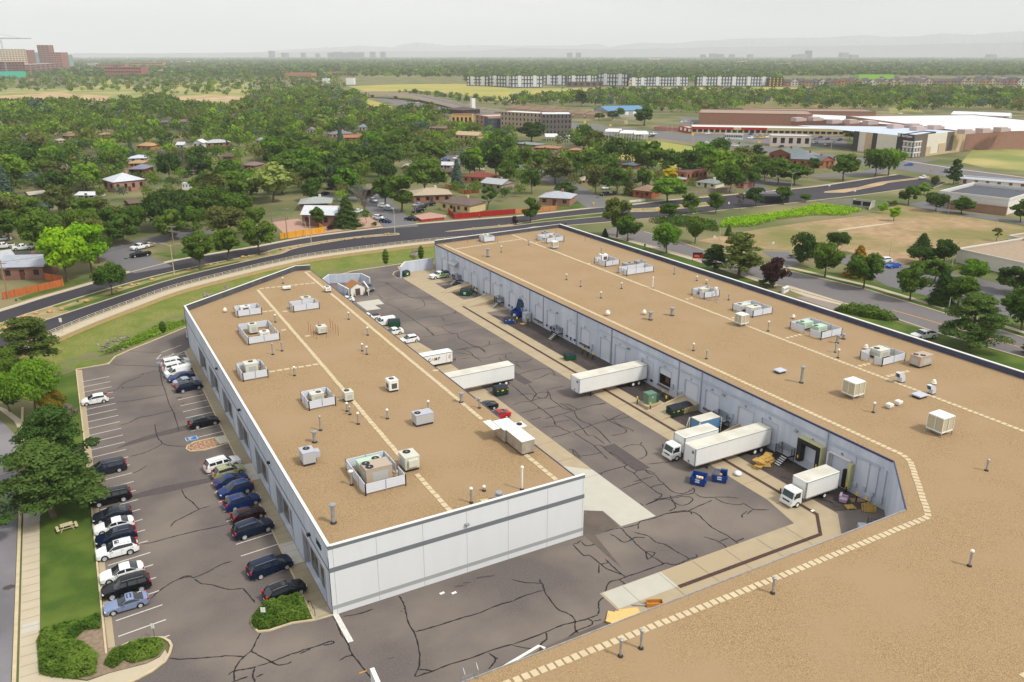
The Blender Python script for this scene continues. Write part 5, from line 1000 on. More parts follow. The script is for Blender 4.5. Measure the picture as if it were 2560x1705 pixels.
def boxtruck(x0,yc,label,L_=9.0,ch=(0,2.1),grp='white cab-over box trucks'):
 0
 r=thing('box_truck',label,'box truck',(x0+L_/2,yc,0),0,grp);o=-L_/2
 m=MB()
 pr=[(0,.45),(0,1.15),(.12,1.35),(.38,2.25),(.6,2.38),(1.75,2.42),(1.8,.45)]
 a=[m.pt((o+x,-1.02,z))for x,z in pr];b=[m.pt((o+x,1.02,z))for x,z in pr];n=len(pr)
 for k in range(n):m.f.append([a[k],b[k],b[(k+1)%n],a[(k+1)%n]]);m.m.append(0)
 m.f.append(a);m.f.append(b[::-1]);m.m+=[0,0]
 m.build('cab',PAINT['white'],r,bevel=.06)
 m=MB();m.face([(o+.135,-.92,1.38),(o+.135,.92,1.38),(o+.365,.86,2.2),(o+.365,-.86,2.2)][::-1]);m.M=Matrix.Translation((-.025,0,0));
 m2=MB();m2.face([(o+.115,-.9,1.38),(o+.345,-.84,2.2),(o+.345,.84,2.2),(o+.115,.9,1.38)]);m2.build('windshield',mat('teal_glass',(.02,.06,.06),.06,spec=.7),r)
 for s in(-1,1):m=MB();m.face([(o+.35,s*1.025,1.4),(o+.55,s*1.025,2.15),(o+1.45,s*1.025,2.15),(o+1.45,s*1.025,1.4)][::s]);m.build('side_window',M_cg,r)
 m=MB();m.box(o-.1,o+.05,-1.05,1.05,.35,.7);m.build('bumper',M_whitep,r,bevel=.04)
 m=MB();m.box(o-.03,o-.002,-.55,.55,.85,1.05);m.build('grille',M_trim,r)
 for s in(-1,1):m=MB();m.box(o-.02,o+.1,s*.8-.16,s*.8+.16,.78,.98);m.build('headlight',M_head,r,bevel=.02);m=MB();m.box(o+.1,o+.2,s*1.25-.06,s*1.25+.06,1.5,2.0);m.tube([(o+.15,s*1.0,1.9),(o+.15,s*1.25,1.9)],.02,4);m.build('mirror',M_black,r)
 m=MB();m.box(o+2.1,-o,-1.2,1.2,1.0,3.55);m.build('box',M_tw,r,bevel=.07)
 m=MB();m.box(o+2.3,-o-.1,-1.1,1.1,3.551,3.57);m.build('box_roof',M_tr,r)
 m=MB();m.box(o+2.085,o+2.099,-1.2,-1.08,1.0,3.5);m.box(o+2.085,o+2.099,1.08,1.2,1.0,3.5);m.box(o+2.1,o+2.3,-1.215,-1.201,1,3.5);m.box(o+2.1,-o,-1.215,-1.201,3.36,3.46);m.box(o+2.1,-o,-1.215,-1.201,1.0,1.14);m.build('edge_rail',M_metal,r)
 m=MB();m.box(o+1.9,-o-.2,-.45,.45,.6,.98);m.build('chassis',M_black,r)
 for ax,w2 in((1.05,.28),(6.1 if L_>8 else 5.2,.5)):
  for s in(-1,1):
   m=MB();wheel_at(m,o+ax,s*1.05,.42,w2,-s);w_=m.build('wheel',M_tyre,r);m=MB();m.cyl((o+ax,s*1.055,.42),(o+ax,s*1.04,.42),.24,n=12);m.build('rim',M_whitep,w_)
 return r
boxtruck(76.9,65.05,'white cab-over box truck backed towards door 10, nearest truck',8.3)
boxtruck(71.6,82.9,'white cab-over box truck half hidden behind the nearest long trailer',8.6)
c=g(22,1800,800);r=thing('blue_container','small white-roofed container with blue sides behind the box truck','container',(83.0,87.6,-.5))
m=MB();m.box(-2.0,2.0,-1.0,1.0,.5,2.9);m.build('box',mat('container_blue',sr(88,136,180),.5),r);m=MB();m.box(-2.05,2.05,-1.05,1.05,2.901,2.98);m.build('roof',M_tr,r);m=MB()
for x in(-2.2,2.14):
 for y in(-1.22,1.18):m.box(x-.03,x+.06,y-.03,y+.06,.3,2.9)
m.tube([(-2.4,-1.2,0),(-2.7,-1.2,1.5),(-2.3,-1.2,2.9)],.05,5);m.tube([(-2.4,1.2,0),(-2.7,1.2,1.5),(-2.3,1.2,2.9)],.05,5);m.build('frame',M_whitep,r)
m=MB();m.box(-2,2,-1,1,.1,.5);m.build('base',M_black,r)
text_mesh('AT',.9,'lettering',M_paint,r,frame_mat((-1.3,-1.015,1.9),(1,0,0),(0,0,1)),.006)
r=thing('cargo_trailer','short white enclosed trailer with CAMP lettering poking past the roof edge','trailer',(57.4,134.8,0));hx=3.5
m=MB();m.prism([(-hx,-1.1),(hx-.25,-1.1),(hx,-.8),(hx,.8),(hx-.25,1.1),(-hx,1.1)],.45,2.55);m.build('box',M_tw,r,bevel=.04)
m=MB();m.box(hx-1.4,hx-.55,-1.112,-1.101,.65,2.35);m.build('side_door',M_whitep,r);m=MB()
for x in(hx-1.42,hx-.55):m.box(x,x+.03,-1.118,-1.105,.6,2.4)
m.box(-hx,hx-.25,-1.118,-1.105,.45,.55);m.box(-hx,hx-.25,-1.118,-1.105,2.45,2.55);m.build('trim',M_black,r)
for s in(-1,1):m=MB();wheel_at(m,-.3,s*1.08,.35,.25,-s);m.build('wheel',M_tyre,r)
m=MB();m.tube([(hx,-.5,.45),(hx+1.1,0,.45),(hx,.5,.45)],.05,5);m.tube([(hx+.9,0,.1),(hx+.9,0,.8)],.05,5);m.build('hitch',M_black,r)
for s_,x,c_ in(('C',-1.35,'maroon'),('A',-.75,'yellow'),('M',-.1,'maroon'),('P',.55,'maroon')):text_mesh(s_,.85,'lettering',PAINT[c_],r,frame_mat((x,-1.108,1.6),(1,0,0),(0,0,1)),.006,.015)
m=MB()
for x,z,k in((2.75,1.9,.12),(2.62,1.75,.1),(2.8,1.6,.1),(2.62,1.45,.12),(2.75,1.3,.08)):m.prism([(x-k,-1.12),(x+k,-1.12),(x+k,-1.113),(x-k,-1.113)],z-k*.6,z+k*.6)
m.build('red_mark',PAINT['red'],r)
def dumpster(x,y,rz,w_,d,h,col,label,lid='closed',mark=None):
 r=thing('dumpster',label,'dumpster',(x,y,.04),rz,'dumpsters in the truck court');hw,hd=w_/2,d/2;mt=mat('bin_'+col,{'green':sr(20,84,50),'dkgreen':sr(26,60,48),'blue':sr(18,70,150),'tan':sr(176,164,128)}[col],.5,var={'green':sr(16,70,42),'dkgreen':sr(20,50,40),'blue':sr(14,58,128),'tan':sr(150,138,106)}[col],scale=2)
 ha=h*.82;m=MB()
 def wall(p0,p1,z0a,z0b):
  a,b=Vector((p0[0],p0[1],0)),Vector((p1[0],p1[1],0));n=(b-a).cross(Vector((0,0,1))).normalized()*-.05
  P_=[a,b,b+n,a+n];zt=[z0a,z0b,z0b,z0a];lo=[m.pt((p.x,p.y,.08))for p in P_];hi=[m.pt((p.x,p.y,z))for p,z in zip(P_,zt)]
  for k in range(4):m.f.append([lo[k],lo[(k+1)%4],hi[(k+1)%4],hi[k]]);m.m.append(0)
  m.f.append(hi);m.m.append(0)
 wall((-hw,-hd),(hw,-hd),ha,ha);wall((hw,-hd),(hw,hd),ha,h);wall((hw,hd),(-hw,hd),h,h);wall((-hw,hd),(-hw,-hd),h,ha);m.box(-hw,hw,-hd,hd,.08,.14)
 m.build('bin',mt,r)
 m=MB()
 for z in(.35,.7):m.box(-hw-.03,hw+.03,-hd-.04,-hd-.001,z,z+.07);m.box(-hw-.04,-hw-.001,-hd,hd,z,z+.07);m.box(hw+.001,hw+.04,-hd,hd,z,z+.07)
 m.box(-hw-.14,-hw-.041,-hd*.6,hd*.5,.55,.8);m.box(hw+.041,hw+.14,-hd*.6,hd*.5,.55,.8);m.build('rib',mt,r)
 m=MB()
 for a in(-1,1):
  for b in(-1,1):m.cyl((a*hw*.85,b*hd*.8,0),(a*hw*.85,b*hd*.8,.09),.07,n=6)
 m.build('caster',M_black,r)
 if lid=='closed':
  m=MB()
  for s in(0,1):
   x0,x1=(-hw-.02,-.01)if s==0 else(.01,hw+.02)
   m.face([(x0,-hd-.05,ha+.03),(x1,-hd-.05,ha+.03),(x1,hd*.1,h+.1),(x0,hd*.1,h+.1)]);m.face([(x0,hd*.1,h+.1),(x1,hd*.1,h+.1),(x1,hd+.03,h+.03),(x0,hd+.03,h+.03)])
  m.build('lid',mat('bin_lid',sr(30,38,46),.5),r)
 elif lid=='back':
  m=MB()
  for k in range(14):x=-hw+k*w_/14;m.box(x,x+w_/14-.04,hd+.02,hd+.4,h-.35+.0,h+.02)
  m.build('lid',mat('lid_grey',sr(84,88,100),.6),r)
 elif lid=='half':
  m=MB()
  for k in range(7):x=-hw+k*w_/14;m.face([(x,-hd-.03,ha+.04),(x+w_/14-.03,-hd-.03,ha+.04),(x+w_/14-.03,hd,h+.04),(x,hd,h+.04)])
  m.box(.02,hw,hd+.02,hd+.35,h-.3,h+.02)
  m.build('lid',mat('lid_grey',sr(84,88,100),.6),r)
 elif lid=='up':
  m=MB();m.face([(-hw,hd,h),(hw,hd,h),(hw,hd+.7,h+1.9),(-hw,hd+.7,h+1.9)]);m.box(-hw,hw,hd-.05,hd,h,h+.1);m.build('lid',mat('lid_navy',sr(22,50,84),.5),r)
 if mark:
  m=MB();m.face([(-.2,-hd-.006,.85),(.25,-hd-.006,.85),(.25,-hd-.006,1.08),(-.2,-hd-.006,1.08)])if mark=='yellow' else m.box(-.3,.3,-hd-.01,-hd-.005,.45,.95)
  if mark=='yellow':m.box(-hw+.1,-hw+.3,-hd-.012,-hd-.005,ha-.3,ha-.15);m.box(hw-.3,hw-.1,-hd-.012,-hd-.005,ha-.3,ha-.15)
  m.build('sticker',M_byel if mark=='yellow' else M_whitep,r)
 return r
dumpster(77.6,199.7,.42,2.1,1.5,1.35,'green','green dumpster with dark lid against the end of the yard wall',mark='white')
dumpster(83.7,175.3,-.75,2.5,1.9,1.6,'green','large green dumpster with peaked black lid beside a low ramp',mark='white')
dumpster(82.3,150.6,-.3,2.1,1.5,1.3,'blue','closed blue dumpster beside the compactor and yellow bollards',mark='yellow')
dumpster(81.7,124.9,-.1,2.0,1.4,1.2,'green','green dumpster alone on the dark dock paving',mark=None)
dumpster(82.8,94.7,.05,2.3,1.7,1.5,'dkgreen','dark green dumpster on the right of a tan one by the ramp',mark='yellow')
dumpster(85.2,94.9,.05,2.0,1.6,1.4,'tan','tan dumpster with dark lid, paired with a green one',mark='yellow')
dumpster(61.8,116.2,.0,2.3,1.6,1.5,'dkgreen','dark green dumpster beside the trailer at the white building',mark='yellow')
c=g(11,1285,1318);dumpster(c.x,c.y+.8,-.2,2.4,1.7,1.5,'green','green dumpster between the white cargo van and a white sedan')
a,b=g(22,1640,1290),g(22,1765,1318);rz=math.atan2(b.y-a.y,b.x-a.x)
d1=dumpster((a.x+b.x)/2+.75*-math.sin(rz),(a.y+b.y)/2+.75*math.cos(rz),rz,2.0,1.6,1.35,'blue','open blue dumpster full of cartons and plastic bags, lid folded back','back','white')
a,b=g(22,1840,1270),g(22,1968,1290);rz2=math.atan2(b.y-a.y,b.x-a.x)
d2=dumpster((a.x+b.x)/2+.75*-math.sin(rz2),(a.y+b.y)/2+.75*math.cos(rz2),rz2,1.9,1.5,1.35,'blue','half open blue dumpster with brown cartons inside','half','white')
M_card=mat('cardboard',sr(196,160,104),.9);M_bag=mat('plastic_bag',sr(220,228,236),.4)
def loose(dd,items,nm,lab,cat,m_):
 rr=random.Random(len(nm)*7+int(dd.location.x));m=MB()
 for k in range(items):
  m.M=Matrix.Translation((rr.uniform(-.5,.5),rr.uniform(-.35,.35),rr.uniform(.75,1.05)))@Matrix.Rotation(rr.uniform(0,3),4,'Z')@Matrix.Rotation(rr.uniform(-.5,.5),4,'X');a_=rr.uniform(.18,.34)
  m.box(-a_,a_,-a_*.7,a_*.7,-a_*.4,a_*.4)
 o=m.build(nm,m_,None,bevel=.02 if m_==M_card else.09);o.location=dd.location;o.rotation_euler=dd.rotation_euler;tag(o,lab,cat);o['kind']='stuff'
loose(d1,5,'cartons','brown cartons lying in the open blue dumpster','cartons',M_card);loose(d1,4,'rubbish_bags','white and blue plastic bags in the open blue dumpster','rubbish bags',M_bag);loose(d2,5,'cartons','brown cartons in the half open blue dumpster','cartons',M_card)
dumpster(86.0,153.6,-1.2,2.0,1.7,1.9,'blue','blue compactor bin with its dark lid raised, at the docks','up','white')
r=thing('compactor','grey compactor power unit beside the raised blue bin','compactor',(86.4,149.9,0));m=MB();m.box(-.7,.7,-.8,.8,0,2.1);m.build('housing',M_pipe,r,bevel=.05);m=MB();m.tube([(-.6,.8,2.0),(-.3,2.0,2.6),(.5,-1.4,2.8)],.06,5);m.build('lift_arm',M_metal,r);m=MB();m.box(-.72,-.701,-.3,.2,.8,1.5);m.build('panel_label',M_whitep,r)
BOL=[(80.04,101.18,'first bollard by the green transformer, on the court side'),(80.38,98.06,'bollard in front of the transformer pad corner'),(85.76,101.48,'bollard between the open door and the transformer'),(85.92,99.78,'bollard behind the transformer, next to the wall'),(86.15,98.33,'bollard against the wall at the ramp top'),(84.46,99.0,'bollard beside the transformer and the concrete ramp'),(85.72,126.38,'farthest of three bollards near the lone green dumpster'),(85.71,124.63,'middle of three bollards near the lone green dumpster'),(85.69,122.9,'nearest of three bollards near the lone green dumpster'),(86.7,63.6,'bollard just behind the old armchair'),(85.87,61.29,'tall bollard beside the armchair and pallets'),(85.97,59.9,'bollard at the inner corner by the pallets')]
for t,x,y,s in((11,1998,992,'bollard behind the large peaked green dumpster'),(11,2027,1022,'bollard beside the coiled brown scrap'),(12,15,1255,'bollard beside the blue compactor bin'),(12,45,1282,'bollard in front of the compactor'),(12,112,1245,'bollard behind the compactor pallet'),(12,147,1278,'bollard at the edge of the compactor pallet'),(11,838,1036,'bollard at the left panel of the shed yard'),(11,875,1052,'bollard in front of the shed corner'),(11,905,1047,'bollard by the brown shed door'),(11,995,1032,'bollard right of the shed door'),(11,1024,1027,'bollard at the shed yard opening'),(11,1043,1018,'bollard by the grey minivan')):
 c=g(t,x,y);BOL.append((c.x,c.y,s))
bp=None
for x,y,s in BOL:
 if bp is None:
  bp=thing('bollard',s,'bollard',(x,y,0),0,'black bollards with yellow tops');m=MB();m.cyl((0,0,0),(0,0,1.1),.1,n=10);m.build('post',M_black,bp);m=MB();m.lathe([(.125,1.0),(.125,1.38),(.1,1.45),(.03,1.47)],10);m.build('yellow_cap',M_byel,bp)
 else:dup(bp,(x,y,0),0,s)
r=thing('transformer_pad','tan concrete pad under the green transformer','concrete pad',(82.0,99.6,0));m=MB();m.box(-1.9,1.7,-1.1,1.3,0,.55);m.build('pad',M_conc,r,bevel=.04);m=MB();m.box(-1.95,1.75,-1.15,1.35,0,.02);m.build('footing',M_kerb,r)
r=thing('transformer','green electrical transformer cabinet on its concrete pad','transformer',(81.9,99.8,.55));MG=mat('transformer_green',sr(96,128,108),.5);m=MB();m.box(-1.15,.55,-.7,.7,0,1.75);m.build('cabinet',MG,r,bevel=.04);m=MB();m.box(.56,1.2,-.65,.7,.1,1.5);m.build('radiator',mat('radiator_dark',sr(52,78,66),.6),r);m=MB();m.box(-1.2,.6,-.75,.75,1.76,1.85);m.build('lid',MG,r,bevel=.02);m=MB();m.box(-.35,-.15,-.712,-.701,1.1,1.3);m.build('label_plate',M_whitep,r)
r=thing('garden_shed','small white shed with brown shingle roof and brown door','shed',(60.4,190.0,0));m=MB();m.prism([(-1.8,-2),(1.8,-2),(1.8,2),(-1.8,2)],0,2.0);
for y in(-2,2):m.face([(-1.8,y,2.0),(1.8,y,2.0),(0,y,3.0)])
m.build('wall',M_whitep,r);m=MB();m.face([(-2.0,-2.2,1.95),(0,-2.2,3.12),(0,2.2,3.12),(-2.0,2.2,1.95)]);m.face([(2.0,-2.2,1.95),(2.0,2.2,1.95),(0,2.2,3.12),(0,-2.2,3.12)]);m.build('roof',mat('shingle_tan',sr(170,120,72),.9,var=sr(140,96,56),scale=4),r);m=MB();m.box(-.65,.55,-2.05,-2.01,.05,1.75);m.build('door',mat('door_brown',sr(92,68,62),.8),r);m=MB();m.box(-.75,-.651,-2.06,-2.005,.05,1.85);m.box(.551,.65,-2.06,-2.005,.05,1.85);m.build('door_frame',M_cream,r)
def yardwall(name,pts,h,label,m_=None,th=.25):
 r=thing(name,label,'wall',(pts[0][0],pts[0][1],0));m=MB();kerb(m,loc(pts[0],pts),th,h,0,0);m.build('wall_panel',m_ or M_shadew,r);m=MB();kerb(m,loc(pts[0],pts),th+.06,h+.06,0,h+.002);m.build('coping',M_edge,r);return r
yardwall('yard_wall',[(50.2,193),(57.6,202.5),(65.2,199.6),(65.8,194.5)],2.3,'pale wall enclosing the shed yard behind the white building')
yardwall('screen_panel',[(57.3,194),(58.0,187.7)],2.0,'short pale screen wall on the roof side of the shed')
yardwall('screen_panel',[(63.6,193),(62.6,186.5)],2.0,'short pale screen wall between the shed and the minivan')
yardwall('yard_wall',[(87.2,203.4),(78.9,203.2),(75.75,198.5)],3.0,'long pale wall at the far end of the truck court',M_shadew,.3)
mb=MB();kerb(mb,[g(11,1335,868),g(11,1290,865),g(11,1258,835),g(11,1275,808),g(11,1310,800)],.2,.15);struct('court_kerb',mb,M_side)
yardwall('wing_wall',[gp(948,1712,2.8),gp(930,1671,2.8)],2.8,'white end of a wall rising into view at the bottom edge',M_white,.35)
def pallet(x,y,z,rz,label,tilt=0,grp='wooden pallets by the docks'):
 global PAL
 if 'PAL' not in globals():
  PAL=thing('pallet',label,'pallet',(x,y,z),rz,grp);m=MB()
  for k in range(7):m.box(-.6,.6,-.5+k*.155,-.5+k*.155+.1,.11,.135)
  m.build('deck_board',M_wood,PAL);m=MB()
  for k in(-.56,0,.5):m.box(k,k+.08,-.5,.53,0,.109)
  m.build('bearer',M_wood,PAL);o=PAL;KIDS.setdefault(PAL.name,list(PAL.children))
 else:o=dup(PAL,(x,y,z),rz,label,grp)
 o.rotation_euler=(tilt,0,rz);return o
rp=random.Random(3);hp=[(81.6,74.7),(82.9,74.9),(84.1,75.3)]
for k in range(16):
 b=hp[k%3];pallet(b[0]+rp.uniform(-.5,.5),b[1]+rp.uniform(-.4,.4),.05+.2*(k//3),rp.uniform(-.6,.6),'loose wooden pallet in the tumbled heap by door 11',rp.uniform(-.25,.25),'pallets in the tumbled heap by door 11')
c=g(23,755,1505);pallet(c.x,c.y,.04,-.35,'yellowish wooden pallet lying flat beside the armchair')
for k,(x,y)in enumerate(((880,1530),(905,1540),(935,1545))):c=g(23,x,y);pallet(c.x+.2,c.y,.5,-.2-.2*k,['wooden pallet standing on edge, nearest the bollards','wooden pallet on edge in the middle of the corner stack','wooden pallet on edge next to the wire rack'][k],1.2)
c=g(12,105,1290);pallet(c.x,c.y,.04,.2,'flat wooden pallet among the compactor bollards')
c=g(23,840,1440);r=thing('plywood_sheet','brown plywood sheet lying against the corner wall','board',(c.x,c.y,.05),-.5);m=MB();m.box(-1.2,1.2,-.5,.5,0,.05);m.build('board',mat('plywood',sr(140,116,90),.9),r)
r=thing('wire_rack','dark wire cage rack in the inner corner of the court','rack',(82.2,55.6,0),-.6);m=MB()
for z in(.1,.5,.9,1.3):
 for k in range(5):m.tube([(-.7+k*.35,-.5,z),(-.7+k*.35,.5,z)],.02,4)
 m.tube([(-.7,-.5,z),(.7,-.5,z),(.7,.5,z),(-.7,.5,z),(-.7,-.5,z)],.025,4)
for x in(-.7,.7):
 for y in(-.5,.5):m.tube([(x,y,0),(x,y,1.6)],.03,4)
m.build('wire_frame',M_black,r);m=MB();m.box(-1.9,-.8,-.5,.5,.1,.75);m.build('wrapped_load',mat('wrap_grey',sr(180,186,200),.35),r,bevel=.1)
r=thing('armchair','old dusty pink armchair dumped beside the bollards','armchair',(84.6,62.2,.03),.5);MP=mat('pink_cloth',sr(178,158,178),.95,var=sr(160,140,160),scale=3)
m=MB();m.box(-.5,.5,-.45,.45,.12,.45);m.build('seat',MP,r,bevel=.08);m=MB();m.box(-.55,.55,.3,.6,.2,1.05);m.build('backrest',MP,r,bevel=.12)
for s in(-1,1):m=MB();m.box(s*.6-.14,s*.6+.14,-.45,.5,.1,.68);m.build('armrest',MP,r,bevel=.1)
c=g(22,2075,1205);m=MB();m.lathe([(.1,0),(.55,.08),(.62,.3),(.5,.55),(.3,.7),(.08,.75)],9);o=m.build('white_sack',M_bag,None);o.location=(c.x,c.y,.03);o.scale=(1.1,.9,.8);o.rotation_euler=(.1,.15,.4);tag(o,'crumpled white sack lying beside the drain channel','sack')
c=g(11,2045,1000);r=thing('scrap_coil','coil of brown scrap leaning by the dock wall','scrap',(c.x,c.y,.5));m=MB()
for k in range(4):m.tube([(.5*math.cos(a),.12*k,.5*math.sin(a))for a in[q_*.7 for q_ in range(10)]],.05,4)
m.build('coil',mat('scrap_brown',sr(130,100,60),.9),r);m=MB();m.box(.6,.7,-.4,.5,-.5,.6);m.build('leaning_board',M_metal,r)
def pile(px,items,nm,lab,cat,m_):
 for k,(dx,dy,w_,d,z,rz,tl)in enumerate(items):
  m=MB();m.box(-w_/2,w_/2,-d/2,d/2,0,.03);o=m.build(nm,m_);o.location=(px.x+dx,px.y+dy,z);o.rotation_euler=(tl,tl*.5,rz);tag(o,lab[k],cat,'plywood sheets dumped by the wing wall')
M_ply=mat('fresh_plywood',sr(226,190,124),.85,var=sr(210,170,104),scale=1.2,stretch=(1,6,1))
c=g(32,960,990)
pile(c,[(0,0,2.4,1.3,.05,.5,0),(.3,.1,2.3,1.2,.11,.25,.02),(-.3,.3,1.8,1.2,.17,.8,.03),(1.9,.2,2.1,1.1,.08,-.3,.02),(1.7,-.2,1.9,1.0,.15,.1,.03),(.2,-.5,1.7,1.0,.23,.35,.04),(-.6,0,1.4,.9,.29,.6,.05)],'plywood_sheet',['bottom plywood sheet of the dumped pile','second plywood sheet of the dumped pile','plywood sheet turned crosswise on the dumped pile','pale plywood sheet lying apart beside the pile','smaller plywood sheet on top of the separate one','plywood sheet sliding off the front of the pile','topmost plywood offcut on the dumped pile'],'plywood sheet',M_ply)
c=g(32,1310,860);r=thing('wooden_crate','open orange-brown wooden crate beside the roof edge','crate',(c.x,c.y,.03),-.45);MC=mat('crate_orange',sr(190,130,56),.8);m=MB();m.box(-.9,.9,-.4,-.34,0,.45);m.box(-.9,.9,.34,.4,0,.45);m.box(-.9,-.84,-.34,.34,0,.45);m.box(.84,.9,-.34,.34,0,.45);m.build('side_board',MC,r);m=MB();m.box(-.84,.84,-.34,.34,0,.05);m.build('base_board',MC,r)
c=g(32,1205,870);m=MB();m.cyl((-1,.6,.12),(1,-.6,.12),.1,n=8);o=m.build('steel_post',M_metal);o.location=(c.x,c.y,.02);tag(o,'grey steel post lying on the concrete by the crate','post')
c=g(32,250,1262);yardwall('low_wall',[(c.x-4.5,c.y-.9),(c.x,c.y),(c.x+.3,c.y-.6)],.35,'low concrete kerb wall below the near wing',M_conc,.25)
sheet('dock_slab',M_conc,[[g(32,1000,900),g(32,1150,840),g(32,1270,905),(45,49.5),(38,49.5),g(32,900,960)]],6)
for t,x,y,nm in((31,1712,753,'a'),(31,1822,750,'b'),(23,775,100,'c')):
 c=g(t,x,y)if nm!='c' else g(23,410,1538);m=MB();m.box(-.28,.28,-.16,.16,0,.03);o=m.build('paper_scrap',M_whitep);o.location=(c.x,c.y,.03+(.03 if nm=='c' else 0));o.rotation_euler=(0,0,.1);tag(o,{'a':'small white paper scrap on the drive, nearer the corner','b':'white paper scrap on the drive below the wall','c':'white scrap on the concrete in front of the truck'}[nm],'litter')
r=thing('roof_ladder','pale metal ladder rails hooked over the near roof edge','ladder',(23.3,49.7,0));m=MB()
for x in(-.6,.6):
 m.tube([(x,.2,0),(x,.2,8.3),(x,-.25,8.6),(x,-.6,8.2),(x,-.6,7.2)],.04,5)
m.build('rail',M_metal,r);m=MB()
for k in range(24):m.tube([(-.6,.2,.3+k*.3),(.6,.2,.3+k*.3)],.02,4)
m.build('rung',M_metal,r)
def post_sign(p,h,w_,hh,m_,pm,label,cat='sign',rz=-HEAD,txt=None):
 r=thing('street_sign',label,cat,(p.x,p.y,0),rz);m=MB();m.cyl((0,0,0),(0,0,h),.035,n=6);m.build('post',pm,r);m=MB();m.box(-w_/2,w_/2,-.03,-.012,h-hh,h);m.build('sign_plate',m_,r)
 if txt:text_mesh(txt,hh*.4,'lettering',M_black,r,frame_mat((0,-.034,h-hh/2),(1,0,0),(0,0,1)),.003)
 return r
M_gp=mat('green_post',sr(60,110,60),.6)
post_sign(g(30,1425,1170),1.9,.32,.6,M_whitep,M_gp,'white parking sign on a green post by the hedge tip')
post_sign(g(31,80,1035),2.1,.5,.6,M_whitep,M_gp,'white sign on a green post in the clipped hedge')
post_sign(g(20,1755,945),1.6,.3,.45,M_whitep,M_gp,'small sign on a thin post in the rock island')
c=g(30,620,165);r=thing('picnic_table','weathered pale wooden picnic table on the lawn','picnic table',(c.x,c.y,0),.12);M_pt=mat('weathered_wood',sr(206,192,156),.9,var=sr(180,166,132),scale=4)
m=MB()
for k in range(4):m.box(-.7,.7,-.42+k*.22,-.42+k*.22+.19,.72,.77)
m.build('table_top',M_pt,r)
for s in(-1,1):m=MB();m.box(s*1.05-.15,s*1.05+.15,-.7,.7,.42,.47);m.build('bench',M_pt,r)
m=MB()
for y in(-.35,.35):m.tube([(-.75,y,0),(-.35,y,.72)],.05,4);m.tube([(.75,y,0),(.35,y,.72)],.05,4);m.box(-1.05,1.05,y-.04,y+.04,.36,.42)
m.build('trestle',M_pt,r)
c=g(31,510,900);r=thing('bicycle_rack','black arched bicycle rack beside the clipped hedge','bicycle rack',(c.x,c.y,0),1.6);m=MB();m.tube([(-1.3,0,0),(-1.25,0,.7),(-1,0,.95),(-.75,0,.7),(-.6,0,.5),(-.4,0,.8),(0,0,.95),(.5,0,.8),(.8,0,.4),(1.1,0,.5),(1.2,0,0)],.03,5);m.build('hoop',M_black,r);m=MB();m.box(-1.35,1.25,-.03,.03,0,.03);m.build('foot_plate',M_black,r)
LFM=dict(green=leafmat('leaf_green',(0.072,0.138,0.02),(0.15,0.24,0.038)),dark=leafmat('leaf_dark',(0.0384,0.0819,0.018),(0.0864,0.146,0.034)),bright=leafmat('leaf_bright',(0.126,0.24,0.024),(0.216,0.363,0.036)),lime=leafmat('leaf_lime',(0.234,0.421,0.018),(0.378,0.597,0.03)),olive=leafmat('leaf_olive',(0.108,0.131,0.039),(0.18,0.202,0.0525)),pale=leafmat('leaf_pale',(0.216,0.298,0.075),(0.342,0.404,0.105)),blue=leafmat('leaf_blue',(0.063,0.114,0.0825),(0.126,0.175,0.128)),yellow=leafmat('leaf_yellow',(0.396,0.369,0.0225),(0.612,0.491,0.03)),purple=leafmat('leaf_purple',(0.0504,0.0211,0.027),(0.108,0.0491,0.051)),pine=leafmat('leaf_pine',(.062,.125,.03),(.13,.20,.045)),opine=leafmat('leaf_olive_pine',(0.108,0.158,0.0375),(0.18,0.211,0.045)),twig=leafmat('twig_grey',(.16,.135,.11),(.25,.21,.175),trans=.05),orange=leafmat('leaf_orange',(0.18,0.193,0.03),(0.432,0.211,0.03)))
M_bark=mat('bark',(.10,.075,.055),.95,var=(.16,.12,.09),scale=3)
def leaves(name,P,N,S,m_,rng,asp=.62):
 n=len(P);N=N/np.linalg.norm(N,axis=1,keepdims=True);a=rng.normal(size=(n,3));t1=np.cross(N,a);t1/=np.linalg.norm(t1,axis=1,keepdims=True);t2=np.cross(N,t1)
 s=S[:,None];V=np.empty((n,4,3));V[:,0]=P-t1*s;V[:,1]=P-t2*s*asp;V[:,2]=P+t1*s;V[:,3]=P+t2*s*asp
 me=bpy.data.meshes.new(name);me.vertices.add(n*4);me.vertices.foreach_set('co',V.reshape(-1));me.loops.add(n*4);me.loops.foreach_set('vertex_index',np.arange(n*4,dtype=np.int32))
 me.polygons.add(n);me.polygons.foreach_set('loop_start',np.arange(n,dtype=np.int32)*4);me.polygons.foreach_set('loop_total',np.full(n,4,np.int32));me.update(calc_edges=True)
 if m_:me.materials.append(m_)
 return me
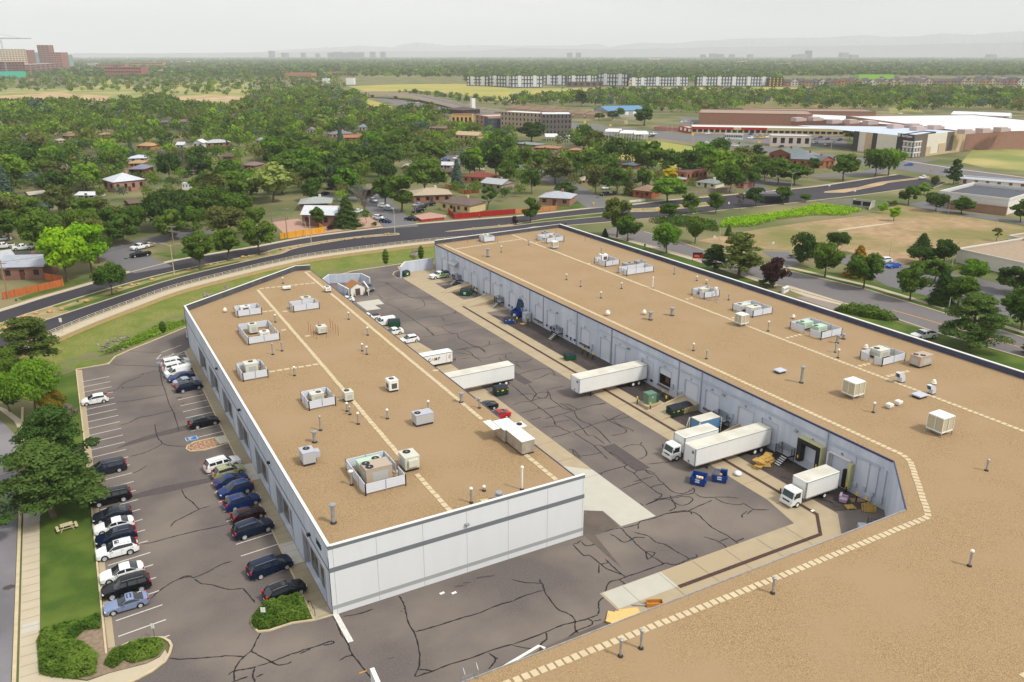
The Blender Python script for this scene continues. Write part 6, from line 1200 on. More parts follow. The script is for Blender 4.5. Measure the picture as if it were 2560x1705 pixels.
def crown_pts(kind,n,rng,leaf):
 0
 def lobes(L,n,up=.25,flat=.8):
  k=rng.integers(0,len(L),n);c=L[k,:3];r=L[k,3:4];d=rng.normal(size=(n,3));d[:,2]+=up;d/=np.linalg.norm(d,axis=1,keepdims=True)
  rad=r*(rng.random((n,1))**.35)*1.02;P=c+d*rad*np.array([1,1,flat]);return P,d+rng.normal(size=(n,3))*.55
 if kind in('round','wide','tall','bush','sparse'):
  R,h0,h1=dict(round=(.42,.13,1.0),wide=(.56,.15,1.0),tall=(.30,.09,1.0),bush=(.62,.02,1.0),sparse=(.36,.25,1.0))[kind]
  zc,hz=(h0+h1)/2,(h1-h0)/2;m={'bush':16,'sparse':16}.get(kind,26);L=[]
  for i in range(m):
   d=rng.normal(size=3);d/=np.linalg.norm(d);d[2]=d[2]*.9+.1;q_=rng.uniform(.45,.82);rr=rng.uniform(.20,.36)*R*(.75 if kind=='sparse' else 1.15)
   L.append((d[0]*R*q_,d[1]*R*q_,zc+d[2]*hz*q_*.95,rr))
  P,N=lobes(np.array(L),n);P[:,2]=np.clip(P[:,2],h0*.7,1.04)
 elif kind=='conifer':
  z=rng.random(n)**1.25*.93+.06;nb=13;tier=np.floor(z*15)/15;a0=rng.random(n)*2*np.pi
  env=.25*(1-tier)**.85*(1+.22*np.sin(a0*5+tier*40)+.12*np.sin(a0*9+tier*77))+.01
  rr=env*rng.random(n)**.45;P=np.stack([np.cos(a0)*rr,np.sin(a0)*rr,z-rr*.28],1);N=np.stack([np.cos(a0),np.sin(a0),np.full(n,.9)],1)+rng.normal(size=(n,3))*.35
 elif kind=='pine':
  L=[]
  for i in range(74):
   z=rng.uniform(.2,.97);env=.38*max(0,1-(z-.3)/.74)**.75+.03 if z>.3 else.36;a=rng.uniform(0,6.283);q_=rng.uniform(.25,.95)*env
   L.append((math.cos(a)*q_,math.sin(a)*q_,z,rng.uniform(.075,.125)))
  P,N=lobes(np.array(L),n,.5,.5)
 elif kind=='poplar':
  z=rng.random(n)*.95+.04;a=rng.random(n)*6.283;env=.13*np.sin(np.pi*np.clip(z,.06,.97))**.5*(1+.3*np.sin(z*30+a*2));rr=env*rng.random(n)**.4
  P=np.stack([np.cos(a)*rr,np.sin(a)*rr,z],1);N=np.stack([np.cos(a),np.sin(a),np.full(n,.6)],1)+rng.normal(size=(n,3))*.4
 return P,N,leaf*rng.uniform(.6,1.35,n)
def trunk_mesh(kind,seed,dead=False):
 r=random.Random(seed);m=MB();top={'conifer':.95,'pine':.9,'poplar':.8,'bush':.25}.get(kind,.55);w0=.022 if kind!='bush' else.03
 pts=[(0,0,0)];
 for k in range(1,6):pts.append((r.uniform(-.012,.012)*k,r.uniform(-.012,.012)*k,top*k/5))
 for k in range(5):m.cyl(pts[k],pts[k+1],w0*(1-.15*k)*(1.25 if k==0 else 1),w0*(1-.15*(k+1)),7,caps=False)
 if kind in('round','wide','sparse','tall','pine')or dead:
  for k in range(9 if not dead else 26):
   z=r.uniform(.2,.55)if kind!='pine' else r.uniform(.25,.85);a=r.uniform(0,6.28);l_=r.uniform(.15,.32)*(1 if kind!='tall' else.6);i=min(4,int(z/top*5));b=pts[i];e=(b[0]+math.cos(a)*l_,b[1]+math.sin(a)*l_,z+l_*(1.1 if kind!='pine' else.2))
   m.cyl((b[0],b[1],z),e,w0*.42,w0*.12,5,caps=False)
   if dead:
    for q_ in range(7):
     e2=(e[0]+r.uniform(-.12,.12),e[1]+r.uniform(-.12,.12),e[2]+r.uniform(0,.16));s=r.uniform(.4,1);m.cyl(tuple(b[j]*(1-s)+e[j]*s if j<2 else z*(1-s)+e[2]*s for j in range(3)),e2,w0*.12,w0*.03,4,caps=False)
 me=bpy.data.meshes.new('trunk');me.from_pydata(m.v,[],m.f);me.materials.append(M_bark);return me
PR={}
def proto(kind,lod,v):
 k=(kind,lod,v)
 if k not in PR:
  rng=np.random.default_rng(hash(kind)%1000+v*7+lod*91 if False else sum(map(ord,kind))+v*7+lod*91)
  n,lf={0:(14000,.021),1:(5000,.034),2:(1500,.058)}[lod]
  if kind in('pine','conifer','poplar'):lf*=.75;n=int(n*1.25)
  if kind=='sparse':n=int(n*.5)
  P,N,S=crown_pts(kind,n,rng,lf);PR[k]=(leaves('crown',P,N,S,None,rng),trunk_mesh(kind,v+3));PR[k][0].materials.append(LFM['green'])
 return PR[k]
TREES=[]
def put_tree(base,H,R,kind,col,label,group=None,cat=None):
 rr=random.Random(int(base.x*31+base.y*17));D=math.hypot(base.x,base.y);lod=0 if D<190 and H>4.5 else 1 if D<330 else 2
 cr_,tr_=proto(kind,lod,rr.randrange(3));R0={'round':.42,'wide':.56,'tall':.30,'bush':.62,'sparse':.36,'conifer':.25,'pine':.36,'poplar':.13}[kind]
 nm={'bush':'shrub','conifer':'conifer','pine':'pine_tree','poplar':'column_tree'}.get(kind,'tree')
 t=thing(nm,label,cat or{'bush':'shrub'}.get(kind,'tree'),base,rr.uniform(0,6.28),group);sx=R/R0;t.scale=(sx,sx,H)
 c=bpy.data.objects.new('crown',cr_);COL.objects.link(c);c.parent=t;c.material_slots[0].link='OBJECT';c.material_slots[0].material=LFM[col]
 if kind!='bush':k=bpy.data.objects.new('trunk',tr_);COL.objects.link(k);k.parent=t
 TREES.append((base.x,base.y,R));return t
def height_at(base,ytop):
 lo,hi=0.3,600.0
 for _ in range(30):
  mid=(lo+hi)/2
  if pj((base.x,base.y,mid))[1]>ytop:lo=mid
  else:hi=mid
 return lo
def fwd(p):return float(np.dot(np.array((p.x,p.y,-CH)),_F))
def TR(t,x,y,top,w_,kind,col,label,group=None):
 b=g(t,x,y);H=height_at(b,q(t,x,top)[1]);R=max(.4,w_/3.6797/1.85*fwd(b)/FPX);return put_tree(b,H,R,kind,col,label,group)
TR(20,490,1585,930,860,'pine','pine','huge green pine with trunk rising from the lawn by the picnic table')
TR(20,540,1210,600,640,'pine','pine','tall green pine just beyond the picnic table pine, between lawn and lot')
TR(20,330,690,115,520,'wide','bright','broad bright green tree touched with yellow past the two pines')
TR(20,500,690,420,300,'bush','orange','rusty orange and green shrub at the lawn edge past the pines')
TR(20,640,800,520,200,'sparse','twig','bare twiggy grey shrub beside the rusty orange one')
TR(20,300,230,-245,520,'pine','opine','yellowish olive pine by the end of the road sidewalk')
TR(20,20,420,-20,340,'round','green','green tree at the left edge below the olive pine')
TR(20,90,620,320,260,'round','dark','dark tree behind the broad bright green one')
TR(10,630,900,372,400,'round','lime','bright lime tree with white forked trunk, nearer the rust fence')
TR(10,850,812,325,400,'round','lime','taller bright lime tree behind the other lime tree')
TR(10,1030,1020,718,310,'wide','green','round green street tree in the median opposite the corner')
GM='street trees standing in the road median'
for a in((10,1845,785,385,270,'tall','green','tall green median tree beside the street light'),(10,2100,705,335,240,'tall','green','green median tree with a bare dead top'),(11,30,650,290,330,'round','green','dark green median tree near the yellow wooden fence')):TR(*a,GM)
for a in((11,575,402,190,125,'tall','green','green tree in front of the white low house'),(11,840,392,110,240,'conifer','dark','dark spreading conifer beside the brick garage'),(11,1015,360,222,80,'sparse','bright','slim young tree in the pink gravel yard'),(11,1090,386,345,55,'bush','green','clipped round green shrub at the gravel corner'),(11,690,420,378,90,'bush','purple','dark reddish shrub beside the brick garage'),(11,1340,262,-100,260,'tall','green','tall dark green tree at the side street by the parked SUV'),(11,1190,200,-110,220,'tall','green','tall green tree shading the parked cars in the side street'),(11,1195,737,600,48,'poplar','green','thin upright juniper at the ditch, left of the rocks'),(11,1520,690,568,46,'poplar','green','thin upright juniper right of the rock spillway'),(10,1505,1368,1262,52,'poplar','green','thin upright juniper in the ditch by the lot'),(11,2130,235,0,190,'sparse','green','loose green tree behind the red fence'),(12,170,355,110,170,'tall','green','green street tree in front of the orange brick fence'),(12,35,372,290,70,'bush','purple','small purple tree near the far road median'),(12,965,490,82,250,'tall','opine','tall olive pine at the corner of the side street'),(12,1062,525,275,240,'round','green','full green tree just right of the olive pine'),(12,1420,632,332,290,'wide','bright','bright round green tree on the verge of the side street'),(12,1682,546,272,200,'round','green','green tree across the street from the bright round one'),(12,1640,275,78,175,'round','green','green median tree above the yellow sign'),(12,1440,330,138,180,'tall','green','loose green tree by the yellow road sign'),(12,1872,272,68,165,'round','green','small green tree at the near kerb of the road'),(12,2095,242,72,85,'sparse','twig','nearly bare thin tree at the road kerb'),(12,2240,207,20,200,'round','dark','dense dark tree beside the road, close to the street light'),(12,1862,800,560,240,'pine','dark','dark blue green pine beside the olive one on the verge'),(12,2085,842,455,400,'pine','opine','large spreading olive pine on the verge'),(13,45,952,672,260,'round','purple','purple leaved tree with many stems by the white monument sign'),(12,2340,945,880,140,'bush','green','clipped green shrub at the foot of the purple tree'),(12,855,482,408,62,'conifer','dark','small dark conifer near the bridge end'),(13,140,187,10,150,'round','green','green roadside tree in front of the dark truck'),(13,342,165,78,112,'wide','green','small spreading tree on the road bank'),(13,322,750,440,260,'bush','dark','big dark rounded juniper by the parking entrance'),(13,520,862,508,290,'round','green','leafy green tree beside the dark juniper'),(13,640,620,428,220,'wide','dark','dark green tree behind the leafy one, near the dirt lot'),(13,820,850,560,230,'conifer','orange','dark tree with an orange tinged top'),(13,877,962,618,320,'round','green','full green street tree with pale trunk, near the blue car'),(13,1290,192,8,180,'round','green','green tree at the white store corner'),(13,1430,100,-12,130,'round','bright','bright green tree behind the store corner tree'),(13,1540,252,58,240,'wide','dark','wide dark tree in front of the white store wall'),(13,1778,276,112,200,'round','green','green tree next to the blue bin by the store'),(13,1050,270,168,90,'bush','lime','yellow green willow clump by the culvert'),(13,1155,342,183,100,'tall','lime','tall yellow green willow in the creek bed'),(13,1145,200,150,90,'bush','green','low green shrub beside the culvert wing'),(13,1420,590,450,165,'conifer','dark','dark conifer at the edge of the dirt lot'),(13,1610,745,488,230,'round','dark','dense dark tree beside the low brown building'),(13,1415,730,562,290,'wide','dark','wide dark green tree below the dark conifer'),(13,1530,900,688,260,'round','green','middle green tree of the parking island clump'),(13,1305,1072,708,290,'round','green','green street tree in the sidewalk verge, beyond the parking'),(13,1590,1100,760,220,'conifer','dark','tall dark conifer between street trees'),(13,1740,1130,812,300,'round','green','leafy green tree next to the tall dark conifer'),(13,1870,900,690,280,'round','bright','yellow green tree beside the low brown building'),(13,1860,1502,1010,560,'pine','pine','great spreading pine on the lawn beside the navy parapet'),(13,2330,1345,930,400,'round','green','large green street tree at the frame edge'),(13,2250,1010,755,300,'round','dark','dark green tree shading the teal bin'),(13,2320,350,140,190,'round','green','green tree at the right end of the store'),(13,2100,525,398,95,'sparse','olive','thin straggly tree at the dirt lot edge'),(13,2400,1568,1440,160,'pine','dark','dark pine tip at the right frame edge'),(13,290,690,640,190,'bush','dark','low dark shrub beside the dark juniper'),(12,1990,475,368,70,'conifer','green','small conifer on the creek bank near the lamp post'),(3,985,1332,1038,270,'wide','green','left tree of the big umbrella shaped pair by the storage building'),(3,1105,1322,1038,270,'wide','bright','right tree of the big umbrella shaped pair by the storage building'),(3,690,1368,1108,250,'round','green','large green tree at the corner by the brick house'),(3,420,1292,1152,130,'round','green','round green tree in front of the brick gables'),(3,1705,1402,1172,130,'pine','dark','lone dark pine at the road junction'),(3,1530,1422,1308,85,'bush','olive','small brownish tree at the junction corner'),(3,750,992,880,110,'round','green','green tree left of the storage building'),(3,240,1410,1200,260,'round','green','green tree behind the street lamp at the road bend'),(3,90,1400,1170,240,'round','green','dark green tree left of the street lamp by the bend'),(2,180,1012,822,270,'round','dark','large dark tree in front of the grey apartment block'),(2,1215,862,678,180,'tall','green','tall green tree in front of the blue-roofed hall'),(2,925,812,718,110,'round','dark','dark tree at the corner of the blue-roofed hall'),(2,990,792,692,90,'round','green','green tree beside the blue-roofed hall windows'),(2,800,812,738,95,'round','green','green tree by the brown-roofed sheds'),(2,640,690,535,110,'round','dark','tall dark tree standing at the edge of the yellow field'),(2,1250,1330,985,340,'round','green','very large green tree before the dry field'),(2,1530,1262,1102,140,'round','green','green tree at the edge of the dry field'),(2,2250,1162,1038,140,'pine','dark','dark pine beside the avenue sidewalk'),(2,1952,1192,1068,95,'conifer','dark','pointed dark conifer by the dry field'),(2,1440,1382,1248,160,'round','yellow','yellowing tree among green ones'),(2,1430,1562,1330,300,'round','bright','bright green tree below the yellowing one'),(2,2000,1482,1208,260,'wide','green','large green tree behind the brown house'),(2,2225,1422,1225,165,'round','green','round green street tree by the small side street'),(2,768,1492,1178,240,'wide','olive','olive tree with thick dark trunk by the lawn'),(2,1080,1502,1288,110,'conifer','olive','grey green conifer beside the orange brick cottage'),(2,500,1542,1370,200,'round','dark','dark tree beside the light grey roofed house'),(2,960,1500,1240,240,'round','green','green tree between the olive tree and the conifer'),(2,400,1402,1132,300,'round','olive','large olive green tree near the fork in the street'),(2,660,1080,948,270,'wide','green','wide green tree below the carport'),(1,630,902,752,175,'round','pale','pale yellowish tree among the dark neighbourhood trees'),(1,780,1082,850,75,'conifer','blue','tall narrow blue spruce beside the grey roofed house'),(1,2200,1222,1020,130,'tall','lime','vivid lime green tree beside the street'),(1,1850,1442,1168,130,'conifer','blue','blue spruce beside the red roofed house'),(1,1560,1502,1150,350,'round','green','very tall green tree behind the tan roofed house'),(1,160,1568,1200,360,'round','pale','big yellowish willow behind the median'),(1,830,1502,1222,250,'tall','bright','bright green tree above the grey roofed house'),(1,335,985,868,62,'conifer','blue','small blue spruce in the tree belt'),(0,1210,1150,1020,90,'conifer','blue','leaning blue spruce beside the orange house'),(0,1785,1170,1065,60,'conifer','blue','blue spruce beside the white garage'),(0,1690,1320,1045,60,'sparse','twig','dead grey tree by the power pole'),(0,940,1560,1400,120,'sparse','pale','pale sparse shrub in the dry yard'),(1,1480,1110,960,110,'sparse','twig','bare grey tree beside parked cars')):TR(*a)
def dead_tree(t,x,y,top,w_,label):
 b=g(t,x,y);H=height_at(b,q(t,x,top)[1]);R=w_/3.6797/2*fwd(b)/FPX;r=thing('dead_tree',label,'tree',b);me=trunk_mesh('round',11,True);me.materials.clear();me.materials.append(LFM['twig']);o=bpy.data.objects.new('trunk',me);COL.objects.link(o);o.parent=r;r.scale=(R/.38,R/.38,H/.9)
dead_tree(11,1000,292,18,240,'bare pinkish dead tree at the side street corner');dead_tree(1,2200-1260,1568,1430,150,'bare grey dead tree behind the corner dead tree');dead_tree(0,1700,1350,1150,90,'leafless tree beside the utility pole')
def hedge(poly,h,col,label,n=5000,leaf=.16,name='hedge',seed=1,clump=0):
 rng=np.random.default_rng(seed);poly=[Vector((p[0],p[1],0))for p in poly];xs_=[p.x for p in poly];ys_=[p.y for p in poly];cx_,cy_=sum(xs_)/len(xs_),sum(ys_)/len(ys_)
 X=rng.uniform(min(xs_),max(xs_),n*3);Y=rng.uniform(min(ys_),max(ys_),n*3);ins=np.zeros(n*3,bool);dmin=np.full(n*3,9.0)
 for a,b in zip(poly,poly[1:]+poly[:1]):
  c_=((a.y>Y)!=(b.y>Y))&(X<(b.x-a.x)*(Y-a.y)/((b.y-a.y)or 1e-9)+a.x);ins^=c_
  L2=max((b-a).length_squared,1e-6);t=np.clip(((X-a.x)*(b.x-a.x)+(Y-a.y)*(b.y-a.y))/L2,0,1);dmin=np.minimum(dmin,np.hypot(X-a.x-t*(b.x-a.x),Y-a.y-t*(b.y-a.y)))
 X,Y,dm=X[ins][:n],Y[ins][:n],dmin[ins][:n];bump_=.16*np.sin(X*2.1+Y)+.12*np.sin(Y*3.1-X*1.7)+.08*np.sin(X*6+Y*5)
 top=h*(1+bump_)*np.clip(dm/.5,.12,1)**.5;zz=top*(1-rng.random(len(X))**2*.9)
 P=np.stack([X-cx_,Y-cy_,zz],1);N=rng.normal(size=(len(X),3))*.5+np.array([0,0,.9]);o=bpy.data.objects.new(name,leaves(name,P,N,leaf*rng.uniform(.5,1.3,len(X)),LFM[col],rng));COL.objects.link(o);o.location=(cx_,cy_,.02);return tag(o,label,'hedge' if name=='hedge' else 'shrub')
hedge([g(30,2350,1090),g(30,2315,1040),g(30,2330,970),g(31,60,900),g(31,250,815),(16.1,76.3),(16.0,72.8),g(31,300,1030),g(31,100,1080)],1.0,'green','neatly clipped green hedge at the corner of the white building',9000,.14)
hedge([(-8.9,84.2),(-3.4,84),(-3.5,81.6),(-5,82.2),(-6.3,80.5),(-8.2,78.6),(-9,80)],.7,'green','upper juniper bed between the lawn and the mulch',5000,.16,seed=2)
hedge([g(30,370,1500),g(30,345,1200),g(30,480,1060),g(30,680,1120),g(30,640,1200),g(30,760,1210),g(30,900,1320),g(30,880,1500),g(30,700,1545),g(30,500,1530)],.8,'green','large spreading juniper bed at the bottom corner',9000,.16,seed=3)
hedge([g(30,1030,1290),g(30,1200,1230),g(30,1400,1175),g(30,1495,1180),g(30,1505,1260),g(30,1440,1340),g(30,1220,1400),g(30,1140,1370),g(30,1050,1450),g(30,960,1410)],.7,'green','juniper strip in the rounded kerb island tip',5000,.15,seed=4)
hedge([g(13,600,1165),g(13,760,1135),g(13,870,1150),g(13,1000,1170),g(13,1200,1255),g(13,1100,1265),g(13,880,1230)],1.3,'green','long low mounded hedge beside the navy parapet',6000,.2,seed=5)
def growth(polys,n,h,col,name,label,leaf=.2,seed=9,z0=0.0):
 V=[]
 for i,p in enumerate(polys):o=hedge(p,h,col,label,n,leaf,'growth',seed+i);o.name=name;o.location.z=z0;o['kind']='stuff';o['category']='undergrowth'
growth([[g(13,0,290),g(13,300,240),g(13,450,200),g(13,700,225),g(13,860,250),g(13,700,290),g(13,400,290),g(13,100,330),g(12,2200,390),g(12,1900,400),g(12,1950,340),g(12,2200,310)]],9000,1.2,'lime','creek_weeds','bright green weeds filling the creek bed before the culvert',.35)
growth([[g(12,1250,350),g(12,1350,370),g(12,1900,440),g(12,1880,370),g(12,1500,310)]],4000,1.5,'green','creek_shrubs','scrubby green growth along the creek below the road',.35,12)
growth([[g(10,900,1500),g(10,1300,1390),g(10,1700,1240),g(10,1720,1190),g(10,1450,1230),g(10,1100,1400)]],5000,.5,'bright','ditch_weeds','green weeds along the ditch bottom beside the parking lot',.2,14,-1.7)
growth([[g(11,560,820),g(11,900,760),g(11,1300,710),g(11,1640,640),g(11,1640,670),g(11,1200,760),g(11,620,865)]],5000,.5,'bright','ditch_weeds','green weeds along the ditch behind the truck court',.2,15,-1.6)
def V2(p):return Vector((p[0],p[1],0))
WM={}
def wallmat(c):
 g_=sum(c)/3;c=tuple(int(v*.8+g_*.2)for v in c)
 k='wall_%d_%d_%d'%c;return mat(k,sr(*c),.9,var=sr(*(max(0,v-14)for v in c)),scale=.5,fac=.8)
def roofmat(c):
 g_=sum(c)/3;c=tuple(int((v*.7+g_*.3)*(.9 if g_<205 else.97))for v in c);return mat('roof_%d_%d_%d'%c,sr(*c),.9,var=sr(*(max(0,v-18)for v in c)),scale=.9,fac=.6)
BOXES=[]
def block(label,cat,a,b,ytop,dep,wc,rc,roof='flat',rows=0,cols=0,srows=0,name='building',group=None,over=.5,par=.5,chim=False,wcol=None,door=False,ww=.5,wh=.5,rise=None,h=None,clear=True,z0=0):
 A,B=(g(*a)if len(a)==3 else V2(a)),(g(*b)if len(b)==3 else V2(b));W_=(B-A).length;rz=math.atan2(B.y-A.y,B.x-A.x)
 if h is None:h=max(2.2,height_at(A,q(a[0],0,ytop)[1]))
 r=thing(name,label,cat,(A.x,A.y,z0),rz,group);wm=wc if not isinstance(wc,tuple)else wallmat(wc);rm=rc if not isinstance(rc,tuple)else roofmat(rc)
 m=MB();D_=dep
 if roof=='flat':
  m.prism([(0,0),(W_,0),(W_,D_),(0,D_)],0,h-par*.6,top=False)
  t=.3
  for p0,p1 in(((0,0),(W_,0)),((W_,0),(W_,D_)),((W_,D_),(0,D_)),((0,D_),(0,0))):
   A_,B_=ribbon([p0,p1],t);m.prism([B_[0],B_[1],A_[1],A_[0]],h-par*.6,h)
  m.build('wall',wm,r);m=MB();m.face([(0,0,h-par),(W_,0,h-par),(W_,D_,h-par),(0,D_,h-par)]);m.build('roof',rm,r)
 else:
  hw=h*.62 if rise is None else h-rise;m.prism([(0,0),(W_,0),(W_,D_),(0,D_)],0,hw,top=False)
  o=over;x0,x1,y0,y1=-o,W_+o,-o,D_+o;k=min(x1-x0,y1-y0)/2;mr=MB();e=hw-.05
  if roof=='hip':
   R0,R1=((x0+k,(y0+y1)/2,h),(x1-k,(y0+y1)/2,h))if W_>=D_ else(((x0+x1)/2,y0+k,h),((x0+x1)/2,y1-k,h));c=[(x0,y0,e),(x1,y0,e),(x1,y1,e),(x0,y1,e)]
   for f in(([c[0],c[1],R1,R0],[c[1],c[2],R1],[c[2],c[3],R0,R1],[c[3],c[0],R0])if W_>=D_ else([c[0],c[1],R0],[c[1],c[2],R1,R0],[c[2],c[3],R1],[c[3],c[0],R0,R1])):mr.face(f)
  elif roof=='gable':
   ym=(y0+y1)/2;mr.face([(x0,y0,e),(x1,y0,e),(x1,ym,h),(x0,ym,h)]);mr.face([(x1,y1,e),(x0,y1,e),(x0,ym,h),(x1,ym,h)])
   for x in(0,W_):m.face([(x,0,hw),(x,D_,hw),(x,D_/2,h-.12)])
  else:
   xm=(x0+x1)/2;mr.face([(x0,y0,e),(xm,y0,h),(xm,y1,h),(x0,y1,e)]);mr.face([(x1,y0,e),(x1,y1,e),(xm,y1,h),(xm,y0,h)])
   for y in(0,D_):m.face([(0,y,hw),(W_,y,hw),(W_/2,y,h-.12)])
  mr.face([(x0,y0,e-.08),(x1,y0,e-.08),(x1,y1,e-.08),(x0,y1,e-.08)]);m.build('wall',wm,r);ro=mr.build('roof',rm,r)
  if chim:m=MB();m.box(W_*.6,W_*.6+.9,D_*.5,D_*.5+.9,h-.8,h+.7);m.build('chimney',wm if chim==1 else M_cream,ro)
  h=hw
 if rows:
  wmesh={}
  def wins(face,n,L_):
   cw=L_/n;ch=h/rows
   for i in range(n):
    for j in range(rows):
     s=(cw*ww,ch*wh);k_=(face,round(s[0],2),round(s[1],2))
     if k_ not in wmesh:
      m=MB()
      if face=='f':m.box(-s[0]/2,s[0]/2,-.07,-.01,0,s[1])
      else:m.box(-.07,-.01,-s[0]/2,s[0]/2,0,s[1])
      me=bpy.data.meshes.new('window');me.from_pydata(m.v,[],m.f);me.materials.append(M_glass if wcol is None else wcol);wmesh[k_]=me
     o=bpy.data.objects.new('window',wmesh[k_]);COL.objects.link(o);o.parent=r;z=ch*j+ch*(1-wh)*.6
     o.location=(cw*(i+.5),0,z)if face=='f' else(0,cw*(i+.5),z)
  wins('f',cols,W_)
  if srows:wins('s',srows,D_)
 if door:m=MB();m.box(W_*.44,W_*.44+1.1,-.08,-.012,0,2.1);m.build('door',mat('door_dark',sr(90,56,48),.7),r)
 if clear:
  pts=[pj(r.location+Matrix.Rotation(rz,3,'Z')@Vector(c))for c in((0,0,0),(W_,0,0),(0,D_,h),(W_,D_,h),(0,0,h),(W_,0,h))]
  BOXES.append((min(p[0]for p in pts),max(p[0]for p in pts),min(p[1]for p in pts),max(p[1]for p in pts),math.hypot(A.x,A.y)))
 r['w']=W_;return r
BR_,OR_,GY,WH,TN=(150,104,88),(190,116,84),(150,152,158),(214,216,216),(196,168,124)
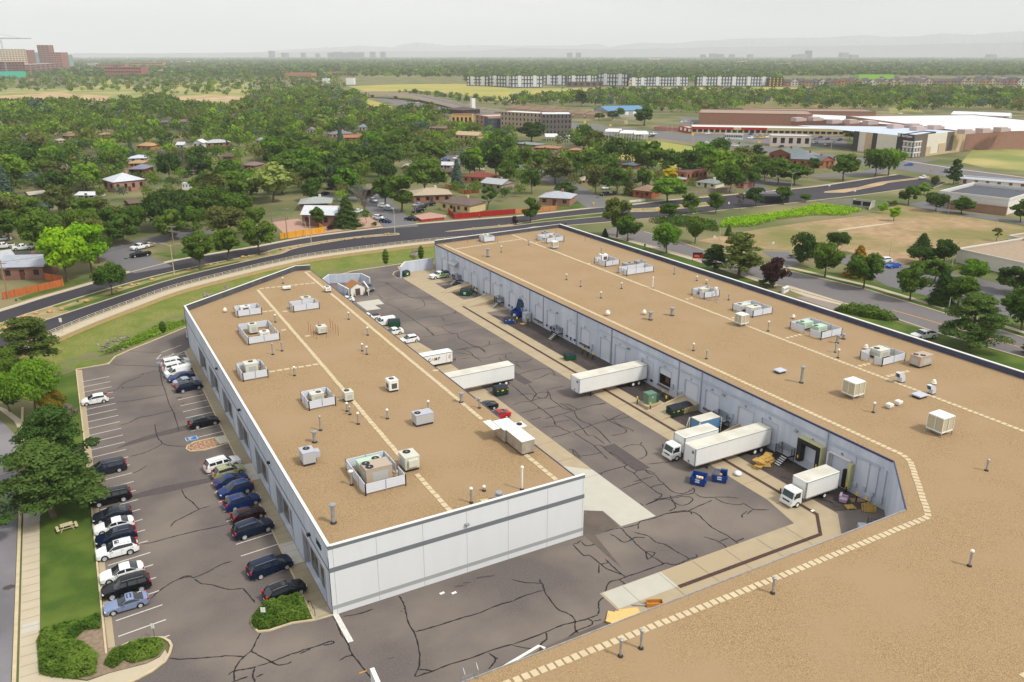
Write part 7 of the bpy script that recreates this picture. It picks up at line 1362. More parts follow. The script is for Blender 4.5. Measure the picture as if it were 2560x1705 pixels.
HS=[((10,20,885),(10,410,875),690,9,BR_,(184,190,204),'gable','brick ranch house with a pale grey roof behind the rust coloured fence'),((10,-40,790),(10,150,760),650,8,WH,(200,204,210),'gable','pale roofed wing behind the brick ranch house'),((11,405,248),(11,690,240),140,11,(134,92,80),(176,186,178),'hip','brick house under a grey green hip roof with a cream cooler'),((11,430,385),(11,780,392),215,9,(150,104,92),(212,216,222),'gable','brick house with white roof behind the yellow wooden fence'),((11,1450,178),(11,1800,165),60,12,(160,112,90),(206,182,146),'hip','brick house with wide tan hip roof and porch posts'),((11,1700,240),(11,1965,275),118,10,(214,190,130),(132,110,98),'hip','yellow brick house with brown hip roof behind the red fence'),((12,250,190),(12,530,205),75,11,(168,122,100),(190,196,208),'hip','orange brick house with large pale grey hip roof'),((12,1110,118),(12,1280,135),10,9,(176,88,56),(172,134,104),'hip','small orange brick cottage with brown roof at the corner'),((2,1600,1380),(2,1790,1345),1290,9,(178,104,74),(120,104,96),'flat','two storey orange brick house with flat brown roof'),((2,1690,1420),(2,1870,1440),1350,9,(226,220,190),(150,158,152),'hip','cream porch house with grey green roof'),((2,1500,1380),(2,1590,1385),1330,9,(166,96,74),(196,198,200),'gable','low white roofed addition beside the two storey brick house'),((2,1000,1250),(2,1120,1262),1195,10,(140,80,60),(108,118,134),'hip','brick house with slate blue roof by the dry field'),((2,2050,1430),(2,2130,1440),1345,9,(176,110,90),(140,110,94),'hip','brick house end with a white door near the side street'),((2,640,1400),(2,720,1400),1340,8,(200,170,120),(210,196,160),'hip','small cream gabled house among the trees below the carports'),((3,5,1180),(3,210,1195),1070,24,(168,90,66),(118,136,128),'end','large brick hall with green grey roof and white doors'),((3,210,1240),(3,480,1250),1120,26,(176,96,68),(134,146,156),'hip','long grey roofed wing joining the brick gables'),((3,470,1255),(3,610,1240),1150,10,(184,100,68),(112,120,128),'end','brick gabled house with white windows beside the corner tree'),((1,700,985),(1,900,975),915,11,(190,140,110),(136,138,146),'hip','house with grey hip roof beside the tall blue spruce'),((1,815,1010),(1,985,1005),950,8,(170,96,70),(196,128,78),'gable','low house with bright orange roof in the trees'),((1,1900,1385),(1,2150,1400),1290,10,(190,120,90),(164,74,54),'hip','brick house with a brick red roof near the white truck'),((1,1690,1330),(1,1810,1335),1255,9,(150,110,96),(122,100,94),'hip','house with dark brown roof below the white roofed one'),((1,1680,1258),(1,1800,1262),1200,9,(200,196,190),(206,208,210),'gable','low white roofed house along the side street'),((1,2070,1440),(1,2260,1460),1350,10,(170,150,140),(190,196,200),'gable','pale grey roofed house next to the red roofed one'),((1,470,930),(1,525,930),880,8,WH,(150,144,140),'end','small white house with grey gable in the tree belt'),((1,945,915),(1,1010,915),850,9,(200,190,180),(140,160,172),'hip','small house with slate grey roof beside dark trees'),((1,1350,1262),(1,1420,1262),1228,7,(190,90,60),(204,206,206),'end','tiny brick shed house with white gable roof'),((1,1590,905),(1,1740,908),870,9,(150,90,76),(150,112,104),'hip','long low brown roofed house behind the lone street trees'),((1,1830,990),(1,2040,1000),915,10,(200,170,120),(214,186,130),'gable','tan gabled house near the dark apartment block'),((1,0,1030),(1,65,1030),975,8,(180,160,150),(168,168,172),'hip','pale grey roofed house beside the belt of dark trees'),((0,1262,1085),(0,1390,1090),1018,8,(206,120,76),(214,164,104),'hip','orange brick house with light brown roof beside the leaning spruce'),((0,1190,1200),(0,1350,1195),1140,10,(190,180,170),(200,206,220),'hip','house with white hip roof in a row of four roofs'),((0,1180,1248),(0,1320,1245),1185,9,(190,130,90),(206,160,104),'hip','house with light orange roof in a row of four roofs'),((0,1190,1310),(0,1330,1310),1230,11,(130,76,60),(142,148,176),'hip','brick house with slate blue roof in a row of four roofs'),((0,1060,1480),(0,1340,1450),1320,13,(176,130,110),(204,210,218),'hip','large house with white hip roof, nearest of four roofs'),((0,1625,1075),(0,1690,1075),1015,7,(180,186,196),(206,208,214),'gable','small pale blue house with white roof by the utility pole'),((0,1775,1068),(0,1870,1068),992,8,WH,(220,222,224),'end','white garage with an open door and white gable'),((0,1900,1060),(0,2120,1050),998,10,(170,110,90),(196,206,206),'hip','long low house with pale roof beside the white garage'),((0,2050,1180),(0,2130,1180),1125,8,(140,100,90),(122,92,88),'hip','dark brown roofed house below the pale roofed one'),((0,2240,1260),(0,2355,1265),1200,9,(170,130,120),(160,128,124),'hip','brown roofed house with white gable at the tree edge'),((0,1480,855),(0,1545,855),815,9,(140,120,150),(130,110,120),'gable','long purple brown roofed building at the field edge'),((0,1660,850),(0,1715,850),808,9,(150,120,130),(150,118,120),'gable','purple brown roofed house among the field edge trees'),((0,640,985),(0,760,975),940,9,(170,120,100),(176,128,104),'hip','brown roofed house deep in the left tree belt'),((0,540,1020),(0,620,1015),985,8,(190,170,160),(200,180,170),'hip','pale pink roofed house deep in the left tree belt'),((0,930,965),(0,1030,960),930,8,(190,150,110),(206,160,110),'hip','small tan roofed house in the middle of the left tree belt'),((0,700,1530),(0,890,1530),1500,8,(210,210,210),(216,220,224),'gable','white sheet roofed house behind the front trees'),((0,280,1530),(0,430,1515),1480,8,(190,170,140),(206,196,170),'gable','tan sheet roofed house behind the front trees'),((0,1200,1610),(0,1290,1600),1560,7,(120,70,50),(130,100,90),'gable','dark brown garage behind the wooden fence'),((2,30,1040),(2,220,1060),1010,10,(170,120,90),(150,164,160),'hip','grey green roofed house left of the carports'),((2,200,1085),(2,420,1095),1045,10,(190,110,80),(196,140,96),'hip','orange roofed house near the carports'),((2,525,1105),(2,620,1108),1075,8,(180,110,80),(206,146,96),'hip','small orange roofed house below the carports')]
for a,b,yt,dep,wc,rc,rf,lb in HS:
 W_=(g(*b)-g(*a)).length;o=block(lb,'house',a,b,yt,dep,wc,rc,rf,rows=1,cols=max(2,int(W_/3.2)),srows=2,name='house',chim=(2 if 'cooler' in lb or 'tan hip' in lb else 1 if W_>9 else False),door=W_>7,ww=.36,wh=.42)
 landmark('N',g(*a),' '.join(lb.split(' with ')[0].split(' behind ')[0].split(' in a ')[0].split()[:6]))
block('dark grey four storey apartment wing with white corner facing the carports','apartment block',(2,275,945),(2,545,945),755,30,(112,104,100),(222,222,222),rows=4,cols=8,srows=8,name='apartment_block',ww=.34)
block('tan four storey apartment wing behind the large dark tree','apartment block',(1,2250,905),(2,268,930),730,18,(178,158,136),(226,226,224),rows=4,cols=11,name='apartment_block',ww=.3)
block('slate grey end of the apartment block, left of the tan wing','apartment block',(1,2140,905),(1,2315,900),795,14,(80,92,102),(224,224,222),rows=3,cols=5,name='apartment_block',ww=.24)
block('brick coloured end wing of the apartment block','apartment block',(1,2020,880),(1,2138,900),760,40,(176,128,106),(220,200,180),rows=3,cols=3,name='apartment_block',ww=.25)
block('yellow walled low building with red brown roof left of the apartments','building',(1,1800,860),(1,1990,860),765,20,(222,176,96),(160,92,74),rows=1,cols=5)
block('dark brown pyramid roofed chapel hall under the white spire','church',(1,1900,760),(1,2060,750),695,24,(70,66,66),(118,88,78),'hip',rows=1,cols=6)
c=g(1,1995,740);r=thing('spire','thin white church spire rising over the brown pyramid roof','spire',c);m=MB();m.box(-2,2,-2,2,0,14);m.build('tower',M_whitep,r);m=MB();m.cyl((0,0,14),(0,0,height_at(c,q(1,0,610)[1])),1.4,.08,8);m.build('needle',M_whitep,r)
for k in range(8):a_,b_=(2,-60+k*105,745+k*7),(2,30+k*105,750+k*7);block(f'{["first", "second", "third", "fourth", "fifth", "sixth", "seventh", "last"][k]} stepped brown roof of the shed row behind the apartments','shed',a_,b_,672+k*9,22,(200,168,140),(164,126,96),'gable',name='storage_shed',group='stepped brown roofed sheds')
block('hall with a bright blue metal roof and white wall panels','hall',(2,880,785),(2,1230,775),690,30,(170,176,176),(96,160,214),'gable',rows=1,cols=5,name='hall',wcol=M_whitep,ww=.4)
block('long low brown brick store at the back of the shopping centre','store',(2,1715,850),(3,400,870),740,50,(164,116,94),(190,158,132),rows=0,name='store')
block('farthest brown store roof with many rooftop units','store',(2,2150,760),(3,990,770),722,40,(160,116,98),(184,150,126),name='store')
M_wr=roofmat((226,228,228))
s1=block('strip of shops with white roof and red fascia by the avenue','shops',(2,1650,935),(3,700,960),870,22,(206,186,140),M_wr,name='shop_row',rows=1,cols=26,ww=.7,wh=.55)
m=MB();W_=s1['w'];m.box(0,W_*.28,-.25,-.08,3.4,5.2);m.box(W_*.33,W_*.5,-.25,-.08,3.4,5.2);m.build('red_fascia',mat('fascia_red',sr(176,44,40),.7),s1)
m=MB();m.box(W_*.28,W_*.33,-.25,-.08,3.2,5.0);m.box(W_*.5,W_,-.25,-.08,3.2,4.8);m.build('tan_fascia',mat('fascia_tan',sr(200,186,140),.8),s1)
block('end shop with red fascia facing the avenue corner','shop',(2,1535,915),(2,1650,935),865,30,(190,60,52),M_wr,name='shop',rows=1,cols=3,wcol=M_whitep)
block('red and white canopied petrol station','petrol station',(3,20,1050),(3,390,1058),950,14,(216,196,188),(214,208,200),name='petrol_station',rows=1,cols=5)
big=block('huge reddish brick superstore with white roof covered in pink rooftop units','store',(3,700,905),(3,1800,1085),868,110,(172,126,106),M_wr,name='superstore',h=11)
A_=g(3,85,870);B_=g(3,1190,915);block('long brick wall wing of the superstore behind the shops','store',(3,85,860),(3,1190,915),785,60,(168,110,88),M_wr,name='superstore')
block('right brick wing of the superstore with small dark openings','store',(3,1800,1060),(3,2600,985),905,90,(194,136,108),M_wr,name='superstore',rows=3,cols=20,ww=.2,wh=.22)
for k,(x,y)in enumerate([(270,780),(425,775),(600,800),(760,800),(930,810),(1160,845),(1330,840),(1370,865),(1530,855),(1810,895),(1975,885),(2140,875)]):
 c=g(3,x,y+40,11.5);m=MB();m.box(-4,3,-2.5,2.5,0,2.6);m.box(3.1,7,-2,2,0,1.7);o=m.build('rooftop_unit',mat('unit_pink',sr(186,168,164),.8));o.location=c;tag(o,where('pinkish rooftop unit on the superstore',(k*10,0),'none')+['',' at its far left',' over the shops',' behind the shops',' past the corner tree',' at the wall bend',' paired with a lower one',' paired, the lower one',' near the middle',' behind the storage tower',' nearer the right wing',' over the right wing'][k],'rooftop unit','pink rooftop units on the superstore')
sp,sq=g(3,1315,1150),g(3,1780,1085)
st=block('cream and charcoal self storage building with a glazed corner and big white sign','storage building',(3,1210,1145),(3,1330,1155),938,30,(72,70,76),(200,214,236),name='storage_building',rows=0)
hS=height_at(g(3,1210,1145),q(3,0,938)[1]);M_ch=wallmat((72,70,76));M_cr=wallmat((226,216,198));M_tn=wallmat((206,178,140));M_br2=wallmat((116,106,92))
def panelbox(a,b,z0,z1,m_,off_,name='wall_panel',nm=None):
 a,b=V2(a),V2(b);d=(b-a).normalized();n=Vector((d.y,-d.x,0));m=MB();o=st.location;inv=Matrix.Rotation(-st.rotation_euler.z,4,'Z')@Matrix.Translation(-o)
 P_=[a+n*off_,b+n*off_,b-n*.4,a-n*.4];m.M=inv;m.prism(P_,z0,z1);return m.build(name,m_,st)
LW0,LW1,C0,C1,RW1=g(3,770,1090),g(3,1170,1140),g(3,1170,1140),g(3,1315,1160),g(3,1795,1095)
def lp(a,b,t):return a.lerp(b,t)
for t0,t1,m_ in((0,.13,M_ch),(.13,.28,M_cr),(.28,.44,M_tn),(.44,.55,M_ch),(.55,1.0,M_cr)):panelbox(lp(LW0,LW1,t0),lp(LW0,LW1,t1),0,hS*.92,m_,0)
panelbox(C0,C1,0,hS*1.02,M_ch,.5)
for t0,t1,m_ in((0,.24,M_br2),(.24,.62,M_cr),(.62,.76,M_br2),(.76,1,M_tn)):panelbox(lp(C1,RW1,t0),lp(C1,RW1,t1),0,hS*(1.02 if t0==0 else.98),m_,.0 if t0 else.4)
panelbox(lp(C1,RW1,.24),lp(C1,RW1,.33),0,hS*.42,M_tn,.3);panelbox(lp(C1,RW1,.48),lp(C1,RW1,.62),0,hS*.5,M_tn,.3);panelbox(lp(C1,RW1,.24),lp(C1,RW1,.9),0,hS*.1,M_tn,.5);panelbox(lp(LW0,LW1,.3),lp(LW0,LW1,.4),0,hS*.42,M_tn,.3)
M_red=mat('unit_door_red',sr(150,60,54),.6)
for k in range(3):
 z=hS*(.03+k*.24);
 for s,(a,b)in enumerate(((lp(C0,C1,.42),C1),(C1,lp(C1,RW1,.13)))):
  panelbox(a,b,z,z+hS*.17,mat('pale_glass',sr(150,160,168),.2),.62,'glazing');panelbox(a,b,z+hS*.175,z+hS*.225,M_whitep,.9,'balcony_band')
  for j in range(5):t=j/5+.06;panelbox(lp(a,b,t),lp(a,b,t+.1),z+.2,z+hS*.15,M_red if j%2 else M_cream,.7,'glazing_bar')
def stext(s,fr,zf,size,m_,bold=.0):
 d=(C1-C0).normalized();n=Vector((d.y,-d.x,0));o=lp(C0,C1,fr)+n*.6;M_=frame_mat((o.x,o.y,hS*zf),d,(0,0,1));inv=Matrix.Rotation(-st.rotation_euler.z,4,'Z')@Matrix.Translation(-st.location);text_mesh(s,size,'sign_lettering',m_,st,inv@M_,.05,bold)
LWc=(C1-C0).length;stext('StorQuest',.6,.93,LWc*.155,M_whitep,.03);stext('SELF STORAGE',.6,.845,LWc*.075,M_red,.01);stext('*',.1,.87,LWc*.42,M_whitep,.06)
m=MB()
inv=Matrix.Rotation(-st.rotation_euler.z,4,'Z')@Matrix.Translation(-st.location);m.M=inv;m.face([(p.x,p.y,hS*.9)for p in(LW0,LW1,C1,RW1,RW1+Vector((-10,50,0)),LW0+Vector((5,50,0)))]);m.build('roof',roofmat((196,212,236)),st)
BOXES.append((*[f(q(3,x,0)[0]for x in(760,1800))for f in(min,max)],q(3,0,900)[1],q(3,0,1150)[1],500))
block('white walled store with brown brick base and grey roof at the right','store',(13,1560,205),(13,2190,285),60,34,(222,220,214),(98,104,116),name='store',par=1.4)
block('brown brick base wall of the white store','wall',(13,1640,226),(13,2185,292),190,1,(170,132,108),(170,132,108),name='base_wall',h=3.2)
block('low building with tan gravel roof, cream band and solar panels','building',(13,1725,720),(13,2500,900),590,30,(216,210,196),(196,164,132),name='low_building',par=.7)
block('taller cream block behind the gravel roofed low building','building',(13,2200,560),(13,2600,640),470,20,(216,206,188),(190,160,130),name='low_building',par=.6)
block('long solar panelled canopy on brick piers by the avenue','canopy',(3,1755,1400),(3,2500,1460),1345,12,(222,216,206),(190,200,220),name='solar_canopy',rows=1,cols=7,wcol=wallmat((150,80,64)),ww=.3,wh=.7)
block('small green roofed pavilion at the right edge','pavilion',(3,2190,1560),(3,2420,1560),1450,10,(226,224,218),(170,196,186),'hip',name='pavilion')
block('long white prefabricated building by the creek trees','building',(3,1680,790),(3,2210,810),735,30,(214,218,226),(226,228,230),'gable',rows=1,cols=8,name='white_hall')
def carport(a,b,yt,label):
 A,B=g(*a),g(*b);W_=(B-A).length;H=height_at(A,q(a[0],0,yt)[1]);r=thing('carport',label,'carport',A,math.atan2(B.y-A.y,B.x-A.x),'white carports');m=MB()
 for y0 in(0,6):m.face([(0,y0,H-1.4),(W_,y0,H-1.4),(W_,y0+3,H),(0,y0+3,H)]);m.face([(0,y0+3,H),(W_,y0+3,H),(W_,y0+6,H-1.4),(0,y0+6,H-1.4)])
 m.box(0,W_,-.1,-.02,H-1.7,H-1.4);m.build('roof',M_wr2,r);m=MB()
 for k in range(5):
  for y in(.5,6,11.5):x=W_*(k+.5)/5;m.box(x-.15,x+.15,y-.15,y+.15,0,H-1.45)
 m.build('post_row',M_whitep,r)
M_wr2=mat('carport_roof',sr(214,215,214),.7)
for k,(a,b,yt,lb)in enumerate((((2,305,1000),(2,420,1000),945,'white zigzag carport roof left of the dark trees'),((2,440,1015),(2,560,1015),960,'smaller white carport roof by the first'),((2,850,985),(2,980,990),895,'first of three joined white carport roofs'),((2,985,990),(2,1110,995),910,'middle of three joined white carport roofs'),((2,1120,995),(2,1255,995),920,'last of three joined white carport roofs'))):carport(a,b,yt,lb)
AP=[(1,1940,495,2140,500,408,'first'),(1,2145,500,2380,512,400,'second'),(2,0,512,280,512,403,'third'),(2,285,490,490,492,400,'fourth'),(2,490,488,780,488,402,'fifth'),(2,790,495,1060,500,384,'sixth'),(2,1075,502,1240,502,420,'seventh'),(2,1240,500,1620,500,415,'eighth'),(2,1695,500,2380,500,412,'ninth')]
for t,x0,y0,x1,y1,yt,o_ in AP:
 o=block(f'{o_} black and white apartment building along the yellow field','apartment block',(t,x0,y0),(t,x1,y1),yt,18,(66,72,86),(70,76,92),rows=3,cols=max(4,int((x1-x0)/26)),name='apartment_block',group='apartments beyond the yellow field',wcol=wallmat((206,210,214)),ww=.62,wh=.74)
 m=MB();hh=12
 for k in range(0,max(2,int((x1-x0)/130))):
  x=o['w']*(k+.5)/max(2,int((x1-x0)/130));m.box(x-3.2,x+3.2,-1.4,-.1,1.5,height_at(g(t,x0,y0),q(t,0,yt)[1])*1.02)
 m.build('white_bay',wallmat((226,228,230)),o)
 if o_=='seventh':m=MB();m.box(-.5,.6,-.5,-.08,0,12);m.box(o['w']*.33,o['w']*.33+1.4,-.5,-.08,0,12);m.build('yellow_strip',M_byel,o)
block('dark apartment end with a tall yellow strip beside the town houses','apartment block',(3,0,502),(3,135,502),420,18,(70,70,70),(70,76,92),rows=4,cols=4,name='apartment_block',wcol=M_byel,ww=.3)
block('low brown clubhouse before the black and white apartments','building',(2,500,505),(2,840,505),458,12,(120,100,96),(150,140,140),rows=1,cols=6)
block('bright lime green building behind the town houses','building',(3,835,440),(3,1158,440),392,30,(150,214,60),(150,220,70))
rt=random.Random(5);TC=[((176,150,134),'brownish'),((190,150,84),'sandy yellow'),((196,176,150),'cream'),((150,130,122),'grey brown'),((186,120,96),'reddish'),((206,206,196),'pale')]
for k in range(34):
 x=150+k*65;row=k%2;y=500-(k%3)*3 if x<1500 else 492;c_,w_=TC[2 if 950<x<1450 else 1 if 650<x<840 else rt.randrange(6)]
 lb=where(f'{w_} gabled town house along the bluff',(x,0),'T')if False else f'{w_} gabled town house, '+('below the lime green building' if 800<x<1160 else 'near the yellow striped apartments' if x<520 else 'right of the lime green building' if x<1600 else 'at the far right of the bluff' if x>1900 else 'midway along the bluff')
 block(lb,'house',(3,x,y),(3,x+58,y),y-62-rt.uniform(0,10),14,c_,rt.choice([(110,96,100),(96,90,104),(120,104,96)]),'end' if rt.random()<.6 else 'gable',rows=2,cols=2,name='town_house',group=f'{w_} town houses along the bluff',clear=False)
for k in range(40):
 x=120+rt.uniform(0,2200);y=455+rt.uniform(-28,12);c_,w_=TC[rt.randrange(6)]
 block(f'{w_} house with dark roof in the estate behind the bluff','house',(3,x,y),(3,x+40,y),y-30,14,c_,rt.choice([(96,90,110),(110,100,110),(80,84,104)]),rt.choice(['hip','gable']),name='estate_house',group=f'{w_} houses in the estate behind the bluff',clear=False)
for a in(('large cream hospital block under the tower crane',(0,-120,350),(0,270,345),155,60,(206,180,146),10,14),('brick stair end of the cream hospital block',(0,255,345),(0,285,345),165,50,(150,84,70),0,0),('green glass hospital wing between cream and brick blocks',(0,275,330),(0,385,330),188,40,(120,172,166),0,0),('tall brick and glass hospital tower',(0,375,335),(0,480,335),120,40,(150,84,70),12,3),('brick hospital block with horizontal windows',(0,470,360),(0,585,360),187,50,(164,104,88),9,5),('small green glass hospital end wing',(0,575,345),(0,640,345),210,40,(130,170,164),0,0),('long low brick hospital podium',(0,240,390),(0,590,360),300,50,(156,100,96),4,8),('half built block with red scaffolding under the crane',(0,-60,400),(0,245,395),275,40,(126,70,70),5,10),('turquoise wrapped low building at the left edge',(0,-60,430),(0,245,425),365,30,(50,190,160),0,0),('brick office block with pale roof beyond the park',(0,975,415),(0,1305,415),322,50,(166,104,90),3,14),('brick office wing behind the pale roofed one',(0,885,340),(0,1150,340),295,40,(170,110,98),2,10),('long orange building behind the brick offices',(0,1208,325),(0,1500,325),280,40,(196,134,80),2,14),('pale office block left of the brick offices',(0,810,335),(0,880,335),283,30,(170,176,186),0,0),('white gabled chapel near the flyover',(1,830,485),(1,900,485),425,20,(226,228,228),0,0),('brick school with white roof left of the chapel',(1,265,425),(1,510,425),378,60,(186,124,98),0,0),('orange brick school wing beyond the chapel',(1,595,405),(1,885,405),370,60,(186,130,104),0,0),('white office left of the chapel',(1,610,468),(1,665,468),428,20,(220,222,224),0,0)):
 block(a[0],'building',a[1],a[2],a[3],a[4],a[5],(206,206,204),rows=a[6],cols=a[7],ww=.7,wh=.4,par=1)
c=g(0,70,400);hC=height_at(c,q(0,0,60)[1]);r=thing('tower_crane','tall grey tower crane above the hospital building site','crane',c);m=MB()
for sx in(-1.6,1.6):
 for sy in(-1.6,1.6):m.box(sx-.45,sx+.45,sy-.45,sy+.45,0,hC)
for k in range(int(hC/4)):z=k*4;m.tube([(-1.6,-1.6,z),(1.6,-1.6,z+4)],.25,4);m.tube([(1.6,-1.6,z),(1.6,1.6,z+4)],.25,4)
M_cr8=mat('crane_grey',sr(150,160,172),.6);m.build('mast',M_cr8,r);L_=(g(0,350,400)-c).length;m=MB();d=Vector((_R[0],_R[1],0))
for z,w_ in((hC,.9),(hC+3,.6)):m.tube([d*-26+Vector((0,0,z-(1 if z>hC else 0))),d*L_+Vector((0,0,z-(2.5 if z>hC else 0)))],w_,4)
m.build('jib',M_cr8,r);m=MB();m.tube([d*-20+Vector((0,0,hC)),Vector((0,0,hC+12)),d*L_*.6+Vector((0,0,hC+2))],.3,4);m.box(-26,-20,-8,-3,hC-4,hC);m.build('tie_bar',M_cr8,r)
fp=[g(1,760,600),g(1,900,598),g(1,1100,602),g(1,1400,622),g(1,1700,672),g(1,1950,716),g(1,2250,745)];FS=smooth_line(fp,8);o0=FS[0]
hz_=height_at(g(1,1100,602),q(1,0,560)[1]);r=thing('flyover','long curving concrete flyover on piers crossing the highway','bridge',o0);zt=[hz_*min(1,max(.1,(len(FS)-i)/22))for i in range(len(FS))]
A_,B_=ribbon(FS,16);m=MB();mp_=MB();md=MB()
for i in range(len(FS)-1):
 a0,b0,a1,b1=A_[i]-o0,B_[i]-o0,A_[i+1]-o0,B_[i+1]-o0;z0,z1=zt[i],zt[i+1]
 md.face([(b0.x,b0.y,z0),(b1.x,b1.y,z1),(a1.x,a1.y,z1),(a0.x,a0.y,z0)])
 for p0,p1 in((a0,a1),(b0,b1)):m.face([(p0.x,p0.y,z0-2.4),(p1.x,p1.y,z1-2.4),(p1.x,p1.y,z1+1.2),(p0.x,p0.y,z0+1.2)])
 m.face([(b0.x,b0.y,z0-2.4),(b1.x,b1.y,z1-2.4),(a1.x,a1.y,z1-2.4),(a0.x,a0.y,z0-2.4)])
m.build('girder',mat('girder_tan',sr(222,204,178),.9),r);md.build('deck',M_street,r)
for i in range(3,len(FS)-14,6):c=FS[i]-o0;pm=MB();pm.box(c.x-1.5,c.x+1.5,c.y-3,c.y+3,0,zt[i]-2.41);pm.build('pier',wallmat((190,168,136)),r)
c=g(13,880,215);r=block('concrete culvert mouth under the road with flared wing walls','culvert',(13,770,200),(13,950,222),140,3,(176,172,160),(190,186,172),name='culvert',rows=1,cols=2,ww=.82,wh=.62,wcol=mat('dark_interior',(.03,.026,.022),.9));m=MB();W_=r['w']  # near-black front panels paint the shade inside the two culvert openings
m.M=Matrix.Identity(4);m.face([(0,0,0),(0,0,3),(-14,-1,.4),(-14,-1,0)]);m.face([(W_,0,0),(W_,0,3.4),(W_+1,-5,1),(W_+1,-5,0)]);m.build('wing_wall',M_concw,r)
F_big=[g(1,850,500),g(1,1300,480),g(1,1940,478),g(2,0,520),g(2,1100,512),g(2,2355,508),g(3,900,515),g(3,2400,505),g(3,2400,560),g(3,1500,545),g(3,900,520),g(2,2355,556),g(2,1000,560),g(2,300,615),g(2,0,640),g(1,2355,650),g(1,1990,590),g(1,1600,545),g(1,1000,545)]
F_av=[g(2,800,1085),g(2,1020,1018),g(2,1330,1002),g(2,1800,1075),g(2,2200,1125),g(2,2180,1165),g(2,1900,1185),g(2,1650,1215),g(2,1580,1300),g(2,1400,1220),g(2,1000,1170)]
F_park=[g(0,-100,520),g(0,700,512),g(0,960,440),g(0,1040,440),g(0,1200,500),g(0,2355,440),g(0,2355,560),g(0,2230,600),g(0,2240,690),g(0,1700,720),g(0,1500,600),g(0,1060,690),g(0,700,700),g(0,-100,680)]
F_lot=[g(12,1700,520),g(12,2355,400),g(13,400,345),g(13,900,290),g(13,1200,190),g(13,1480,240),g(13,2355,390),g(13,2355,480),g(13,1750,600),g(13,1250,740),g(13,720,620),g(13,0,600),g(12,1900,560)]
sheet('yellow_field',M_field,[F_big,F_av,[g(1,1010,610),g(1,1260,690),g(1,1240,770),g(1,1010,720)]],1);sheet('park_field',M_green_field,[F_park,[g(3,1100,690),g(3,1350,690),g(3,1450,745),g(3,1120,745)],[g(3,1780,1200),g(3,1880,1080),g(3,2500,1020),g(3,2500,1290),g(3,2000,1250)]],1)
sheet('dirt_lot',mat('dirt_patchy',sr(182,156,122),.95,var=sr(128,104,70),scale=.22,fac=.42,col3=sr(116,114,62),scale3=.035,detail=10),[F_lot],1)
sheet('bluff',mat('bluff_brown',sr(150,128,88),.95,var=sr(116,108,66),scale=.05,fac=.5,col3=sr(126,130,74),scale3=.02),[[g(3,-300,560),g(3,900,530),g(3,2450,520),g(3,2450,700),g(3,1100,690),g(3,250,720),g(2,2000,690)]],2)
sheet('dirt_track',M_dirt,[[g(0,-50,590),g(0,500,560),g(0,1000,590),g(0,1000,635),g(0,500,615),g(0,-50,640)],[g(0,1480,590),g(0,2300,590),g(0,2200,640),g(0,1500,620)]],2)
mb=MB()
for P_,w_ in(([g(0,150,690),g(0,500,655),g(0,1050,635),g(0,1600,625),g(0,2200,605),g(1,0,600),g(1,500,575)],14),([g(0,600,700),g(0,1000,690),g(0,1700,665),g(0,2000,670)],9)):strip(mb,smooth_line(P_,5),w_,.05)
struct('highway',mb,M_side)
sheet('mall_lot',M_street,[[g(2,1000,935),g(2,820,1000),g(2,500,960),g(2,560,900)],[g(2,1640,940),g(2,1800,905),g(3,700,965),g(3,760,1080),g(3,0,1035)],[g(2,1540,850),g(2,1560,790),g(2,1720,790),g(2,1720,855)],[g(3,1450,800),g(3,1680,790),g(3,2300,830),g(3,2300,850)]],2)
sheet('right_parking',M_street,[[g(13,600,690),g(13,760,650),g(13,1240,745),g(13,1980,880),g(13,2355,980),g(13,2355,1250),g(13,1500,1040),g(13,1100,940)],[g(13,-50,620),g(13,190,625),g(13,300,740),g(13,170,770)],[g(13,1260,190),g(13,1500,150),g(13,1700,245),g(13,2355,340),g(13,2355,375),g(13,1600,265)]],3)
sheet('gravel_yard',mat('pink_gravel',sr(184,150,132),.95,var=sr(166,132,116),scale=2),[[g(11,150,350),g(11,380,320),g(11,500,360),g(11,780,400),g(11,900,320),g(11,1040,300),g(11,1180,385),g(11,900,415),g(11,640,450),g(11,300,500)],[g(11,1450,290),g(11,1600,260),g(11,1760,290),g(11,1720,325),g(11,1520,345)]],2)
sheet('house_lawn',M_lawn,[[g(12,410,215),g(12,560,160),g(12,770,205),g(12,420,240)],[g(10,160,1050),g(10,600,900),g(10,820,860),g(10,820,890),g(10,200,1070)],[g(10,1400,640),g(10,1900,600),g(10,2355,520),g(10,2355,560),g(10,1640,690)],[g(2,590,1470),g(2,700,1490),g(2,760,1530),g(2,620,1540)]],2)
sheet('white_wash',M_side,[[g(13,640,420),g(13,960,375),g(13,1150,355),g(13,1155,362),g(13,970,388),g(13,650,430)]],4)
def fence(pts,h,c,label,lvl=0):
 P_=[g(*p)for p in pts];r=thing('wooden_fence',label,'fence',P_[0]);l_=loc(P_[0],P_);m=MB();kerb(m,l_,.06,h,0,0);m.build('board_panel',mat('fence_%d'%c[0],sr(*c),.85,var=sr(*(int(v*.84)for v in c)),scale=6,stretch=(1,1,.1)),r)
 for p in resamp([(a,b)for a,b in l_],max(2,int(sum((Vector(b)-Vector(a)).length for a,b in zip(l_,l_[1:]))/2.4))):m=MB();m.box(p.x-.07,p.x+.07,p.y-.07,p.y+.07,0,h+.08);m.build('post',mat('fence_post_%d'%c[0],sr(*(int(v*.8)for v in c)),.85),r)
fence([(10,30,1062),(10,300,1000),(10,590,938),(10,580,905),(10,415,880)],1.8,(196,110,60),'rust orange wooden fence curving along the road sidewalk');fence([(11,225,507),(11,630,445),(11,578,400)],1.9,(232,166,50),'bright yellow wooden fence beside the utility pole')
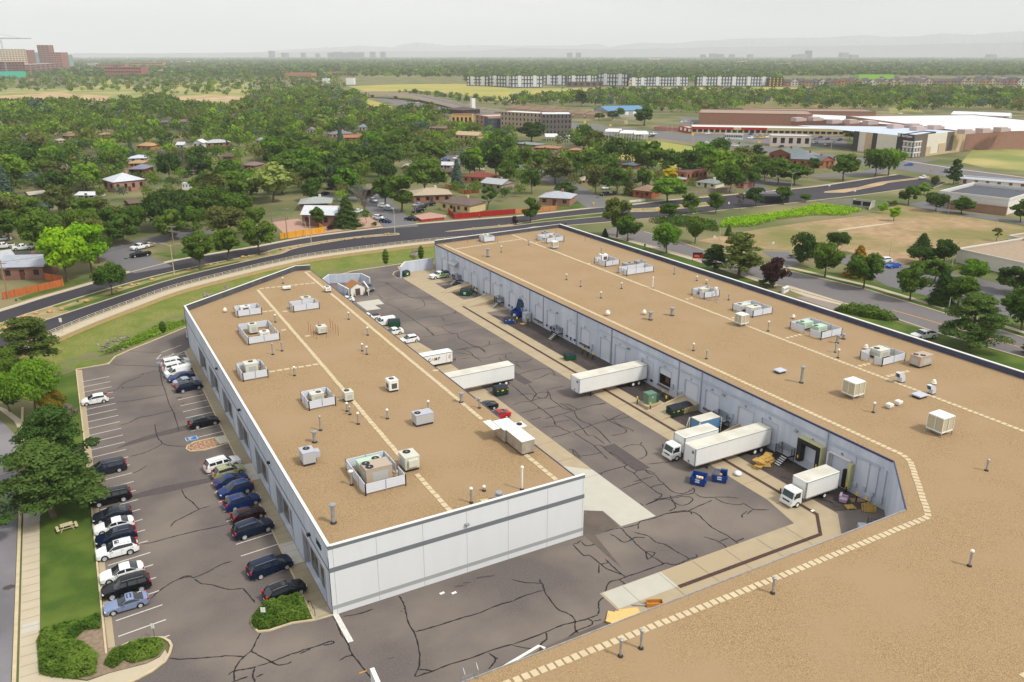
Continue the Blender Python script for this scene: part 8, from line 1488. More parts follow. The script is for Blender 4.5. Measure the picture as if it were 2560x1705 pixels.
fence([(11,1770,270),(11,1822,322),(11,2110,297),(11,2125,296),(11,2380,275)],1.9,(172,34,30),'dark red board fence along the road');fence([(11,1425,295),(11,1520,350),(11,1730,328)],.9,(168,60,54),'low red picket fence round the corner yard');fence([(12,30,272),(12,230,255),(12,410,240),(12,405,205)],1.7,(206,136,90),'orange brown wooden fence by the grey roofed house')
fence([(1,1740,1430),(1,1920,1490)],1.7,(210,150,50),'yellow board fence behind the blue spruce');fence([(1,1920,1490),(1,2050,1480)],1.6,(160,40,34),'red fence continuing from the yellow one');fence([(0,1400,1500),(0,1740,1500)],1.6,(120,100,84),'weathered brown fence behind the dry yard');fence([(12,1080,170),(12,1225,158)],.9,(226,226,222),'white picket fence by the orange brick cottage');fence([(12,1600,110),(12,1780,85),(12,2060,60)],1.7,(150,138,122),'long weathered grey fence above the road');fence([(11,1880,170),(11,2050,185)],1.7,(168,50,40),'red fence behind the brown roofed house');fence([(11,150,352),(11,290,325)],1.0,(150,50,46),'low dark red fence in the gravel yard')
def pole(t,x,y,yt,kind,label,arms=0):
 b=g(t,x,y);H=height_at(b,q(t,0,yt)[1]);wood=kind=='power';r=thing('utility_pole' if wood else 'street_light',label,'utility pole' if wood else 'street light',b,-HEAD,'wooden utility poles' if wood else 'street lights');pm=mat('pole_wood',sr(150,122,96),.9)if wood else mat('pole_steel',sr(190,180,156),.5)
 m=MB();m.cyl((0,0,0),(0,0,H),.17 if wood else.13,.11 if wood else.07,7);m.build('pole',pm,r)
 if wood:m=MB();m.box(-1.3,1.3,-.08,.08,H-.9,H-.7);m.box(-1.1,1.1,-.08,.08,H-2.2,H-2.05);m.build('crossarm',M_metal,r)
 for s in((-1,)if arms==1 else(-1,1)if arms==2 else()):
  m=MB();m.tube([(0,0,H-.6),(s*1.2,0,H+.1),(s*2.0,0,H+.15)],.05,5);m.build('arm',pm,r);m=MB();m.box(s*2.3-.4,s*2.3+.4,-.15,.15,H+.08,H+.22);m.build('lamp_head',M_metal,r,bevel=.04)
 return b,H
W1=pole(11,290,505,205,'power','wooden utility pole at the yellow fence');pole(11,510,562,285,'light','plain brown pole in the road median',0);pole(11,1278,462,212,'light','median street light opposite the side street',1);pole(11,463,482,345,'light','short white street light at the yellow fence',1);W2=pole(11,148,345,222,'power','utility pole behind the yellow fence')
W3=pole(10,1612,658,368,'power','tall utility pole by the parked dark pickup');pole(10,1605,838,555,'light','twin arm street light in the median',2);W4=pole(10,75,1055,700,'power','utility pole with white box by the rust fence');W5=pole(0,1795,1420,1255,'power','first utility pole in the tree belt line');W6=pole(0,1840,1500,1358,'power','second utility pole in the tree belt line');W7=pole(0,1885,1610,1492,'power','nearest utility pole of the tree belt line');pole(0,1690,1250,1065,'power','farthest utility pole in the tree belt line');pole(1,1405,1350,1165,'power','utility pole beside the tiny white gabled shed');pole(1,1725,1400,1235,'power','utility pole near the dark brown roof')
pole(2,1025,1500,1415,'light','yellowish street light by the grey green conifer',1);pole(3,210,1485,1290,'light','twin arm tan street light at the road bend',2);pole(13,1112,705,520,'light','dark lamp post above the blue parked car',0);pole(12,1905,550,402,'light','pale lamp post on the creek bank',0);pole(13,1690,760,630,'light','lamp post between dark trees by the low building',0);pole(13,1660,270,90,'light','lamp post in front of the white store',0);pole(13,2090,450,330,'light','thin lamp post at the edge of the store drive',0);pole(13,1660,1160,1040,'light','pale lamp post beside the great pine',0)
for t,x,y,yt,lb in((2,1660,1030,935,'avenue lamp post beside a yellow sign'),(2,1425,930,830,'avenue lamp post before the pink store'),(2,1470,945,850,'second avenue lamp post by the pink store'),(2,780,850,780,'avenue lamp post near the blue hall'),(2,2050,1010,905,'avenue lamp post before the white bus'),(3,580,1080,985,'lamp post left of the storage building'),(3,1440,1180,1060,'grey pole in front of the storage building'),(3,1500,1300,1215,'pole with red sign at the junction'),(2,1075,860,780,'lamp post beside the blue hall fence'),(3,410,1010,915,'lamp post beside the petrol station'),(3,860,720,680,'tall lamp post by the store roof'),(2,25,640,555,'floodlight pole at the field edge')):pole(t,x,y,yt,'light',lb,0)
M_wire=mat('wire',(.05,.05,.05),.6)
for i,(a,b)in enumerate(((W3,W4),(W3,W4),(W1,W2),(W1,W3),(W5,W6),(W6,W7),(W7,W2))):
 p0=Vector((a[0].x,a[0].y,a[1]-.5-(i==1)*2.2));p1=Vector((b[0].x,b[0].y,b[1]-.5-(i==1)*2.2));m=MB();pts=[p0.lerp(p1,k/12)-Vector((0,0,2.0*4*(k/12)*(1-k/12)*min(1,(p1-p0).length/90)))-p0 for k in range(13)];m.tube(pts,.035,4);o=m.build('overhead_wire',M_wire);o.location=p0
 tag(o,['upper wire between the tall pole and the rust fence pole','lower wire between the tall pole and the rust fence pole','short wire behind the yellow fence','long wire from the yellow fence pole across the trees','wire between the first and second belt poles','wire between the second and nearest belt poles','wire running from the belt poles to the yellow fence'][i],'wire')
def psign(t,x,y,yt,w_,hh,m_,label,txt=None):b=g(t,x,y);return post_sign(b,height_at(b,q(t,0,yt)[1]),w_,hh,m_,M_metal,label,txt=txt)
psign(10,578,1372,1232,.6,.9,M_whitep,'white bus stop style sign beside the guard railing');psign(10,1172,782,680,1.0,.35,M_gp,'green street name sign at the left junction');psign(11,1182,372,300,.9,.3,M_gp,'green street name sign beside the blue car');psign(12,785,192,120,1.0,.35,M_gp,'green street name sign at the far junction');psign(12,1990,235,165,.6,.8,M_whitep,'white sign at the near kerb of the road');psign(12,1860,552,475,.7,.8,M_whitep,'white sign on the creek bank by the lamp post');psign(12,1348,300,225,.9,.9,M_byel,'yellow diamond warning sign by the road');psign(3,560,1450,1405,.9,.6,M_whitep,'white sign at the tip of the long traffic island');psign(3,795,1500,1450,.9,.8,M_whitep,'white sign at the near kerb by the traffic island');psign(13,42,610,530,.6,.8,M_whitep,'white sign at the entrance of the right car park');psign(11,1990,470,425,.4,.6,M_blue,'small blue sign at the median nose');psign(2,1662,960,930,1.6,1.6,M_byel,'yellow sign on the avenue lamp post');psign(2,905,870,848,2,1.6,M_byel,'orange yellow sign beside the container yard');psign(2,670,850,818,1.8,1.8,M_byel,'bright yellow sign at the avenue start');psign(3,1498,1290,1270,.9,.9,mat('stop_red',sr(206,60,40),.5),'red stop sign at the junction');psign(2,2275,1020,1000,1.6,1.6,M_byel,'yellow sign by the school bus')
c=g(12,1705,712);r=thing('property_sign','red and black property sign board on the street verge','sign',c,-HEAD-.1);m=MB();m.box(-1.3,1.3,-.05,.05,.9,2.4);m.build('sign_board',PAINT['red'],r);m=MB();m.box(-1.32,1.32,-.07,.07,2.1,2.6);m.box(-1.4,-1.3,-.06,.06,0,2.6);m.box(1.3,1.4,-.06,.06,0,2.6);m.build('black_header',M_black,r);m=MB();m.box(-1.0,.2,-.06,-.051,1.7,1.78);m.box(-1.0,.4,-.06,-.051,1.45,1.53);m.build('lettering',M_paint,r)
c=g(13,155,998);r=thing('monument_sign','low white monument sign with black lettering by the driveway','sign',c,.35);m=MB();m.box(-1.5,1.5,-.3,.3,.1,1.5);m.build('sign_block',M_whitep,r,bevel=.05);m=MB();m.box(-1.2,1.2,-.32,-.301,.8,1.0);m.build('lettering',M_black,r);m=MB();m.box(-1.8,1.8,-.5,.5,0,.1);m.build('base_slab',M_conc,r)
for t,x,y,c_,nm,lb in((12,748,192,'yellow','hydrant','yellow hydrant on the corner lawn'),(12,1222,572,'green','utility_cabinet','small green utility cabinet on the verge'),(10,150,1075,'green','utility_cabinet','small green utility cabinet beside the rust fence'),(10,715,1085,'green','utility_cabinet','dark green utility cabinet in the median'),(2,2090,1030,'green','bin','green bin beside the avenue kerb'),(1,2248,1285,'navy','wheeled_bin','dark blue wheeled bin at the street kerb'),(13,1908,248,'brightblue','bin','bright blue bin at the white store wall'),(0,1755,1465,'brightblue','bin','blue bin beside the camper trailer'),(13,2115,880,'brightblue','bin','teal wrapped cart beside the low building')):
 b=g(t,x,y);s=fwd(b)*.0026;m=MB();m.lathe([(.45*s,0),(.45*s,.9*s),(.3*s,1.15*s),(.1*s,1.2*s)],8);o=m.build(nm,PAINT[c_]);o.location=b;tag(o,lb,nm.replace('_',' '))
rk=random.Random(8);MR=mat('sandstone',sr(196,158,108),.9,var=sr(166,126,84),scale=2);RK=[]
for k in range(3):
 m=MB();m.lathe([(.35,0),(.55,.12),(.5,.35),(.3,.48),(.08,.52)],7);m.v=[(x*rk.uniform(.8,1.2),y*rk.uniform(.7,1.1),z*rk.uniform(.85,1.1))for x,y,z in m.v];me=bpy.data.meshes.new('boulder');me.from_pydata(m.v,[],m.f);me.materials.append(MR);RK.append(me)
sp1=[(10,1400,885),(10,1270,925),(10,1210,935),(10,1100,965),(10,1070,985),(10,1740,790),(10,1810,768),(10,1890,748),(10,1940,748),(10,2000,735),(10,2235,678),(10,2290,668),(10,330,1195),(10,460,1180),(10,150,1262),(10,220,1225),(10,50,1310),(10,40,1330),(10,570,1160),(10,800,1085),(11,110,630),(11,235,605),(11,320,592),(11,660,533),(11,600,548),(11,760,520),(11,825,515),(11,910,502),(11,985,492),(11,1050,485),(11,1190,465),(11,1215,464),(11,2235,382),(11,2330,376),(11,2000,415),(11,400,575),(12,1205,232),(12,1220,242),(12,1500,215)]
for k,a in enumerate(sp1):
 o=bpy.data.objects.new('boulder',RK[k%3]);COL.objects.link(o);o.location=g(*a);o.rotation_euler=(0,0,k*1.3);o.scale=(rk.uniform(.7,1.25),)*3;tag(o,'tan sandstone boulder lying in the planted road median','boulder','sandstone boulders in the road median')
M_rip=mat('riprap_grey',sr(150,142,132),.9,var=sr(104,96,88),scale=2)
for(t,x0,x1,y0,y1,zz,n,lb)in((11,1425,1490,595,665,-1.0,26,'grey rocks of the spillway beside the thin juniper'),(10,1870,1950,995,1040,-1.2,16,'grey rocks heaped in the ditch by the roof edge'),(10,2060,2130,925,985,-.6,14,'grey rocks at the small concrete outlet'),(13,480,900,190,232,0,60,'grey rocks lining the channel before the culvert'),(10,900,1250,1400,1540,-1.9,70,'grey brown rocks in the dry creek bed')):
 m=MB()
 for k in range(n):
  c=g(t,rk.uniform(x0,x1),rk.uniform(y0,y1),zz);s=rk.uniform(.2,.5);m.M=Matrix.Translation(c)@Matrix.Rotation(rk.uniform(0,6),4,'Z')@Matrix.Rotation(rk.uniform(-.5,.5),4,'X');m.lathe([(s*.5,-s*.3),(s,0),(s*.7,s*.5),(s*.2,s*.6)],6)
 o=m.build('riprap',M_rip);tag(o,lb,'rocks',kind='stuff')
def person(t,x,y,top_c,leg_c,label):
 b=g(t,x,y);r=thing('person',label,'person',b,1.2)
 def skin(name,pts,edges,rad,m_,par):
  me=bpy.data.meshes.new(name);me.from_pydata(pts,edges,[]);me.materials.append(m_);o=bpy.data.objects.new(name,me);COL.objects.link(o);o.parent=par;s=o.modifiers.new('skin','SKIN');u=o.modifiers.new('sub','SUBSURF');u.levels=u.render_levels=1
  for v,k in zip(me.skin_vertices[0].data,rad):v.radius=(k,k)
  me.skin_vertices[0].data[0].use_root=True;return o
 sk=mat('skin',sr(190,140,112),.7)
 P_=[(0,0,.95),(0,0,1.2),(0,0,1.42),(0,0,1.55),(.01,0,1.68),(-.2,0,1.4),(-.26,.1,1.12),(-.24,.24,.92),(.2,0,1.4),(.26,-.08,1.12),(.25,-.16,.88),(-.1,0,.88),(-.11,.2,.5),(-.11,.12,.08),(-.11,.24,.04),(.1,0,.88),(.11,-.16,.5),(.11,-.34,.1),(.11,-.24,.04)]
 E_=[(0,1),(1,2),(2,3),(3,4),(2,5),(5,6),(6,7),(2,8),(8,9),(9,10),(0,11),(11,12),(12,13),(13,14),(0,15),(15,16),(16,17),(17,18)]
 b_=skin('body',P_,E_,[.13,.14,.15,.06,.1,.06,.045,.035,.06,.045,.035,.09,.065,.045,.04,.09,.065,.045,.04],sk,r)
 skin('shirt',[P_[0],P_[1],P_[2],P_[5],P_[6],P_[8],P_[9]],[(0,1),(1,2),(2,3),(3,4),(2,5),(5,6)],[.15,.16,.165,.075,.06,.075,.06],mat('cloth_top_%d'%top_c[0],sr(*top_c),.9),r);skin('trousers',[P_[0],P_[11],P_[12],P_[13],P_[15],P_[16],P_[17]],[(0,1),(1,2),(2,3),(0,4),(4,5),(5,6)],[.145,.105,.08,.06,.105,.08,.06],mat('cloth_leg_%d'%leg_c[0],sr(*leg_c),.9),r)
 m=MB();m.lathe([(.08,1.68),(.115,1.74),(.1,1.82),(.03,1.86)],10);m.build('hair',M_black,r)
person(11,2057,318,(30,34,48),(26,28,36),'person in dark clothes walking past the red board fence');person(12,493,378,(40,46,70),(30,34,52),'person in dark clothes walking beyond the far roof corner')
FC={k:make_car(k,True)for k in('sedan','suv','pickup','van','cargo')}
landmark('S',g(2,1640,935),'red fascia shops');landmark('S',g(3,390,1045),'petrol station');landmark('S',g(2,850,985),'white carports');landmark('S',g(3,720,1000),'corner tree by the storage building');landmark('S',g(2,2050,980),'white bus');landmark('S',g(2,1640,800),'brown store');landmark('S',g(2,1230,860),'blue hall');landmark('S',g(3,1500,1290),'red stop sign');landmark('S',g(3,1600,830),'white prefab building')
CW={'white':'white','black':'black','silver':'silver','blue':'blue','red':'red','grey':'grey','charcoal':'dark grey','brightblue':'bright blue','navy':'navy','yellow':'yellow','tan':'tan','maroon':'maroon','brown':'brown'}
def fcar(t,x,y,kind,col,rz,zone,label=None):
 b=g(t,x,y);o=bpy.data.objects.new({'pickup':'pickup_truck','van':'minivan','cargo':'van'}.get(kind,'parked_car'),FC[kind]);COL.objects.link(o);o.location=(b.x,b.y,.05);o.rotation_euler=(0,0,rz);o.material_slots[0].link='OBJECT';o.material_slots[0].material=PAINT[col];kn={'pickup':'pickup','van':'minivan','cargo':'van'}.get(kind,kind if kind!='suv' else 'SUV')
 tag(o,label or where(f'{CW[col]} {kn}',b,zone),'car' if kind in('sedan','suv')else kn,'far cars in the streets and lots')
NC='11,1130,325,suv,white,2.2 11,1190,355,sedan,blue,2.2 11,1425,335,suv,charcoal,-.9 11,1175,215,suv,white,2.3 11,1222,243,sedan,silver,2.3 11,930,265,sedan,white,0 11,1490,205,sedan,silver,.2 11,1510,235,suv,black,.1 11,1490,262,suv,black,.1 11,1600,200,suv,charcoal,.2 11,1080,165,suv,silver,1.6 12,850,105,suv,charcoal,.2 12,868,48,suv,white,.2 12,930,95,sedan,grey,.2 10,40,590,pickup,white,-.05 10,215,605,pickup,white,-.05 10,35,520,sedan,white,0 10,1290,598,pickup,white,.5 10,1365,580,sedan,tan,.5 10,1295,668,pickup,black,.2 10,860,600,suv,black,0 1,540,1520,suv,black,.2 1,630,1500,sedan,navy,.3 1,240,1190,suv,white,.4 1,1530,1065,sedan,white,.2 1,1520,1040,sedan,charcoal,.2 1,1740,1115,sedan,black,.2 1,1760,1195,sedan,charcoal,.6 1,1730,1185,sedan,brightblue,.6 1,1950,1090,suv,white,.1 1,2115,1185,suv,black,.2 1,1840,1170,suv,white,.6 0,1160,1325,sedan,navy,0 0,2130,1090,suv,white,.3 0,1845,1060,suv,white,.3 13,1065,725,suv,white,-.3,1 13,1150,768,sedan,brightblue,-.1 13,1430,1420,pickup,white,-.2 2,1900,620,sedan,white,1'
for s in NC.split():a=s.split(',');fcar(int(a[0]),float(a[1]),float(a[2]),a[3],a[4],float(a[5]),'N')
SC='2,1785,1033,pickup,white,2.4 2,2050,1055,suv,white,2.4 3,1295,1228,sedan,brightblue,-.4 3,1635,1290,suv,black,.6 3,1420,1350,suv,white,.2 3,120,1060,sedan,navy,.2 3,185,1040,sedan,blue,.2 3,435,1025,suv,white,.2 3,540,1042,suv,white,.2 3,660,1000,suv,maroon,.3 3,545,990,sedan,black,.3 3,300,1040,sedan,silver,.2 2,750,968,sedan,red,0 2,830,978,sedan,white,0 2,890,972,suv,charcoal,0 2,1100,975,sedan,tan,0 2,1285,965,suv,navy,0 2,1300,945,pickup,white,0 2,1560,835,suv,white,.6 2,1600,828,sedan,white,.6 2,1665,845,sedan,silver,.6 2,1940,925,suv,red,.2 2,2010,910,suv,black,.2 2,2095,908,suv,silver,.2 2,2170,908,sedan,white,.2 2,2220,915,sedan,silver,.2 2,2200,945,suv,brightblue,.2 2,2270,957,sedan,silver,.2 2,2195,982,van,white,.1 2,2335,925,sedan,red,.2 2,1760,935,sedan,white,.2 2,1800,940,van,white,.2 2,1985,955,sedan,white,.2 2,2300,980,pickup,yellow,.2 2,2290,915,sedan,charcoal,.2 3,1560,785,sedan,red,0 3,1530,788,suv,black,0 3,1600,800,sedan,navy,0 3,1440,775,sedan,white,0 3,1220,755,sedan,white,0 1,1490,655,sedan,white,2.6 1,1400,640,sedan,charcoal,2.6 1,1750,685,sedan,maroon,2.6 1,1870,712,sedan,white,2.6 1,870,545,sedan,navy,2.8 0,1770,665,suv,white,2.8 0,1970,662,sedan,black,2.8 0,960,675,sedan,white,2.9 0,470,650,sedan,charcoal,2.9 2,1290,505,suv,navy,0 2,465,520,pickup,blue,0 2,800,508,sedan,white,0 2,1850,930,sedan,silver,.2 2,1900,905,suv,charcoal,.2 2,2060,935,sedan,black,.2 2,2140,935,suv,white,.2 2,2250,935,sedan,charcoal,.2 2,2310,945,suv,white,.2 2,1720,925,suv,charcoal,.2 3,40,950,suv,blue,.2 3,110,945,sedan,black,.2 3,180,955,sedan,white,.2 3,430,985,suv,silver,.2 3,480,975,sedan,black,.2 3,600,1015,sedan,silver,.2 3,330,960,suv,navy,.2 3,250,950,sedan,red,.2 3,0,975,suv,white,.2 3,60,1000,sedan,brightblue,.2 2,1960,975,sedan,charcoal,.2 2,2240,980,suv,tan,.2 2,960,962,suv,black,0 2,1040,985,sedan,white,0 2,1160,960,suv,charcoal,0 2,700,990,sedan,charcoal,0 2,780,1000,suv,white,0'
for s in SC.split():a=s.split(',');fcar(int(a[0]),float(a[1]),float(a[2]),a[3],a[4],float(a[5]),'S')
boxtruck(0,0,'white box truck driving down the neighbourhood side street',8.5,grp='delivery trucks');bt=[o for o in COL.objects if o.name.startswith('box_truck')and o.parent is None][-1];bt.location=(*g(1,2020,1275)[:2],.05);bt.rotation_euler=(0,0,math.pi-.55)
block('long white bus parked in the shopping centre lot','bus',(2,1955,985),(2,2120,990),935,3,(226,230,234),(228,230,230),name='bus',rows=1,cols=10,ww=.7,wh=.35)
block('white camper trailer parked among the trees','camper',(0,1680,1450),(0,1765,1450),1390,3,(224,226,230),(228,230,230),name='camper_trailer',rows=1,cols=3,ww=.3,wh=.3)
block('pink shipping store beside the avenue fence','building',(2,1305,905),(2,1530,915),872,8,(200,130,130),(196,150,150),name='building');block('tan container beside the avenue fence','container',(2,915,850),(2,1030,855),810,8,(206,184,144),(206,190,156),name='container');block('dark flatbed truck with red cab at the road kerb','truck',(13,-60,175),(13,190,175),120,3,(50,54,60),(190,190,190),name='truck',rows=0)
RES=np.random.default_rng(42)
def inpoly(px,py,poly):
 c=False
 for(x0,y0),(x1,y1)in zip(poly,poly[1:]+poly[:1]):
  if(y0>py)!=(y1>py)and px<(x1-x0)*(py-y0)/(y1-y0)+x0:c=not c
 return c
def Q(*a):return[q(t,x,y)for t,x,y in a]
BELT=Q((0,-300,690),(0,700,690),(0,1060,700),(0,1500,620),(0,1700,730),(0,2240,700),(1,0,600),(1,700,560),(1,1010,620),(1,1010,740),(1,1270,790),(1,1600,740),(1,1700,800),(1,2000,880),(2,0,980),(2,300,1020),(2,700,1040),(2,1000,1180),(2,1400,1230),(2,1600,1300),(2,1900,1190),(2,2200,1170),(2,2340,1250),(3,600,1280),(3,600,1340),(3,200,1400),(2,2300,1420),(2,1800,1500),(12,1700,60),(12,1100,100),(12,700,110),(12,0,210),(11,2200,160),(11,1500,60),(11,1300,120),(11,480,250),(11,0,380),(10,2300,480),(10,1700,560),(10,1000,610),(10,860,830),(10,650,860),(10,420,760),(10,300,640),(10,-300,690))
PARK=[[q_ for q_ in Q((0,-200,440),(0,900,400),(0,1500,400),(0,2355,380),(1,600,380),(1,830,480),(1,800,560),(1,0,600),(0,2240,600),(0,1500,590),(0,1000,560),(0,-200,560))]]
CREEK=Q((2,0,640),(2,600,590),(2,1300,560),(2,2355,580),(3,800,530),(3,2400,560),(3,2400,780),(3,2200,740),(3,1650,720),(3,1400,760),(3,900,730),(3,250,720),(2,2300,690),(2,1700,780),(2,1300,760),(2,860,700),(2,0,690))
OPEN=[Q((0,1430,1490),(0,1730,1490),(0,1730,1545),(0,1430,1545)),Q((1,1700,1120),(1,2350,1240),(1,2350,1330),(1,1700,1180)),Q((11,980,0),(11,1480,0),(11,1480,130),(11,980,130)),Q((0,830,1130),(0,960,1130),(0,960,1260),(0,830,1260)),Q((2,580,1440),(2,950,1480),(2,950,1560),(2,580,1560)),Q((10,-50,540),(10,340,540),(10,340,640),(10,-50,640)),Q((10,1150,540),(10,1420,540),(10,1420,700),(10,1100,700)),Q((11,-20,200),(11,350,200),(11,350,400),(11,-20,400))]
cand=[]
def height_under(x,y,yt):return height_at(Vector((x,y,0)),yt)if pj((x,y,0))[1]>yt else 0
def scatter(poly,step,grow,p,hts,cl=True,step2=None):
 xs_=[a[0]for a in poly];ys_=[a[1]for a in poly];C_=[gp(x,y)for x,y in poly];x0,x1,y0,y1=min(c.x for c in C_),max(c.x for c in C_),min(c.y for c in C_),max(c.y for c in C_)
 y=y0
 while y<y1:
  x=x0
  while x<x1:
   s=step
   if RES.random()<p*(1 if step>9 else min(1,.72+.5*math.sin(x*.045+1.3*math.sin(y*.02))*math.sin(y*.05+x*.01))):
    cx_,cy_=x+RES.uniform(-.45,.45)*s,y+RES.uniform(-.45,.45)*s;px,py=pj((cx_,cy_,0))
    if-80<px<2640 and inpoly(px,py,poly)and not any(inpoly(px,py,o)for o in OPEN):
     H=RES.uniform(*hts);R=H*RES.uniform(.42,.58);D=math.hypot(cx_,cy_);k=FPX/D;tx,ty=pj((cx_,cy_,H));ok=True
     if cl:
      for bx0,bx1,by0,by1,bd in BOXES:
       if D<bd+12 and px+R*k*.7>bx0+4 and px-R*k*.7<bx1-4 and py>by0 and ty<by0+.5*(by1-by0):
        H=height_under(cx_,cy_,by0+.5*(by1-by0));R=min(R,H*.5);ty=by0+.55*(by1-by0)
        if H<3:ok=False;break
      if ok:
       for(ax,ay,ar)in TREES[:170]:
        if abs(ax-cx_)<ar+R*.5 and abs(ay-cy_)<ar+R*.5:ok=False;break
     if ok:cand.append((cx_,cy_,H,R,D))
   x+=step
  y+=step
scatter(BELT,7.6,0,.93,(5.5,15));scatter(CREEK,13,0,.72,(8,15));scatter(PARK[0],19,0,.45,(7,13));scatter(Q((1,1250,556),(1,1700,580),(1,2355,640),(2,0,650),(2,0,690),(1,2300,705),(1,1900,660),(1,1600,610)),13,0,.6,(6,10))
scatter(Q((12,1250,330),(12,1900,280),(13,300,230),(13,300,300),(12,2200,420),(12,1300,400)),9,0,.2,(2,5))
cand.sort(key=lambda c:-c[2]/c[4]);KL=[('round','green','broad green'),('round','dark','dark green'),('wide','green','spreading green'),('tall','green','tall green'),('round','bright','bright green'),('wide','dark','spreading dark'),('round','olive','olive green'),('conifer','blue','blue green conifer'),('tall','olive','tall olive'),('conifer','dark','dark conifer'),('sparse','twig','bare grey')]
KP=np.array([24,10,18,12,14,6,8,1.5,4,1,1]);KP=KP/KP.sum();NI=165
for c in cand[:NI]:
 kd,cl_,w_=KL[RES.choice(11,p=KP)];b=Vector((c[0],c[1],0));R=c[3]*(.55 if kd=='conifer' else.75 if kd=='tall' else 1);put_tree(b,c[2],R,kd,cl_,where(w_+('' if 'conifer' in w_ else ' tree'),b,'N'),'trees of the neighbourhood belt')
def wood(name,label,lst,nl,seed,cols):
 rng=np.random.default_rng(seed);PP,NN,SS=[],[],[];mi=[]
 for(x,y,H,R,D)in lst:
  n=nl(D);L_=rng.normal(size=(5,3));L_/=np.linalg.norm(L_,axis=1,keepdims=True);k=rng.integers(0,5,n);d=rng.normal(size=(n,3));d[:,2]+=.35;d/=np.linalg.norm(d,axis=1,keepdims=True)
  P=L_[k]*np.array([.5,.5,.35])+d*.62*(rng.random((n,1))**.3);P=P*np.array([R,R,H*.42])+np.array([x,y,H*.56]);P[:,2]=np.maximum(P[:,2],H*.08);PP.append(P);NN.append(d+rng.normal(size=(n,3))*.5);SS.append(np.full(n,1.15*R/math.sqrt(n)*1.5)*rng.uniform(.6,1.4,n));mi.append(np.full(n,rng.choice(len(cols),p=[c[1]for c in cols]),np.int32))
 me=leaves(name,np.concatenate(PP),np.concatenate(NN),np.concatenate(SS),None,rng)
 for c,_ in cols:me.materials.append(LFM[c])
 me.polygons.foreach_set('material_index',np.concatenate(mi));o=bpy.data.objects.new(name,me);COL.objects.link(o);tag(o,label,'trees',kind='stuff');return o
MIX=[('green',.40),('dark',.24),('bright',.12),('olive',.17),('blue',.05),('twig',.02)]
wood('woodland','dense belt of neighbourhood trees reading as one green mass',cand[NI:],lambda D:int(max(50,min(220,75000/D))),1,MIX)
far=[];D=1080.0
while D<16000:
 n=int(2.05*D*.78/(6.5+D*.0022));
 for k in range(n):
  a=HEAD+RES.uniform(-.66,.66);d_=D*(1+RES.uniform(-.03,.03));x,y=math.sin(a)*d_,math.cos(a)*d_;px,py=pj((x,y,0))
  if py<150 or px<-60 or px>2620:pass
  if py>(193 if px<1160 else 204 if px<1950 else 190):continue
  if RES.random()<.85+.4*math.sin(x*.0011+1)*math.sin(y*.0017+x*.0006):far.append((x,y,RES.uniform(8,14),RES.uniform(6,10)*(1+d_/9000),d_))
 D*=1+.017+D/300000
wood('far_woodland','far dark tree cover stretching to the horizon',far,lambda D:int(max(7,min(40,42000/D))),2,[('green',.3),('dark',.5),('olive',.12),('bright',.08)])
sheet('wooded_plain',mat('forest_floor',sr(62,76,44),.95,var=sr(84,90,56),scale=.01,fac=.4,col3=sr(130,122,84),scale3=.0016,detail=8),[[gp(-200,193),gp(1160,193),gp(1160,206),gp(1950,206),gp(1950,190),gp(2760,190),gp(3200,139.5),gp(-600,139.5)]],.5)
FB=[(0,1660,285,1800,268),(0,1530,280,1570,265),(0,1510,345,1630,318),(0,1830,305,2000,290),(0,2110,320,2250,303),(0,2010,310,2090,288),(0,2250,345,2320,330),(1,0,345,110,320),(1,620,320,760,303),(1,950,310,1050,295),(1,1130,312,1190,292),(1,1310,305,1420,295),(1,1740,312,1860,298),(1,1970,318,2045,303),(1,310,262,375,252),(1,210,222,280,196),(2,600,300,670,287),(2,1265,262,1400,243),(2,40,310,130,298),(2,1600,295,1690,284),(2,2080,290,2170,268),(3,60,298,180,285),(3,940,285,1040,262),(3,600,292,760,280),(3,1600,372,1740,365),(3,2080,378,2250,366),(0,1350,262,1420,252),(1,1240,262,1300,252)]
FCOL=[((222,216,206),'white'),((206,176,130),'tan'),((196,140,110),'brick'),((214,190,150),'cream')]
for k,(t,x0,y,x1,yt)in enumerate(FB):
 c_,w_=FCOL[(k*7)%4];px,py=q(t,x0,y)
 block(f'small far {w_} building among distant trees, '+('toward the hospital side' if px<640 else 'over the flyover' if px<1100 else 'above the apartments' if px<1900 else 'above the estate houses'),'building',(t,x0,y),(t,x1,y),yt,40,c_,(200,198,194),name='far_building',group=f'far {w_} buildings among the trees',clear=False)
TW=[(1,120,158,172),(1,235,285,190),(1,415,445,190),(1,550,575,197),(1,660,692,190),(1,708,788,184),(1,805,850,190),(1,855,890,184),(1,897,938,188),(1,945,985,186),(1,1048,1088,182),(1,1145,1185,182),(2,510,555,190),(2,590,635,190),(2,1748,1780,207),(2,1830,1880,198),(2,1885,1950,203),(2,2015,2048,206),(2,2180,2215,206),(3,240,290,207),(3,296,355,202),(3,363,401,170),(3,675,740,189),(3,768,830,208),(3,2040,2100,205)]
for k,(t,x0,x1,yt)in enumerate(TW):
 y=(148-TY[t//10])*3.6797
 block('pale tower on the horizon, '+('tallest and darkest of the right group' if x0==363 else 'one of the twin blocks' if t==2 and x0<600 else 'in the long low skyline left of the mountains peak' if t==1 else 'in the small cluster before the mountains'),'tower block',(t,x0,y),(t,x1,y),yt,120,(110,118,136)if x0!=363 else(50,70,100),(150,156,170),name='tower_block',group='tallest horizon tower' if x0==363 else 'twin blocks on the horizon' if t==2 and x0<600 else 'skyline left of the peak' if t==1 else 'small clusters before the mountains',clear=False)
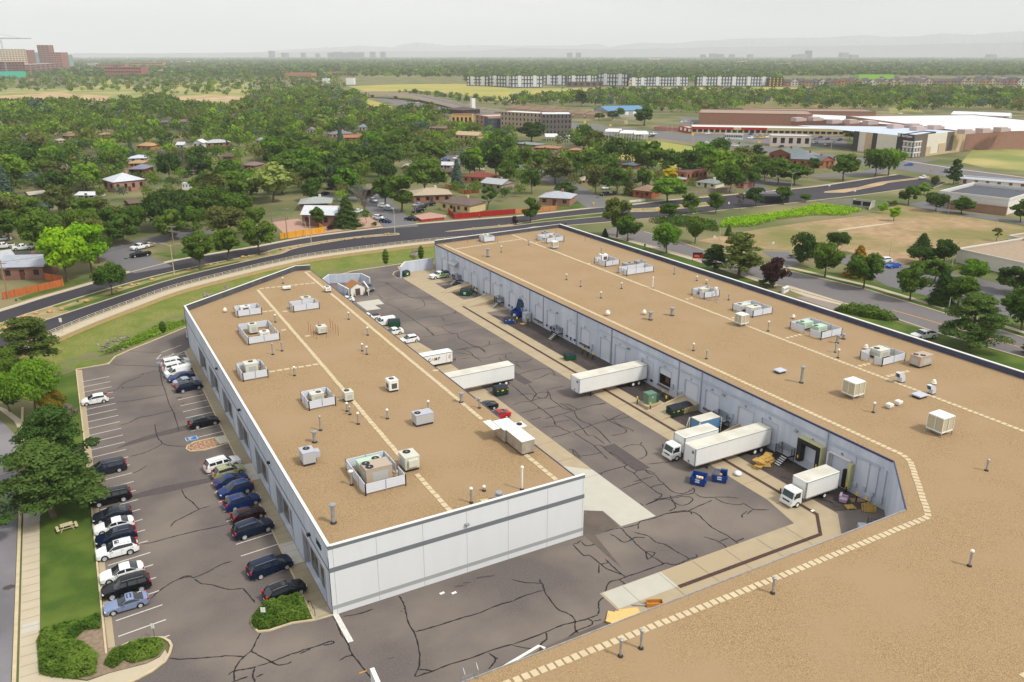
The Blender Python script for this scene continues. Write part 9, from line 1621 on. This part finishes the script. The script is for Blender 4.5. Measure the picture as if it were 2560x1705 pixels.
def ridge(name,prof,D,depth,seed,c):
 r=random.Random(seed);m=MB();rows=[];P_=[]
 for(px0,y0),(px1,y1)in zip(prof,prof[1:]):
  for k in range(8):t=k/8;P_.append((px0+(px1-px0)*t,y0+(y1-y0)*t+r.uniform(-1.1,1.1)*(.5 if k%2 else 1)))
 for px,py in P_:
  d=_F*FPX+_R*(px-CX)-_U*(py-CY);hd=math.hypot(d[0],d[1]);u=(d[0]/hd,d[1]/hd);z=CH+d[2]/hd*D;row=[]
  for f,zf in((-.5,0),(-.3,.35),(-.12,.75),(0,1),(.2,.6),(.5,0)):row.append(m.pt((u[0]*(D+f*depth),u[1]*(D+f*depth),max(-.5,z*zf*(r.uniform(.85,1.1)if 0<zf<1 else 1)))))
  rows.append(row)
 for a,b in zip(rows,rows[1:]):
  for k in range(5):m.f.append([a[k],b[k],b[k+1],a[k+1]]);m.m.append(0)
 return struct(name,m,mat('mountain_rock',c,.95,var=tuple(v*.7 for v in c),scale=.0006,fac=.5))
def pr(*a):return[(TX[t]+x/3.6797,80+y/3.6797)for t,x,y in a]
ridge('mountains',pr((0,1500,198),(0,2355,185),(1,300,160),(1,600,145),(1,950,124),(1,1250,140),(1,1350,112),(1,1480,92),(1,1620,108),(1,1750,126),(1,2100,119),(1,2355,128),(2,300,124),(2,600,122),(2,780,106),(2,900,140),(2,1000,121),(2,1200,98),(2,1500,104),(2,1700,82),(2,1900,74),(2,2150,58),(2,2355,56),(3,300,52),(3,550,48),(3,900,28),(3,1100,44),(3,1350,40),(3,1600,12),(3,1900,24),(3,2200,0),(3,2355,-8),(3,2700,5)),27000,6000,3,(.16,.18,.2))
ridge('foothills',pr((0,-300,196),(0,1200,194),(0,2355,190),(1,600,180),(1,1200,176),(1,2000,176),(2,100,150),(2,800,160),(2,1500,150),(2,2355,130),(3,600,128),(3,1200,120),(3,1800,105),(3,2355,95),(3,2700,95)),20000,4000,5,(.14,.17,.16))
m=MB();m.box(-34000,34000,-2500,33000,-3.5,1150);hz=m.build('haze',None);hz['kind']='stuff';hz.data.materials.clear()
hm=bpy.data.materials.new('haze');hm.use_nodes=True;n=hm.node_tree;n.nodes.remove(n.nodes['Principled BSDF']);pv=n.nodes.new('ShaderNodeVolumePrincipled');pv.inputs['Color'].default_value=(.93,.95,.99,1);pv.inputs['Density'].default_value=7.5e-5;pv.inputs['Anisotropy'].default_value=-0.15
n.links.new(pv.outputs[0],n.nodes['Material Output'].inputs['Volume']);hz.data.materials.append(hm)
